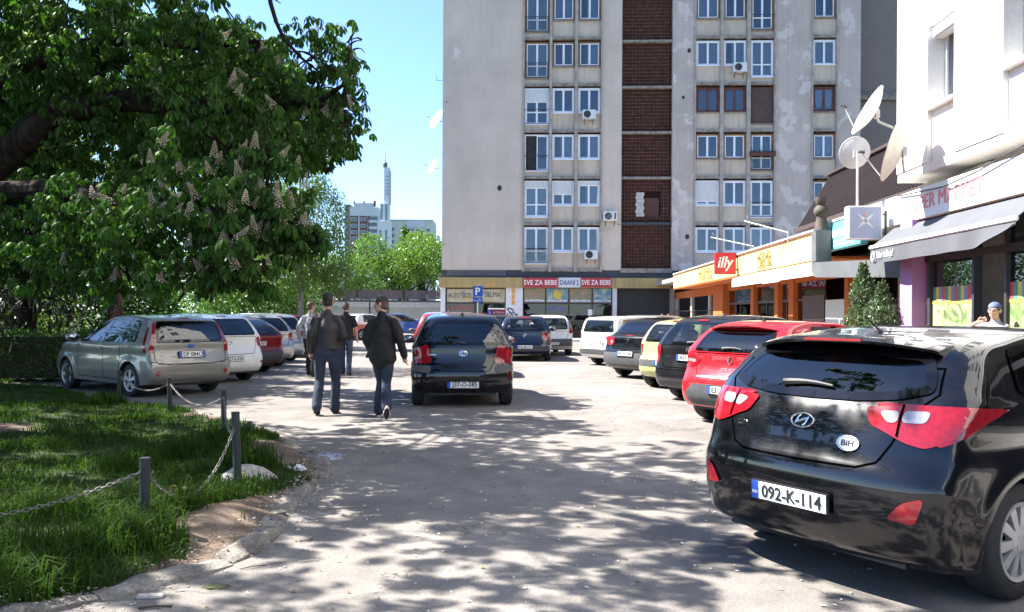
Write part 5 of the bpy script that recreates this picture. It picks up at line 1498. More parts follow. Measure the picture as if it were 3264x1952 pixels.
# light box standing out from the wall
lb = P(2751, 712, 15.3); lbt = thing('light_box_sign', 'square blue-grey light box with a pale star cross, standing out from the fascia', 'sign', (lb.x, lb.y, lb.z - .31), STREET)
m = MB(); m.box(-.31, .31, -.11, .11, 0, .62, .012); m.build('box', WHITE, lbt)
m = MB(); m.box(-.285, .285, -.118, -.1105, .025, .595); m.build('face', plain('light_box_face', (.27, .33, .42), .35, vary=.08), lbt)
m = MB()
for a in (42, -42, 138, -138):
    d = Vector((math.cos(R(a)), 0, math.sin(R(a)))); q_ = Vector((-d.z, 0, d.x)); c_ = Vector((.0, -.122, .34)); m.add([c_ + q_ * .035, c_ - q_ * .035, c_ + d * .22], [(0, 1, 2)])
m.build('star_cross', plain('pale_star', (.58, .58, .56), .5), lbt); m = MB(); m.lathe([(.022, 0), (.022, .003), (.001, .003)], 12, facing_my(-.01, -.12, .455)); m.build('red_dot', REDF, lbt)
m = MB(); m.box(.31, .42, -.02, .02, .10, .13); m.box(.31, .42, -.02, .02, .46, .49); m.box(.39, .43, -.02, .02, .05, .55); m.build('bracket', GREYPL, lbt)
# dishes by the white corner
pt = Vector((lb.x - .02, lb.y + .25, 0)); topz = P(2738, 482, 15.5).z
dish('small round grey satellite dish on a pole above the light box, seen from behind', Vector((pt.x, pt.y + .05, topz - .03)), R(172), 22, .56, [Vector((pt.x, pt.y - .03, topz)), Vector((pt.x, pt.y - .03, lb.z + .30))], DISHG)
ce = P(2786, 362, 13.9); dish('large white satellite dish reaching out from the white corner, tilted to the sky', ce, R(-95), 28, .82, [ce + Vector((.12, .1, -.12)), ce + Vector((.40, .18, -.2))])
ce = P(2876, 482, 13.6); dish('big beige satellite dish seen edge-on against the white corner', ce, R(-122), 18, 1.0, [ce + Vector((.1, .2, -.1)), ce + Vector((.2, .35, -.3))], plain('dish_beige', (.50, .48, .42), .6))
# ground floor front
PX = 6.52
def py_(px): return along(px, PX)
PURP = plain('purple_column', (.36, .20, .38), .7, vary=.06)
sb('column', XR - .12, XR + .5, along(2906, XR - .12), along(2868, XR - .12), .13, zfa - .005, PURP)
DKF = plain('shop_dark_frame', (.035, .035, .038), .5)
sb('transom', PX - .03, PX + .08, -8, along(2908, XR), zfa - .75, zfa - .64, DKF); sb('head', PX - .02, PX + .1, -8, along(2908, XR), zfa - .1, zfa - .006, DKF)
glz = [(2908, 2962), (2972, 3104), (3216, 3420)]
for a, b in glz:
    ya, yb = py_(b), py_(a)
    sb('shop_pane', PX + .02, PX + .03, ya, yb, .5, zfa - .11, SHOPPANE); sb('stall_riser', PX - .03, PX + .08, ya, yb, .13, .499, DKF)
for a in (2963, 3105, 3209): sb('mullion', PX - .04, PX + .09, py_(a + 7), py_(a), .13, zfa - .101, DKF)
sb('shop_back', 9.0, 9.1, -8, 14.2, .13, zfb, plain('supermarket_room', (.055, .052, .055), .9, vary=.4)); sb('shop_floor', PX + .1, 9.0, -8, 14.2, .1, .135, plain('shop_floor', (.12, .12, .12), .5)); sb('shop_ceiling', PX + .11, 9.0, -8, 14.2, zfb - .2, zfb - .121, plain('shop_ceiling', (.2, .2, .2), .8)); sb('side_wall', PX + .1, 9.0, 14.2, 14.35, .1, zfb - .2, plain('passage_wall', (.36, .31, .28), .9, vary=.15)); sb('passage_wall', 8.6, 8.7, 14.36, 20.5, .1, zf0 + .3, plain('passage_wall', (.36, .31, .28)))
# window pictures: striped awning print, picture, fruit
STR = [plain('print_green', (.07, .26, .17), .5), plain('print_red', (.45, .08, .09), .5), plain('print_blue', (.12, .28, .36), .5), plain('print_yellow', (.55, .52, .08), .5)]
PIC = printed('fruit_picture', [(.25, (.06, .07, .05)), (.42, (.13, .20, .06)), (.55, (.30, .33, .20)), (.66, (.42, .30, .12)), (.8, (.10, .16, .05))], 3.0)
for a, b in glz:
    ya, yb = py_(b), py_(a); zt1 = 2.02; zt0 = 1.78
    n = max(3, int((yb - ya) / .10)); 
    for q in range(n):
        sb('print_stripe', PX + .008, PX + .016, ya + (yb - ya) * q / n, ya + (yb - ya) * (q + .985) / n, zt0, zt1, STR[(0, 1, 2, 3)[q % 4]])
    sb('print_line', PX + .004, PX + .016, ya, yb, zt0 - .045, zt0 - .003, STR[3]); sb('print_picture', PX + .008, PX + .016, ya, yb, 1.05, zt0 - .047, PIC); sb('print_line', PX + .004, PX + .016, ya, yb, 1.02, 1.048, STR[3])
    g = random.Random(a); m = [MB() for _ in range(4)]
    for q in range(int((yb - ya) / .045)):
        yy = g.uniform(ya + .05, yb - .05); zz = g.uniform(1.0, 1.32); rr_ = g.uniform(.03, .075); m[g.randrange(4)].lathe([(1, 0), (1, .003), (.001, .003)], 12, facing_mx(PX + .004 - g.uniform(0, .003), yy, zz) @ Matrix.Diagonal((rr_, rr_ * g.uniform(.9, 1.6), 1, 1)))
    for mm, c_ in zip(m, ((.50, .06, .05), (.52, .42, .08), (.20, .34, .07), (.58, .50, .40))):
        if mm.v: mm.build('print_fruit', plain('fruit_%d' % int(c_[0] * 100), c_, .5), sup, off=so_)
    sb('counter_front', PX - .01, PX + .012, ya, yb, .51, 1.0, plain('pale_lime_panel', (.50, .52, .25), .5, vary=.25, scale=4))
# grey awning
aw = thing('shop_awning', 'long grey canvas awning with white lettering over the supermarket front', 'awning', S(6.1, 9.8, 2.4), STREET); ao = Vector((6.1, 9.8, 2.4))
CANV = plain('grey_canvas', (.080, .085, .098), .85, vary=.12, scale=2, bump=.1)
ya0, ya1 = along(3236, 5.95), along(2772, 5.95); zb_ = height(795, 5.95, ya1); zv = height(843, 5.95, ya1)
m = MB(); m.prism([(XR - .03, zfa - .06), (5.97, zb_ + .05), (5.97, zb_ + .035), (XR - .03, zfa - .08)], ya0, ya1, 'y'); m.build('canvas', CANV, aw, off=ao, fix=True)
m = MB(); m.box(5.925, 5.985, ya0 - .02, ya1 + .02, zb_ - .01, zb_ + .06, .015); m.build('front_bar', WHITE, aw, off=ao); 
m = MB(); n = 30
for k in range(n + 1):
    y = ya1 + (ya0 - ya1) * k / n; t = k / n; lift = .24 * max(0, (t - .74) / .26)**2; dx = .02 * math.sin(k * .9) * (1 if t < .7 else 2) - .06 * max(0, (t - .7) / .3)
    m.v += [Vector((5.95, y, zb_ - .011)), Vector((5.95 + dx * .5, y, (zb_ + zv) / 2 + lift * .3)), Vector((5.95 + dx, y, zv + lift))]
for k in range(n):
    for j in range(2): m.f.append((3 * k + j, 3 * k + j + 1, 3 * k + 4 + j, 3 * k + 3 + j))
m.build('valance', CANV, aw, off=ao, smooth=True)
M = facing_mx(5.925, along(2822, 5.95), (zb_ + zv) / 2 - .01); vs, fs = lettering('Pekar iz Banje!', .17, depth=.004, width=.72, shear=.3)
link('lettering', mesh('lettering', [M @ v - ao for v in vs], fs, WHITE), aw)
m = MB(); c_ = Vector((5.925, along(2786, 5.95), (zb_ + zv) / 2 - .02))
for a0, r_ in ((30, .085), (210, .055)): m.tube([c_ + Vector((0, -r_ * math.cos(R(a0 + k * 20)), r_ * math.sin(R(a0 + k * 20)))) for k in range(13)], .009, 5)
m.build('spiral_logo', WHITE, aw, off=ao)
m = MB(); m.tube([(XR, ya1 - .3, zfa - .1), (5.96, ya1 - .3, zb_)], .02, 6); m.tube([(XR, ya0 + .3, zfa - .1), (5.96, ya0 + .3, zb_)], .02, 6); m.build('folding_arm', ALLOY, aw, off=ao)
m = MB(); m.tube([(XR - .05, along(2870, XR), zfb - .02), (XR - .08, 13.4, zfb - .12), (XR - .08, 12.4, zfb - .06), (XR - .06, 10.5, zfb + .18), (XR - .05, 8, zfb + .4)], .012, 6); m.build('cable', BLACKPL, sup, off=so_)
# slim posts by the tower doorway
for px in (2110, 2130):
    p_ = P(px, 1010, 43.5); m = MB(); m.lathe([(.045, 0), (.045, 1.5), (.03, 1.56), (.001, 1.57)], 10, Matrix.Translation((0, 0, 0)))
    t_ = m.build('wooden_post', plain('post_wood', (.40, .20, .10), .8, vary=.2), None, loc=(p_.x, p_.y, .0)); tag(t_, 'slim brown wooden post before the dark shutter, %s' % ('nearer the baby shop' if px == 2110 else 'nearer the restaurant'), 'post', 'brown posts by the dark shutter')

# ---------------------------------------------------------------- far left: garage wall, tower blocks, minaret
CREAM = plaster('cream_wall', (.52, .49, .40), (.58, .56, .50), .7, .5, .2)
gw = thing('garage_wall', 'long cream garage wall with a metal fence along its top', 'wall', (-10, 62, 0), 0); go = Vector((-10, 62, 0))
zt = P(1300, 962, 62).z
m = MB(); m.box(-17, -4.2, 62, 68, -.02, zt); m.build('wall', CREAM, gw, off=go); m = MB(); m.box(-17.1, -4.1, 61.85, 62.4, zt + .003, zt + .10); m.build('wall_coping', plain('coping_dark', (.12, .09, .08), .8), gw, off=go)
m = MB(); m.box(-17, -4.2, 61.93, 61.998, zt - .45, zt - .03); m.build('upper_band', plain('band_cream', (.60, .58, .52), .85), gw, off=go)
for px in (1178, 1236): 
    x = P(px, 1000, 61.9).x; m = MB(); m.box(x - .05, x + .05, 61.88, 61.928, 0, zt); m.build('drainpipe', plain('dark_pipe', (.10, .06, .05), .7), gw, off=go)
m = MB(); xa, xb = P(1160, 1000, 62).x, P(1235, 1000, 62).x; m.box(xa, xb, 61.95, 61.99, 0, 1.9); m.build('garage_door', plain('garage_door', (.42, .40, .33), .7), gw, off=go)
FNC = plain('fence_sheet', (.16, .11, .11), .7, vary=.2)
x = -17.0
while x < -4.6:
    m = MB(); m.box(x, x + .06, 61.95, 62.01, zt + .104, zt + .95); m.build('fence_post', RAIL, gw, off=go)
    w_ = 1.62; m = MB()
    for k in range(20): m.box(x + .09 + k * w_ / 20, x + .09 + (k + .93) * w_ / 20, 61.97 + .006 * (k % 2), 61.985 + .006 * (k % 2), zt + .18, zt + .86)
    m.build('fence_panel', FNC, gw, off=go); x += 1.76
def far_block(name, label, D, px0, px1, ytop, ybot, mat, trims):
    a, b = P(px0, ytop, D), P(px1, ytop, D); org = Vector(((a.x + b.x) / 2, D, 0))
    t_ = thing(name, label, 'building', org, 0)
    m = MB(); m.box(a.x, b.x, D, D + 14, 0, a.z); m.build('wall', mat, t_, off=org)
    for (nm, qx0, qx1, qy0, qy1, d0, mt) in trims:
        p0, p1 = P(qx0, qy0, D), P(qx1, qy1, D); m = MB(); m.box(p0.x, p1.x, D - d0, D - .02, p1.z, p0.z); m.build(nm, mt, t_, off=org)
    return t_
BW = plain('block_white', (.52, .52, .53), .8, vary=.06, scale=.3); BB = plain('block_brown', (.13, .055, .045), .8, vary=.1, scale=.3); BG = plain('block_glass', (.10, .13, .16), .2); BF = plain('block_frame', (.6, .6, .6), .6)
tr = [('parapet', 1116, 1206, 661, 689, .5, BW), ('roof_house', 1128, 1192, 648, 661, .3, BW), ('chimney', 1127, 1131, 642, 650, .6, BB), ('chimney', 1159, 1163, 642, 650, .6, BB), ('chimney', 1192, 1198, 641, 660, .6, BB), ('brown_bay', 1118, 1140, 690, 860, .2, BB), ('brown_bay', 1147, 1170, 690, 860, .2, BB), ('brown_bay', 1174, 1177, 690, 860, .3, BB)]
for k in range(8):
    y = 694 + k * 20.5
    tr += [('window_frame', 1121, 1138, y, y + 12, .35, BF), ('window', 1122.5, 1129, y + 1.2, y + 11, .45, BG), ('window', 1130, 1137, y + 1.2, y + 11, .45, BG), ('window_frame', 1150, 1167, y, y + 12, .35, BF), ('window', 1151.5, 1158, y + 1.2, y + 11, .45, BG), ('window', 1159, 1166, y + 1.2, y + 11, .45, BG)]
    tr += [('balcony_recess', 1178, 1203, y - 2, y + 8, .2, BG), ('balcony_front', 1177, 1203, y + 8.5, y + 17, 1.0, BW)]
far_block('apartment_block', 'distant white and brown apartment block with stacked balconies beside the minaret', 340, 1116, 1206, 661, 1010, BW, tr)
far_block('stair_tower', 'narrow dark grey stair tower at the left of the distant white and brown block', 342, 1100, 1115.5, 652, 1010, plain('block_dark', (.10, .10, .12), .8), [('window', 1104, 1110, 680 + 20 * k, 690 + 20 * k, .3, BG) for k in range(7)])
BC = plain('block_cream', (.55, .52, .47), .8, vary=.06, scale=.3)
tr = [('parapet', 1292, 1356, 704, 727, .5, BW), ('roof_strip', 1244, 1380, 700, 704, .4, BW)]
for k in range(5):
    y = 728 + k * 20
    tr += [('window', 1247, 1256, y - 2, y + 9, .3, BG), ('window_frame', 1303, 1346, y + 1, y + 13, .3, BF), ('window', 1306, 1323, y + 3, y + 11, .4, BG), ('window', 1326, 1343, y + 3, y + 11, .4, BG), ('window', 1360, 1369, y + 2, y + 10, .3, BG)]
far_block('apartment_block', 'distant cream apartment block to the right of the minaret', 350, 1242, 1381, 702, 1010, BC, tr)
mp = P(1228, 1000, 250); mn = thing('minaret', 'tall slender stepped white minaret with a small dark dome and finial', 'tower', (mp.x, 250, 0), 0); mo = Vector((mp.x, 250, 0))
MW = plain('minaret_stone', (.62, .61, .60), .8, vary=.05, scale=.2); MD = plain('minaret_slot', (.16, .24, .27), .5)
def mbx(nm, x0, x1, y0, y1, d0, d1, mt):
    a, b = P(x0, y0, 250), P(x1, y1, 250); m = MB(); m.box(a.x, b.x, 250 + d0, 250 + d1, max(0, b.z), a.z); m.build(nm, mt, mn, off=mo)
mbx('shaft', 1224, 1241, 534, 651, 0, 2.2, MW); mbx('shaft_fin', 1240.8, 1243.5, 545, 651, -.3, 2.0, plain('minaret_edge', (.42, .40, .40), .8)); mbx('middle_shaft', 1213, 1240, 650, 707, -.5, 2.6, MW); mbx('lower_shaft', 1205, 1242, 707, 1010, -1.2, 3.4, MW)
for a in (1213.5, 1229): mbx('slot', a, a + 6, 652, 703, -.6, -.51, MD)
for a in (1211, 1229.5): mbx('slot', a, a + 6, 735, 800, -1.3, -1.21, MD)
for k in range(6):
    for a in (1231, 1236): mbx('opening', a, a + 1.8, 562 + k * 11, 565 + k * 11, -.1, -.01, DKT)
c_ = P(1226, 530, 250); m = MB(); m.lathe([(.7, 0), (.7, .6), (.75, .7), (.72, 1.1), (.5, 1.5), (.2, 1.75), (.001, 1.8)], 14, Matrix.Translation(c_ + Vector((0, 1, -.2)))); m.build('dome', plain('dome_lead', (.10, .11, .13), .5), mn, off=mo, smooth=True)
m = MB(); m.tube([c_ + Vector((0, 1, 1.4)), c_ + Vector((0, 1, 5.0))], .08, 6)
for k in range(5): m.lathe([(.001, -.28), (.22 - .02 * k, -.1), (.25 - .02 * k, 0), (.22 - .02 * k, .1), (.001, .28)], 10, Matrix.Translation(c_ + Vector((0, 1, 2.0 + k * .62))))
m.build('finial', plain('finial_gold', (.42, .30, .10), .4, .6), mn, off=mo)
# ---------------------------------------------------------------- trees, hedge, grass
CHEST = leafmat('chestnut_leaf', (0.017, 0.050, 0.008), (0.040, 0.096, 0.016), trans=0.40, gloss=0.025, rough=.5)
LINDEN = leafmat('bright_leaf', (0.075, 0.135, 0.026), (0.125, 0.20, 0.048), trans=0.45, gloss=0.02)
BIRCHL = leafmat('birch_leaf', (0.095, 0.155, 0.035), (0.15, 0.22, 0.065), trans=0.42, gloss=0.03)
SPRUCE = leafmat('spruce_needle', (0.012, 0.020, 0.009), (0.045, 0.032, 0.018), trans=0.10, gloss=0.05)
HEDGEL = leafmat('hedge_leaf', (0.045, 0.110, 0.014), (0.075, 0.165, 0.026), trans=0.35, gloss=0.03)
THUJAL = leafmat('thuja_leaf', (0.040, 0.085, 0.022), (0.075, 0.13, 0.040), trans=0.2, gloss=0.08)
GRASSL = leafmat('grass_blade', (0.020, 0.046, 0.008), (0.046, 0.092, 0.017), trans=0.40, gloss=0.002, rough=.6)
BLOSSOM = plain('blossom', (0.27, 0.23, 0.165), .8, vary=.15, scale=20)

def frames(n, g, droop):
    """random leaf frames: axis (leaf length), normal"""
    a = g.uniform(0, 2 * np.pi, n); el = g.normal(droop, 0.45, n)
    d = np.stack([np.cos(a) * np.cos(el), np.sin(a) * np.cos(el), np.sin(el)], 1)
    r = g.normal(0, 1, (n, 3)); r[:, 2] += 1.2
    s = np.cross(d, r); s /= np.linalg.norm(s, axis=1)[:, None] + 1e-9
    nrm = np.cross(s, d)
    return d, s, nrm
def leaves(pts, size, g, droop=-0.4, wid=0.5):
    n = len(pts); d, s, nr = frames(n, g, droop)
    L = size * g.uniform(.6, 1.3, n)[:, None]
    p = np.asarray(pts)
    V = np.stack([p, p + d * L * .5 + s * L * wid * .5 + nr * L * .06, p + d * L, p + d * L * .5 - s * L * wid * .5 + nr * L * .06], 1).reshape(-1, 3)
    F = np.arange(4 * n).reshape(-1, 4)
    return V, F
def lobe_points(lobes, n, g, shell=0.5):
    w = np.array([l[1][0] * l[1][1] * l[1][2] for l in lobes]) ** .8; w /= w.sum()
    k = g.choice(len(lobes), n, p=w)
    c = np.array([tuple(l[0]) for l in lobes])[k]; r = np.array([l[1] for l in lobes])[k]
    u = g.normal(0, 1, (n, 3)); u /= np.linalg.norm(u, axis=1)[:, None]
    rad = shell + (1 - shell) * g.uniform(0, 1, n) ** .5
    rad *= 1 + g.normal(0, .10, n)
    return c + u * r * rad[:, None]
def curve_pts(a, b, sag, n=7, g=None):
    a, b = Vector(a), Vector(b); out = []
    for k in range(n + 1):
        t = k / n; p = a.lerp(b, t); p.z += sag * 4 * t * (1 - t)
        if g is not None and 0 < k < n: p += Vector(g.normal(0, .035 * (b - a).length / 2, 3))
        out.append(p)
    return out
def tree(name, label, base, trunk_h, tr, lobes, n, size, mat, bk, seed, droop=-.5, wid=.55, shell=.45, group=None, limbs=True, clump=0):
    g = np.random.default_rng(seed)
    root = thing(name, label, 'tree', base, 0, group); o0 = Vector(base)
    m = MB(); top = Vector(base) + Vector((0, 0, trunk_h))
    m.tube([Vector(base) + Vector((0, 0, -.05)), Vector(base) + Vector((.02, 0, .25)), Vector(base) + Vector((.05, .03, trunk_h * .5)), top], [tr * 1.45, tr * 1.05, tr * .92, tr * .7], 10)
    if limbs:
        for c, r in lobes:
            m.tube(curve_pts(top - Vector((0, 0, trunk_h * g.uniform(0, .3))), c, .12 * (Vector(c) - top).length, 6, g), [tr * .5 * (1 - .13 * k) for k in range(7)], 6)
    m.build('trunk', bk, root, off=o0, smooth=True)
    P0 = lobe_points(lobes, n if not clump else n // clump, g, shell)
    if clump: P0 = (P0[:, None, :] + g.normal(0, size * 1.1, (len(P0), clump, 3))).reshape(-1, 3)
    V, F = leaves(P0, size, g, droop, wid)
    link('crown', np_mesh('crown', V - np.array(o0), F, mat), root)
    return root

# ---- the chestnut that hangs over the lawn and the lane
g = np.random.default_rng(21)
def palmate(g, n=7):
    """one chestnut leaf: leaflets hanging like a parasol; axis up z, stalk end at origin"""
    V = []; F = []
    for k in range(n):
        a = (k - (n - 1) / 2) * 2 * math.pi / (n + 0.6); L = (1.0 - .42 * (abs(k - (n - 1) / 2) / ((n - 1) / 2))**1.5); w = .155 * L + .022
        dr = .95 + .14 * math.sin(k * 2.3)
        h = Vector((math.cos(a), math.sin(a), 0)); s = Vector((-h.y, h.x, 0)); up = Vector((0, 0, 1))
        def pt(t, side, fold):
            an = dr * (0.45 + .9 * t); return h * (L * (t * math.cos(an * .75))) - up * (L * t * math.sin(an * .75)) + s * side + up * fold
        b = len(V)
        V += [pt(.04, 0, 0), pt(.42, w * .62, .02 * L), pt(.42, 0, -.015 * L), pt(.42, -w * .62, .02 * L), pt(.75, w, .03 * L), pt(.75, 0, -.02 * L), pt(.75, -w, .03 * L), pt(1.0, 0, -.01)]
        F += [(b, b + 2, b + 1), (b, b + 3, b + 2), (b + 1, b + 2, b + 5), (b + 1, b + 5, b + 4), (b + 2, b + 3, b + 6), (b + 2, b + 6, b + 5), (b + 4, b + 5, b + 7), (b + 5, b + 6, b + 7)]
    return np.array([tuple(v) for v in V]), np.array(F)
PV, PF = palmate(g)
cbase = Vector((-6.5, 9.6, 0.08))
chest = thing('chestnut_tree', 'large dark chestnut tree in blossom hanging low over the lawn and the lane', 'tree', cbase, 0)
LB = []                                    # crown lobes: middle, radii
def lobe(px, py, D, rp, ry=None, rz=None):
    r = rp * D / FS; LB.append((P(px, py, D), (r, ry or r * 1.1, rz or r)))
for a in ((1010, 195, 8.0, 140), (1120, 140, 8.0, 70), (1085, 330, 8.0, 85), (930, 340, 8.3, 165), (800, 215, 8.6, 150), (640, 150, 8.4, 200), (1110, 415, 8.0, 55), (850, 510, 7.6, 150), (700, 420, 8.2, 230),
          (890, 700, 7.2, 130), (965, 775, 7.2, 70), (760, 720, 7.2, 210), (560, 690, 7.4, 240), (450, 260, 9.2, 280), (210, 150, 9.4, 280), (200, 460, 10, 260), (330, 760, 8.0, 220), (90, 720, 8.8, 200),
          (600, 860, 6.9, 90), (830, 850, 7.0, 105), (430, 870, 7.6, 110), (700, 880, 7.0, 75), (250, 900, 8.4, 80), (90, 860, 9, 90)): lobe(*a)
NVIS = len(LB)
# the part of the crown above the picture, which shades the lane and the lawn
for c, r in (((-3.4, 8.6, 6.0), (1.4, 1.5, .7)), ((-4.6, 6.8, 5.6), (1.7, 1.6, 1.1)), ((-3.0, 6.3, 4.9), (1.1, 1.1, .7)), ((-6.2, 9.0, 7.0), (2.4, 2.6, 1.5)), ((-8.2, 7.2, 6.0), (1.9, 2.2, 1.5)), ((-5.6, 11.6, 5.8), (1.8, 1.5, 1.3)),
             ((-8.8, 11.0, 6.2), (1.9, 1.8, 1.4)), ((-4.2, 4.7, 5.0), (1.5, 1.3, .9)), ((-2.7, 4.4, 5.4), (1.2, 1.1, .8)), ((-6.6, 4.6, 5.6), (1.6, 1.5, 1.1)), ((-5.0, 13.0, 4.9), (1.3, .9, .9)), ((-3.6, 10.4, 6.7), (1.2, 1.2, .7)), ((-9.5, 9.2, 5.5), (2.0, 2.0, 1.2)), ((-8.4, 5.2, 5.6), (1.8, 1.6, 1.2)), ((-11, 12, 5.6), (2.0, 1.9, 1.3)), ((-10.6, 6.6, 6.2), (1.9, 1.8, 1.2)), ((-1.7, 5.3, 6.2), (1.1, 1.0, .8)), ((-2.6, 3.3, 6.0), (1.3, 1.0, .8)), ((-.8, 6.8, 6.7), (.9, .9, .7)), ((-.6, 4.2, 6.9), (1.0, .9, .7))): LB.append((Vector(c), r))
NUP = len(LB)
for c, r in (((-5.6, 14.6, 5.0), (1.3, 1.1, .9)), ((-6.9, 16.4, 5.0), (1.3, 1.0, .9)), ((-4.0, 14.8, 5.0), (1.15, .9, .8)), ((-4.7, 13.6, 4.2), (.9, .8, .7)), ((-5.2, 16.3, 5.2), (1.2, .9, .8)), ((-3.8, 15.8, 5.0), (.95, .8, .7)), ((-4.4, 12.4, 5.2), (1.2, 1.0, .8))): LB.append((Vector(c), r))
# limbs
m = MB(); tp = cbase + Vector((.2, -.1, 2.3))
m.tube([cbase + Vector((0, 0, -.1)), cbase + Vector((0, 0, .3)), cbase + Vector((.08, -.05, 1.4)), tp], [.46, .34, .30, .27], 14)
limbA = [tp, P(-60, 560, 9.3), P(100, 425, 9.0), P(195, 348, 8.9), P(400, 322, 8.7), P(700, 350, 8.5), P(880, 345, 8.3), P(1010, 330, 8.1), P(1110, 260, 8.0)]
m.tube(limbA, [.24, .19, .155, .135, .115, .085, .055, .035, .015], 10)
limbB = [tp, P(0, 610, 8.8), P(140, 600, 8.4), P(420, 640, 8.0), P(650, 640, 7.6), P(860, 690, 7.3), P(985, 760, 7.2)]
m.tube(limbB, [.17, .11, .09, .075, .06, .04, .015], 9)
limbC = [tp, P(-40, 300, 9.5), P(60, 235, 9.4), P(220, 150, 9.4), P(420, 120, 9.0), P(640, 150, 8.6), P(830, 130, 8.4)]
m.tube(limbC, [.20, .14, .10, .08, .06, .045, .02], 9)
m.tube([P(855, -40, 7.9), P(862, 10, 7.9), P(880, 70, 7.95), P(905, 125, 8.0), P(960, 185, 8.05), P(1030, 240, 8.1)], [.026, .022, .020, .018, .014, .008], 7)
m.tube([P(884, 62, 7.95), P(870, 70, 7.9)], [.008, .003], 5); m.tube([P(888, 78, 7.95), P(906, 78, 7.95)], [.007, .003], 5); m.tube([P(870, -5, 7.9), P(895, 12, 7.95)], [.01, .004], 5)
m.tube([tp, Vector((-6.2, 9.2, 4.2)), Vector((-6.0, 9.0, 7.0))], [.25, .18, .06], 9)
for c, r in LB:
    high = c.z > 4.6
    src = min(([Vector((-6.1, 9.1, 5.2)), Vector((-6.0, 9.0, 6.5))] if high else [Vector(p) for p in limbA[2:] + limbB[1:] + limbC[1:]]), key=lambda p: (p - c).length)
    m.tube(curve_pts(src, c, (.25 if high else .05) * (c - src).length, 6, g), [.028, .025, .022, .018, .014, .010, .006], 5)
    for k in range(7):
        u = Vector(g.normal(0, 1, 3)).normalized(); e_ = c + Vector((u.x * r[0], u.y * r[1], u.z * r[2])) * .85
        m.tube(curve_pts(c + Vector(g.normal(0, .08, 3)), e_, .04, 4, g), [.012, .010, .008, .006, .004], 4)
trunk = m.build('trunk', BARK, chest, off=cbase, smooth=True)
# leaves in whorls at the twig ends
W0 = np.concatenate([lobe_points(LB[:NVIS], 1450, g, .30), lobe_points(LB[NVIS:NUP], 1500, g, .3), lobe_points(LB[NUP:], 1000, g, .3)])
small = np.arange(len(W0)) < 1450; small = small[W0[:, 2] > 1.72]; W0 = W0[(W0[:, 2] > 1.72)]
per = 5
ctr = np.repeat(W0, per, 0); n = len(ctr)
az = g.uniform(0, 2 * np.pi, n); stalk = g.uniform(.04, .15, n)
pos = ctr + np.stack([np.cos(az) * stalk, np.sin(az) * stalk, g.uniform(-.07, .05, n)], 1)
sz = np.where(np.repeat(small, per), g.uniform(.06, .155, n), g.uniform(.11, .22, n))
ca, sa = np.cos(az), np.sin(az)
tl_ = g.normal(.30, .30, n); ct, st_ = np.cos(tl_), np.sin(tl_)
roll = g.normal(0, .25, n); crr, srr = np.cos(roll), np.sin(roll)
def place(k):
    v = PV * sz[k]
    x, y, z = v[:, 0], v[:, 1], v[:, 2]
    x, z = x * ct[k] + z * st_[k], -x * st_[k] + z * ct[k]
    y, z = y * crr[k] - z * srr[k], y * srr[k] + z * crr[k]
    return np.stack([x * ca[k] - y * sa[k], x * sa[k] + y * ca[k], z], 1) + pos[k]
eye = np.array((0, 0, EYE)); rel = pos - eye
pxs = rel[:, 0] / rel[:, 1]; pzs = rel[:, 2] / rel[:, 1]
vis = (rel[:, 1] > 1) & (np.abs(pxs) < .62) & (pzs < .38) & (pzs > -.1)
show = np.where(vis, sz / np.linalg.norm(rel, axis=1), 0)
order = np.argsort(-show); single = set(order[:300].tolist())
rest_i = [k for k in range(n) if k not in single]
VA = np.concatenate([place(k) for k in rest_i]) - np.array(cbase)
nf = len(PF); FA = (PF[None] + (np.arange(len(rest_i)) * len(PV))[:, None, None]).reshape(-1, 3)
crown = link('crown', np_mesh('crown', VA, FA, CHEST, True), chest); crown['kind'] = 'stuff'
lm = np_mesh('leaf', PV, PF, CHEST, True)
for k in sorted(single):
    M3 = Matrix.Rotation(az[k], 3, 'Z') @ Matrix.Rotation(roll[k], 3, 'X') @ Matrix.Rotation(tl_[k], 3, 'Y')
    o = link('leaf', lm, crown, Vector(pos[k]) - cbase); o.rotation_euler = M3.to_euler(); s_ = float(sz[k]); o.scale = (s_, s_, s_)
# blossom candles
m = MB()
for k in range(46):
    t = k / 46; a = k * 2.4; rr_ = .045 * (1 - t) + .008; c_ = Vector((math.cos(a) * rr_, math.sin(a) * rr_, .22 * t)); s_ = .014 * (1.2 - .5 * t)
    u = Vector((math.cos(a), math.sin(a), .4)).normalized(); q_ = u.orthogonal().normalized(); w_ = u.cross(q_)
    m.add([c_ + q_ * s_, c_ + w_ * s_, c_ - q_ * s_, c_ - w_ * s_, c_ + u * s_], [(0, 1, 4), (1, 2, 4), (2, 3, 4), (3, 0, 4), (3, 2, 1, 0)])
bm_ = mesh('blossom', m.v, m.f, BLOSSOM)
relw = W0 - eye; ok = (relw[:, 1] > 1) & (np.abs(relw[:, 0] / relw[:, 1]) < .62) & (relw[:, 2] / relw[:, 1] < .36) & (relw[:, 2] / relw[:, 1] > .0)
cand = W0[ok]; dist = np.linalg.norm(cand - eye, axis=1); cand = cand[np.argsort(dist + g.uniform(0, 3, len(dist)))][:150]
for c_ in cand:
    o = link('blossom', bm_, crown, Vector(c_) + Vector((0, 0, .0)) - cbase); o.rotation_euler = (g.normal(0, .35), g.normal(0, .35), g.uniform(0, 6)); s_ = g.uniform(.40, .75); o.scale = (s_, s_, s_)

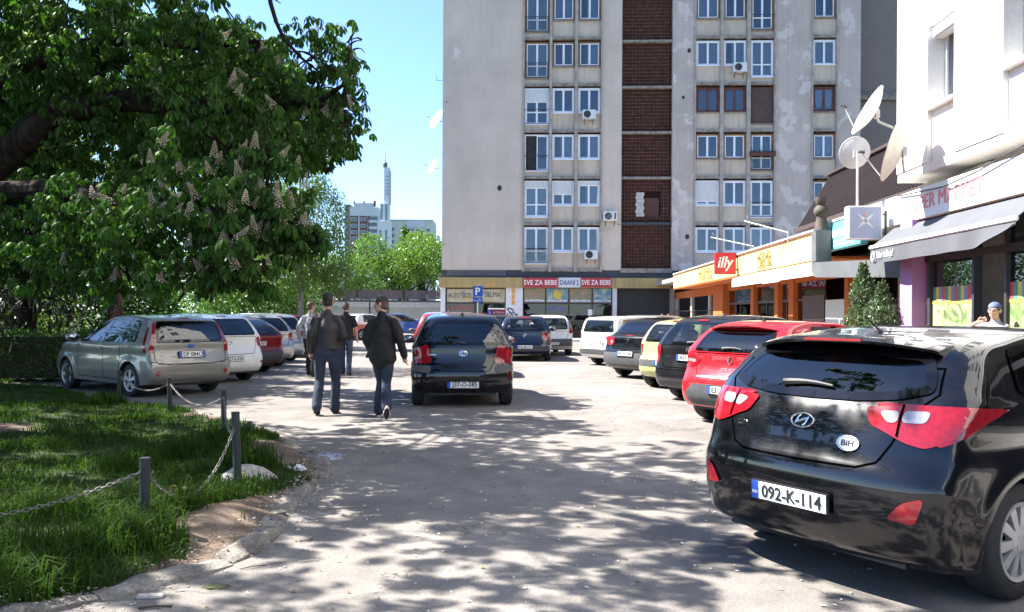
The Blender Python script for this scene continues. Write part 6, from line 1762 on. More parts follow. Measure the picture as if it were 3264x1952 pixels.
# ---- dark spruce behind the chestnut
def spruce(name, label, base, h, r, seed, z0=1.4):
    g = np.random.default_rng(seed); root = thing(name, label, 'tree', base, 0); o0 = Vector(base)
    m = MB(); m.tube([o0, o0 + Vector((0, 0, h * .5)), o0 + Vector((0, 0, h))], [.24, .15, .02], 9)
    V = []; 
    for k in range(90):
        z = z0 + (h - z0) * (k / 90)**.9; L = r * (1 - (z - z0) / (h - z0 + .3))**.8 * g.uniform(.7, 1.1); a = g.uniform(0, 6.28); d = Vector((math.cos(a), math.sin(a), 0))
        pts = [o0 + Vector((0, 0, z)) + d * (L * t) + Vector((0, 0, -.35 * L * t * t + .12 * L * t)) for t in (0, .25, .5, .75, 1)]
        m.tube(pts, [.035, .028, .02, .013, .006], 5)
        for q in range(70):
            t = g.uniform(.12, 1); p = o0 + Vector((0, 0, z)) + d * (L * t) + Vector((0, 0, -.35 * L * t * t + .12 * L * t)); V.append(tuple(p + Vector(g.normal(0, .12, 3)) + Vector((0, 0, -.1))))
    m.build('trunk', BARK, root, off=o0, smooth=True)
    Vv, F = leaves(np.array(V), .30, g, -1.0, .22); link('crown', np_mesh('crown', Vv - np.array(o0), F, SPRUCE), root)
spruce('spruce_tree', 'dark brownish spruce standing behind the lawn hedge', (-11.6, 19.6, .08), 9.5, 2.9, 5, 1.5)
spruce('spruce_tree', 'second dark spruce, deeper in the park than the one by the hedge', (-15.4, 21.5, .08), 10, 3.0, 6, 1.0)
def lob(cx, cy, cz, *rs): return (Vector((cx, cy, cz)), rs if len(rs) == 3 else (rs[0],) * 3)
tree('shade_tree', 'wide dense tree at the left of the lawn shading the silver car', (-13.4, 15.6, .08), 2.8, .26, [lob(-12.6, 16.4, 5.4, 2.0, 1.5, 1.3), lob(-11.0, 16.6, 4.6, 1.3, 1.2, .9), lob(-14.6, 15, 5.6, 2.3, 2.2, 1.7), lob(-12.4, 17.6, 7.0, 2.2, 1.6, 1.4), lob(-14, 16, 8, 2.2), lob(-10.2, 16.5, 5.0, 1.2, 1.0, .8), lob(-11.5, 17.4, 5.3, 1.3, 1.0, .8), lob(-12.6, 18.2, 5.2, 1.3, 1.0, .9), lob(-9.3, 16.2, 4.6, .9, .9, .7)], 52000, .17, LINDEN, BARK, 30)
tree('shade_tree', 'dense tree at the far left of the lawn beyond the nearest chain', (-17.5, 10.5, .08), 2.2, .24, [lob(-17, 10.5, 4.6, 2.4, 2.4, 2.0), lob(-15.2, 11.6, 3.6, 1.6, 1.6, 1.2), lob(-19, 9.6, 4.6, 2.2), lob(-17, 11, 7, 2.2)], 16000, .2, HEDGEL, BARK, 28)
tree('shade_tree', 'dense tree at the far left of the lawn behind the hedge end', (-19.8, 17.0, .06), 1.6, .24, [lob(-19.6, 17, 3.8, 2.6, 2.4, 2.2), lob(-18, 18, 2.6, 1.8, 1.8, 1.4), lob(-21.6, 16, 3.8, 2.4), lob(-19.6, 17.4, 6.6, 2.4)], 16000, .2, HEDGEL, BARK, 29)
# ---- bright trees behind the parked cars
def lob(cx, cy, cz, *rs): return (Vector((cx, cy, cz)), rs if len(rs) == 3 else (rs[0],) * 3)
tree('lime_tree', 'tall leafy tree with a reddish brown trunk behind the silver car', (-10.6, 21.8, .06), 4.2, .20, [lob(-11, 22, 6.2, 2.4, 2.4, 1.6), lob(-9.2, 22.4, 5.0, 1.5, 1.5, 1.2), lob(-12.8, 21.4, 5.2, 1.7), lob(-10.5, 23, 8.2, 2.0), lob(-12, 23, 3.7, 1.4, 1.4, .9)], 13000, .13, LINDEN, bark('red_bark', (.06, .035, .028), (.17, .10, .08)), 31)
tree('lime_tree', 'broad bright green tree deep in the park behind the hedge', (-17.5, 27.5, .06), 2.6, .22, [lob(-17.5, 27.5, 5.2, 3.2, 3.0, 2.4), lob(-20.5, 26.5, 4.4, 2.4), lob(-15, 28.5, 4.2, 2.3, 2.2, 1.8), lob(-17, 27, 8, 2.4)], 15000, .15, LINDEN, BARK, 32)
tree('lime_tree', 'rounded bright green tree behind the dark red parked car', (-13.2, 31.5, .06), 2.0, .18, [lob(-13.2, 31.5, 4.4, 2.6, 2.4, 2.2), lob(-11.2, 32, 3.4, 1.8), lob(-15.4, 31, 3.6, 1.9), lob(-13, 31.5, 6.8, 2.0)], 14000, .14, LINDEN, BARK, 33)
tree('small_tree', 'low dark bushy tree at the end of the left row of cars', (-10.6, 36, .06), .9, .12, [lob(-10.8, 36, 2.6, 2.0, 1.8, 1.5), lob(-9.2, 36.4, 2.2, 1.3, 1.3, 1.1), lob(-12.4, 36, 2.8, 1.7)], 11000, .13, HEDGEL, BARK, 34)
tree('birch_tree', 'slender pale green birch with hanging twigs to the left of the minaret', (-8.95, 34.5, .06), 4.4, .13, [lob(-8.95, 34.5, 7.0, 1.2, 1.2, 1.4), lob(-8.15, 34.5, 5.6, 1.25, 1.2, 1.5), lob(-9.85, 34.5, 5.4, 1.3, 1.2, 1.7), lob(-7.85, 34.7, 3.9, 1.2, 1.1, 1.3), lob(-9.55, 34.4, 3.5, 1.5, 1.2, 1.3), lob(-7.35, 34.4, 2.9, .8, .8, .8)], 30000, .10, BIRCHL, BIRCH, 35, droop=-1.0)
tree('lime_tree', 'bright spreading tree over the far end of the garage wall', (-9.6, 70, 0), 3.2, .2, [lob(-9.8, 70, 5.2, 2.4, 2.2, 1.9), lob(-7.4, 70.5, 6.2, 2.3, 2.2, 2.0), lob(-11.6, 70, 4.6, 2.0), lob(-12.2, 71, 6.8, 1.7), lob(-5.8, 70, 4.4, 1.6)], 11000, .24, LINDEN, BARK, 36)
tree('lime_tree', 'second bright tree behind the garage wall, nearer the birch', (-13.8, 66, 0), 2.6, .2, [lob(-13.8, 66, 4.6, 2.4, 2.2, 2.0), lob(-11.8, 66, 3.6, 1.5, 1.4, 1.0), lob(-15.8, 66, 4.4, 2.0)], 8000, .22, LINDEN, BARK, 37)
for k, (px, yt, w_) in enumerate(((1287, 718, 13), (1340, 735, 9), (1299, 728, 8))):
    b_ = P(px, 1000, 190); zt = P(px, yt, 190).z; r_ = w_ * 190 / FS
    tree('poplar_tree', ('tall dark poplar before the distant cream block', 'shorter dark poplar in front of the balconies of the cream block', 'slim poplar leaning on the tall one before the cream block')[k], (b_.x, 190, 0), 5, .3, [lob(b_.x, 190, zt * .55, r_, r_, zt * .3), lob(b_.x, 190, zt * .8, r_ * .7, r_ * .7, zt * .2)], 2600, .8, HEDGEL, BARK, 40 + k, group='poplars before the cream block')
tree('lime_tree', 'loose yellow-green tree touching the left edge of the tower', (-9.0, 84, 0), 4, .25, [lob(-9.3, 84, 8.2, 2.4, 2.2, 1.8), lob(-7.4, 84, 7.2, 1.8), lob(-11, 84, 6.6, 2.2)], 7000, .3, BIRCHL, BARK, 44)
for k, (x, y, h) in enumerate(((-24, 36, 8), (-30, 30, 9), (-22, 46, 9), (-16, 52, 8), (-34, 42, 10))):
    tree('park_tree', ('park tree in deep shade left of the broad bright tree', 'park tree at the far left rear of the lawn', 'tall park tree behind the rounded bright one', 'park tree close before the garage wall end', 'tallest park tree at the very back')[k], (x, y, .05), 2.4, .2, [lob(x, y, h * .55, 3.2, 3, 2.4), lob(x + 1.8, y, h * .42, 2.2), lob(x - 2, y, h * .45, 2.4), lob(x, y, h * .8, 2.2)], 7000, .24, LINDEN if k % 2 else HEDGEL, BARK, 50 + k)
for k, (x, y, h, w_) in enumerate(((-20.5, 24, 2.4, 2.6), (-16.2, 25.2, 2.2, 2.3), (-12.6, 26.4, 2.6, 1.9), (-18.5, 33, 3.4, 3.4), (-13.6, 39, 3.2, 3.0), (-25, 27, 3.0, 3.0), (-24, 38, 3.8, 4.0), (-18, 44, 3.6, 3.8), (-30, 36, 4, 4), (-14.5, 55, 3.0, 2.6))):
    g = np.random.default_rng(300 + k); b_ = Vector((x, y, .06))
    root = thing('bush', ('large bush behind the clipped hedge', 'bush between the hedge and the white parked car', 'bush close behind the dark red parked car', 'high bush under the broad bright tree', 'bush under the low dark tree', 'bush at the left edge of the park', 'high bush before the tall park trees', 'bush before the garage wall', 'high bush at the far left of the park', 'bush at the foot of the garage wall')[k], 'bush', b_, 0, 'bushes in the park')
    lbs = [(b_ + Vector((g.uniform(-.5, .5) * w_, g.uniform(-.3, .3) * w_, h * g.uniform(.3, .55))), (w_ * .6, w_ * .5, h * .48)) for _ in range(4)]
    P0 = lobe_points(lbs, 6500, g, .6); P0 = P0[P0[:, 2] > .1]; V, F = leaves(P0, .15, g, -.1, .6); link('foliage', np_mesh('foliage', V - np.array(b_), F, (HEDGEL, LINDEN)[k % 2]), root)
    m = MB()
    for q in range(6): m.tube([b_, b_ + Vector((g.uniform(-.4, .4) * w_, g.uniform(-.3, .3) * w_, h * .8))], [.05, .015], 5)
    m.build('stems', BARK, root, off=b_)
# ---- clipped hedge
hg = thing('hedge', 'clipped green hedge beside the bonnet of the silver car', 'hedge', (-11.2, 17.9, .06), R(12)); g = np.random.default_rng(61)
n = 16000; p = g.uniform(-1, 1, (n, 3)); ax = g.integers(0, 3, n); p[np.arange(n), ax] = np.sign(p[np.arange(n), ax]) * g.uniform(.82, 1.05, n)
p = p * np.array((2.1, .62, .46)) + np.array((0, 0, .52)); p[:, 2] += .05 * np.sin(p[:, 0] * 4) + g.normal(0, .03, n)
V, F = leaves(p, .065, g, .2, .6); link('foliage', np_mesh('foliage', V, F, HEDGEL), hg)
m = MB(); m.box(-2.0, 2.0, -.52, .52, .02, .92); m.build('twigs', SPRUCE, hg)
# ---- conifer shrubs by the shops
def shrub(label, x, y, h, r, seed, group=None, name='conifer_shrub', pot=False):
    g = np.random.default_rng(seed); b_ = S(x, y, .13); root = thing(name, label, 'shrub', b_, 0, group)
    n = int(5200 * h * r / .8) + 500; z = g.uniform(.06, 1, n); rr_ = r * (np.sin(np.clip(z, 0, 1) * 2.6 + .45)) * (1 + .18 * np.sin(z * 23 + seed)) * g.uniform(.55, 1.08, n); a = g.uniform(0, 6.28, n)
    p = np.stack([np.cos(a) * rr_, np.sin(a) * rr_, z * h + g.normal(0, .03, n)], 1); V, F = leaves(p, .075, g, .7, .35); link('foliage', np_mesh('foliage', V, F, THUJAL), root)
    m = MB(); m.tube([(0, 0, 0), (0.01, 0, h * .8)], [.035, .012], 6); m.build('stem', BARK, root)
    if pot: m = MB(); m.lathe([(.14, 0), (.19, .28), (.20, .30), (.17, .30), (.001, .27)], 14); m.build('pot', plain('clay_pot', (.28, .12, .07), .8), root, smooth=True)
shrub('tall conifer shrub beside the orange end column of the restaurant', 6.0, along(2752, 6.0), 2.35, .34, 71)
shrub('bushier conifer shrub beside the purple column of the supermarket', 6.05, along(2812, 6.05), 1.95, .40, 72)
for k, (px, lb_) in enumerate(((2212, 'slim potted conifer before the barred windows, next to the tower'), (2252, 'slim potted conifer before the barred windows, next to the orange column'), (2338, 'potted conifer at the first glass bay beyond the orange column'), (2398, 'potted conifer at the thin orange post of the glass front'))):
    shrub(lb_, 6.9, along(px, 6.9), 1.35, .17, 75 + k, 'potted conifers along the restaurant', 'potted_conifer', True)

# ---- grass blades
def inside_np(P2, poly):
    x, y = P2[:, 0], P2[:, 1]; c = np.zeros(len(P2), bool); n_ = len(poly)
    for i in range(n_):
        x0, y0 = poly[i]; x1, y1 = poly[i - 1]
        if y0 == y1: continue
        c ^= ((y0 > y) != (y1 > y)) & (x < (x1 - x0) * (y - y0) / (y1 - y0) + x0)
    return c
g = np.random.default_rng(81); n = 420000
xy = np.stack([g.uniform(-11, -1.6, n), g.uniform(2.6, 17, n)], 1)
den = 1.0 / (1 + (np.hypot(xy[:, 0], xy[:, 1]) / 7.0)**2.2); keep = g.uniform(0, 1, n) < den * 1.6
xy = xy[keep]; xy = xy[inside_np(xy, LAWNPOLY)]; d = edge_dist(xy)
x_, y_, q_ = xy[:, 0], xy[:, 1], d + .04; soil = (q_ < .30 + .20 * np.sin(2.3 * y_ + 1.0) + .12 * np.sin(5.7 * x_ - 3 * y_)) | (np.sin(1.1 * x_ + 2) * np.sin(.9 * y_ - 1) > .93); prob = np.where(soil, .008, 1.0)
clum = .5 + .5 * np.sin(xy[:, 0] * 3.1 + np.sin(xy[:, 1] * 2.7) * 2) * np.sin(xy[:, 1] * 2.3 + 1.3)
prob *= .35 + .65 * clum; k = g.uniform(0, 1, len(xy)) < prob; xy, d, clum = xy[k], d[k], clum[k]; long_ = np.zeros(len(xy))
tc_ = [G(461, 1694, .09), G(300, 1640, .09), G(560, 1640, .09), G(480, 1720, .09), G(620, 1660, .09), G(60, 1850, .09), G(150, 1880, .09), G(20, 1780, .09), G(380, 1740, .09), G(800, 1500, .09), G(740, 1600, .09), G(430, 1600, .09), G(250, 1760, .09), G(120, 1640, .09), G(700, 1420, .09), G(330, 1290, .09), G(560, 1450, .09), G(420, 1500, .09)]
for c_ in tc_:
    q_ = g.normal(0, .13, (420, 2)) + np.array((c_.x, c_.y)); xy = np.concatenate([xy, q_]); d = np.concatenate([d, edge_dist(q_)]); clum = np.concatenate([clum, np.ones(420)]); long_ = np.concatenate([long_, np.ones(420)])
x_, y_ = xy[:, 0], xy[:, 1]; k = inside_np(xy, LAWNPOLY) & ~((long_ > 0) & (d + .02 < .30 + .20 * np.sin(2.3 * y_ + 1.0) + .12 * np.sin(5.7 * x_ - 3 * y_))); xy, d, clum, long_ = xy[k], d[k], clum[k], long_[k]
n = len(xy); L = (.045 + .11 * clum * g.uniform(.3, 1, n)) * g.uniform(.6, 1.25, n) * (1 + .9 * long_); a = g.uniform(0, 6.28, n); lean = g.uniform(.2, 1.1, n)
h = np.stack([np.cos(a), np.sin(a), np.zeros(n)], 1); s = np.stack([-h[:, 1], h[:, 0], np.zeros(n)], 1); up = np.array((0, 0, 1.0)); w = (.0016 + .0014 * g.uniform(0, 1, n)) * (1 + .10 * xy[:, 1])
z0 = .015 + .085 * np.minimum(1, d / .35) + (.02 * np.sin(1.7 * xy[:, 0] + .6 * xy[:, 1]) + .014 * np.sin(3.1 * xy[:, 1] - 1.3 * xy[:, 0]) + .008 * np.sin(7.3 * xy[:, 0] + 5.1 * xy[:, 1])) * np.minimum(1, d / .5) - .005; b = np.stack([xy[:, 0], xy[:, 1], z0], 1)
c1 = b + (h * (lean * .25)[:, None] + up * .6) * L[:, None]; c2 = b + (h * lean[:, None] + up * (1 - .45 * lean)[:, None]) * L[:, None]
V = np.stack([b - s * w[:, None], b + s * w[:, None], c1 + s * w[:, None] * .85, c1 - s * w[:, None] * .85, c2], 1).reshape(-1, 3)
i0 = np.arange(n) * 5; F = np.concatenate([np.stack([i0, i0 + 1, i0 + 2], 1), np.stack([i0, i0 + 2, i0 + 3], 1), np.stack([i0 + 3, i0 + 2, i0 + 4], 1)])
o = link('grass', np_mesh('grass', V, F, GRASSL)); tag(o, 'tufty green grass of the lawn inside the kerb', 'grass', kind='stuff')
# far park grass in tufts
n = 9000; xy = np.stack([g.uniform(-26, -10.8, n), g.uniform(18.8, 40, n)], 1); p = np.stack([xy[:, 0], xy[:, 1], np.full(n, .06)], 1); V, F = leaves(p, .14, g, 1.2, .2); o = link('grass', np_mesh('grass', V, F, GRASSL)); tag(o, 'grass of the park behind the parked cars', 'grass', kind='stuff')
def axle(px, py, heading, W, wheel='left'):
    """rear-axle middle of a car whose left or right rear tyre meets the ground at a photo pixel"""
    g = G(px, py); h = R(heading); right = Vector((math.sin(h), -math.cos(h), 0))
    return g + right * ((W / 2 - 0.115) * (1 if wheel == 'left' else -1))

BLACK = paint('black_paint', (0.0025, 0.0025, 0.0045), 0.0, 0.2, dirt=0.025)
NAVY = paint('navy_paint', (0.006, 0.010, 0.030), 0.15, 0.25, dirt=0.08)
REDP = paint('bright_red_paint', (0.50, 0.012, 0.020), 0.05, 0.25, dirt=0.08)
MAROON = paint('maroon_paint', (0.17, 0.012, 0.016), 0.1, 0.3, dirt=0.15)
SILVER = paint('silver_paint', (0.42, 0.42, 0.40), 0.55, 0.32, dirt=0.25)
SILVERW = paint('warm_silver_paint', (0.25, 0.24, 0.21), 0.4, 0.36, dirt=0.25)
WHITEP = paint('white_paint', (0.74, 0.74, 0.72), 0.0, 0.3, dirt=0.15)
LIME = paint('pale_lime_paint', (0.50, 0.50, 0.20), 0.1, 0.3, dirt=0.12)
CHAR = paint('charcoal_paint', (0.010, 0.010, 0.012), 0.2, 0.3, dirt=0.06)
ORANGE = paint('orange_red_paint', (0.50, 0.09, 0.045), 0.1, 0.3, dirt=0.15)
BLUEP = paint('mid_blue_paint', (0.03, 0.11, 0.42), 0.1, 0.3, dirt=0.15)

# ---- black hatchback parked right beside the camera
sp = dict(paint=BLACK, W=1.78, wb=2.65, ro=0.80, r=0.318, H=1.47, L=4.30, belt=(1.03, 0.95), tumble=0.20, step=0.045, rows=22, rear_round=0.27, taper=0.15, square=2.6, near=True,
          prof=[(-0.62, 0.20), (-0.74, 0.27), (-0.785, 0.40), (-0.80, 0.55), (-0.785, 0.70), (-0.735, 0.78), (-0.695, 0.91), (-0.61, 1.06), (-0.27, 1.365), (0.10, 1.435), (0.85, 1.47), (1.5, 1.42), (2.4, 0.97), (2.9, 0.88), (3.28, 0.76), (3.44, 0.62), (3.50, 0.46), (3.46, 0.32), (3.36, 0.22)],
          side=(0.02, 0.10, 1.55, 2.30), rail=0.085, kick=0.05, pillars=(0.55, 1.22), glass=CARGLASSD, rearglass=CARGLASSD,
          rearwin=(1.00, 1.33, 0.70, 0.56), rearpoly=[(0.0, 1.052), (0.30, 1.058), (0.52, 1.08), (0.67, 1.125), (0.635, 1.22), (0.555, 1.325), (0.3, 1.34), (0.0, 1.345)],
          lights=[([(0.36, 1.035), (0.54, 1.05), (0.70, 1.06), (0.83, 1.06), (0.81, 0.91), (0.70, 0.845), (0.61, 0.865), (0.49, 0.915), (0.41, 0.945)], REDLENS, 'tail_light'),
                  ([(0.44, 1.015), (0.545, 1.025), (0.545, 0.965), (0.50, 0.96)], CLEARLENS, 'reversing_light'), ([(0.565, 1.025), (0.69, 1.03), (0.68, 0.97), (0.565, 0.965)], CLEARLENS, 'turn_light'),
                  ([(0.56, 0.48), (0.69, 0.465), (0.725, 0.585), (0.715, 0.605), (0.63, 0.57)], REDLENS, 'fog_light')],
          sidelights=[([(-0.60, 1.06), (-0.38, 1.06), (-0.16, 1.04), (-0.34, 0.99), (-0.46, 0.93), (-0.60, 0.855)], REDLENS, 'tail_light')],
          gate=[(0.0, 0.715), (0.38, 0.72), (0.48, 0.755), (0.54, 0.86), (0.60, 1.02), (0.69, 1.12), (0.65, 1.25)], bumperline=None,
          plate=('092-K-114', 0.50), emblem=(0.925, 'slant'), wiper=(0.22, -0.12, 1.115), spoiler=(-0.27, 1.395, 0.16, 0.60), spoilerlight=0.20, aerial=(0.05, 0.17, 58),
          rim='cap', doorlines=(0.42, 1.22, 2.15), cabin=INTERIOR, rimmat=ALLOY)
near_car, near_skin = car('parked_car', 'black hatchback with an oval white country sticker beside its swept red tail lights', (2.27, 5.15, 0), 33.5, sp)
# oval sticker and model badge
def on_rear(sk, y, z, off=0.010):
    c = sk.hit('rear', (y, z), off); cu = sk.hit('rear', (y, z + 0.03), off); cd = sk.hit('rear', (y, z - 0.03), off)
    cl = sk.hit('rear', (y + 0.03, z), off); c_r = sk.hit('rear', (y - 0.03, z), off)
    zz = (cu - cd).normalized(); xx = (c_r - cl).normalized(); nn = xx.cross(zz).normalized(); zz = nn.cross(xx)
    return Matrix(((xx.x, zz.x, nn.x, c.x), (xx.y, zz.y, nn.y, c.y), (xx.z, zz.z, nn.z, c.z), (0, 0, 0, 1)))
M = on_rear(near_skin, -0.31, 0.835)
m = MB(); m.lathe([(1, -0.002), (1, 0.001), (0.001, 0.001)], 28, M @ Matrix.Diagonal((0.066, 0.043, 1, 1)), cap=False)
st = m.build('country_sticker', PLATEWHITE, near_car)
m = MB(); m.tube([M @ Vector((0.059 * math.cos(R(a)), 0.037 * math.sin(R(a)), 0.001)) for a in range(0, 361, 15)], 0.0016, 4); m.build('sticker_ring', INK, st)
put_text('sticker_lettering', 'BiH', 0.046, INK, st, M @ Matrix.Translation((0, 0, 0.002)), depth=0.002, bold=0.0012, width=0.072)
for s_ in (1, -1): near_skin.strip('lens_gap', [(s_ * 0.553, 1.055), (s_ * 0.556, 0.98), (s_ * 0.56, 0.895)], 0.010, 'rear', SEAM, near_car, 0.017)
put_text('model_badge', 'i30', 0.05, CHROME, near_car, on_rear(near_skin, 0.45, 0.865), depth=0.008, shear=0.15)
m = MB(); m.box(-0.005, 0.005, -0.03, 0.03, 0, 0.001)

# ---- bright red hatchback
def clio4(p): return p
sp = dict(paint=REDP, W=1.73, wb=2.59, ro=0.66, r=0.31, H=1.45, L=4.06, belt=(1.00, 0.92), tumble=0.26, rear_round=0.17, square=3.0,
          prof=hatch(4.06, 2.59, 0.66, 1.45, 0.31, (-0.50, 1.03), (-0.18, 1.36), 1.40, (2.25, 0.96), bz=0.60, tz=0.70, bump=0.07),
          side=(0.30, 0.40, 1.45, 2.15), kick=0.07, glass=CARGLASSD, rearglass=CARGLASSD, rearwin=(1.02, 1.32, 0.66, 0.55),
          lights=[([(0.50, 0.93), (0.82, 0.96), (0.83, 0.79), (0.66, 0.78), (0.55, 0.84)], REDLENS, 'tail_light'), ([(0.60, 0.90), (0.78, 0.915), (0.78, 0.865), (0.62, 0.855)], CLEARLENS, 'reversing_light')],
          gate=[(0.0, 0.66), (0.50, 0.67), (0.58, 0.78), (0.66, 1.0)], plate=('E31-A-694', 0.50), emblem=(0.90, 'diamond'), wiper=(0.14, -0.18, 1.055), spoiler=(-0.18, 1.385, 0.14, 0.55), spoilerlight=0.15, aerial=(0.25, 0.19, 55),
          trim=[([(0.60, 0.27), (0.72, 0.42), (0.55, 0.57), (-0.55, 0.57), (-0.72, 0.42), (-0.60, 0.27)], GREYPL, 'bumper_insert'), ([(0.52, 0.655), (0.52, 0.68), (-0.52, 0.68), (-0.52, 0.655)], CHROME, 'chrome_strip')],
          rim='seven', doorlines=(0.42, 1.2, 2.05))
red_car, rsk = car('parked_car', 'bright red hatchback with diamond badge and chrome strip across its tailgate', axle(2262, 1334, 38, 1.73), 38, sp)
put_text('model_badge', 'CLIO', 0.055, CHROME, red_car, on_rear(rsk, 0, 0.775), depth=0.006, width=0.24)

# ---- black estate behind it
sp = dict(paint=CHAR, W=1.71, wb=2.6, ro=0.75, r=0.305, H=1.52, L=4.15, belt=(0.97, 0.93), tumble=0.24, rear_round=0.15, square=3.2,
          prof=hatch(4.15, 2.6, 0.75, 1.52, 0.305, (-0.66, 1.0), (-0.30, 1.42), 1.35, (2.25, 0.97), bz=0.56, bump=0.03),
          side=(-0.20, -0.05, 1.40, 2.15), glass=CARGLASS, rearwin=(1.0, 1.40, 0.68, 0.56), rearglass=CARGLASSC,
          lights=[([(0.66, 0.98), (0.80, 0.98), (0.82, 0.66), (0.70, 0.66)], REDLENS, 'tail_light')],
          gate=[(0.0, 0.60), (0.56, 0.60), (0.62, 0.75), (0.66, 1.0)], bumperline=(0.56, 0.56), plate=('J620-M-514', 0.78), emblem=(0.92, 'oval'), wiper=(0.05, -0.30, 1.035), aerial=(0.3, 0.15, 50), brake=(1.43, 0.12),
          trim=[([(0.80, 0.26), (0.82, 0.40), (-0.82, 0.40), (-0.80, 0.26)], GREYPL, 'bumper_insert')], doorlines=(0.35, 1.2, 2.05), cabin=INTERIORG)
car('parked_car', 'charcoal hatchback with a plate in its tailgate, squeezed between red and pale lime cars', axle(2172, 1266, 38, 1.71), 38, sp)

# ---- pale lime small car
sp = dict(paint=LIME, W=1.64, wb=2.35, ro=0.50, r=0.285, H=1.44, L=3.44, belt=(0.94, 0.90), tumble=0.22, rear_round=0.16, square=3.2,
          prof=hatch(3.44, 2.35, 0.50, 1.44, 0.285, (-0.42, 0.98), (-0.16, 1.36), 1.25, (2.1, 0.96), bz=0.62, bump=0.05),
          side=(0.02, 0.16, 1.30, 2.0), glass=CARGLASSC, rearwin=(0.97, 1.33, 0.62, 0.54), rearglass=CARGLASSC,
          lights=[([(0.66, 0.92), (0.76, 0.92), (0.79, 0.68), (0.70, 0.66)], REDLENS, 'tail_light')],
          gate=[(0.0, 0.58), (0.50, 0.60), (0.60, 0.78), (0.62, 0.97)], plate=('M87-K-203', 0.545), emblem=(0.86, 'diamond'), wiper=(0.05, -0.28, 1.0), brake=(1.385, 0.11), aerial=(1.0, 0.30, 40),
          trim=[([(0.78, 0.46), (0.80, 0.60), (-0.80, 0.60), (-0.78, 0.46)], GREYPL, 'bumper_strip')], doorlines=(0.62, 1.95), seatx=1.05, cabin=INTERIORG)
car('parked_car', 'pale lime small hatchback with a dark strip round its bumper', axle(2086, 1232, 38, 1.64), 38, sp)

# ---- black car with round-eyed red lamps and grey bumper
sp = dict(paint=BLACK, W=1.78, wb=2.63, ro=0.76, r=0.31, H=1.46, L=4.20, belt=(1.00, 0.92), tumble=0.20, rear_round=0.17, square=3.0,
          prof=[(-0.64, 0.24), (-0.74, 0.34), (-0.76, 0.48), (-0.745, 0.62), (-0.70, 0.70), (-0.66, 0.85), (-0.64, 1.00), (-0.42, 1.06), (-0.10, 1.36), (0.25, 1.435), (0.85, 1.46), (1.42, 1.41), (2.3, 0.97), (2.85, 0.88), (3.25, 0.74), (3.40, 0.60), (3.44, 0.46), (3.40, 0.34), (3.30, 0.24)],
          side=(0.20, 0.34, 1.48, 2.2), glass=CARGLASSD, rearwin=(1.07, 1.34, 0.64, 0.55), rearglass=CARGLASSD,
          lights=[([(0.46, 0.98), (0.60, 0.99), (0.84, 0.97), (0.80, 0.84), (0.62, 0.78), (0.50, 0.79), (0.45, 0.86)], REDLENS, 'tail_light'), ([(0.50 + 0.055 + 0.055 * math.cos(a), 0.875 + 0.055 * math.sin(a)) for a in [k * math.pi / 5 for k in range(10)]], CLEARLENS, 'reversing_light')],
          gate=[(0.0, 0.70), (0.46, 0.71), (0.50, 0.78), (0.50, 1.0), (0.62, 1.08)], plate=('M25-A-308', 0.60), emblem=(0.90, 'diamond'), brake=(1.02, 0.12),
          trim=[([(0.80, 0.34), (0.84, 0.62), (-0.84, 0.62), (-0.80, 0.34)], GREYPL, 'bumper_insert')], doorlines=(0.5, 1.25, 2.1))
car('parked_car', 'black hatchback with a stepped tail, red lamps holding round white lenses', axle(1990, 1198, 37, 1.78), 37, sp)

# ---- silver-blue estate and white van-like car beyond
sp = dict(paint=WHITEP, W=1.72, wb=2.6, ro=0.80, r=0.31, H=1.47, L=4.10, belt=(0.97, 0.94), tumble=0.13, rear_round=0.12, square=4.0,
          prof=hatch(4.10, 2.6, 0.80, 1.47, 0.31, (-0.74, 1.00), (-0.60, 1.40), 1.35, (2.3, 0.99), bz=0.58, bump=0.04, nosez=0.8),
          side=(-0.50, -0.42, 1.40, 2.2), pillars=(0.35, 1.2), glass=CARGLASS, rearwin=(1.0, 1.36, 0.66, 0.58),
          lights=[([(0.72, 0.98), (0.82, 0.98), (0.83, 0.78), (0.73, 0.78)], REDLENS, 'tail_light')], gate=[(0.0, 0.62), (0.62, 0.62), (0.68, 0.9), (0.68, 1.05)], plate=('T44-E-190', 0.68),
          trim=[([(0.82, 0.34), (0.83, 0.50), (-0.83, 0.50), (-0.82, 0.34)], GREYPL, 'bumper_insert')], doorlines=(0.35, 1.2, 2.1), cabin=INTERIORG)
car('parked_car', 'boxy white car with a grey bumper at the far end of its row', axle(1908, 1160, 37, 1.72), 37, sp)
sp = dict(sp, paint=SILVER, H=1.50, prof=hatch(4.2, 2.6, 0.85, 1.50, 0.31, (-0.70, 1.0), (-0.35, 1.40), 1.35, (2.3, 0.98), bz=0.58), belt=(0.96, 0.92), ro=0.85, L=4.2, rearwin=(1.0, 1.36, 0.66, 0.56), plate=None, side=(-0.2, -0.05, 1.4, 2.15))
car('parked_car', 'silver estate mostly hidden, its roof showing behind the boxy white car', axle(1985, 1146, 40, 1.72), 40, sp)

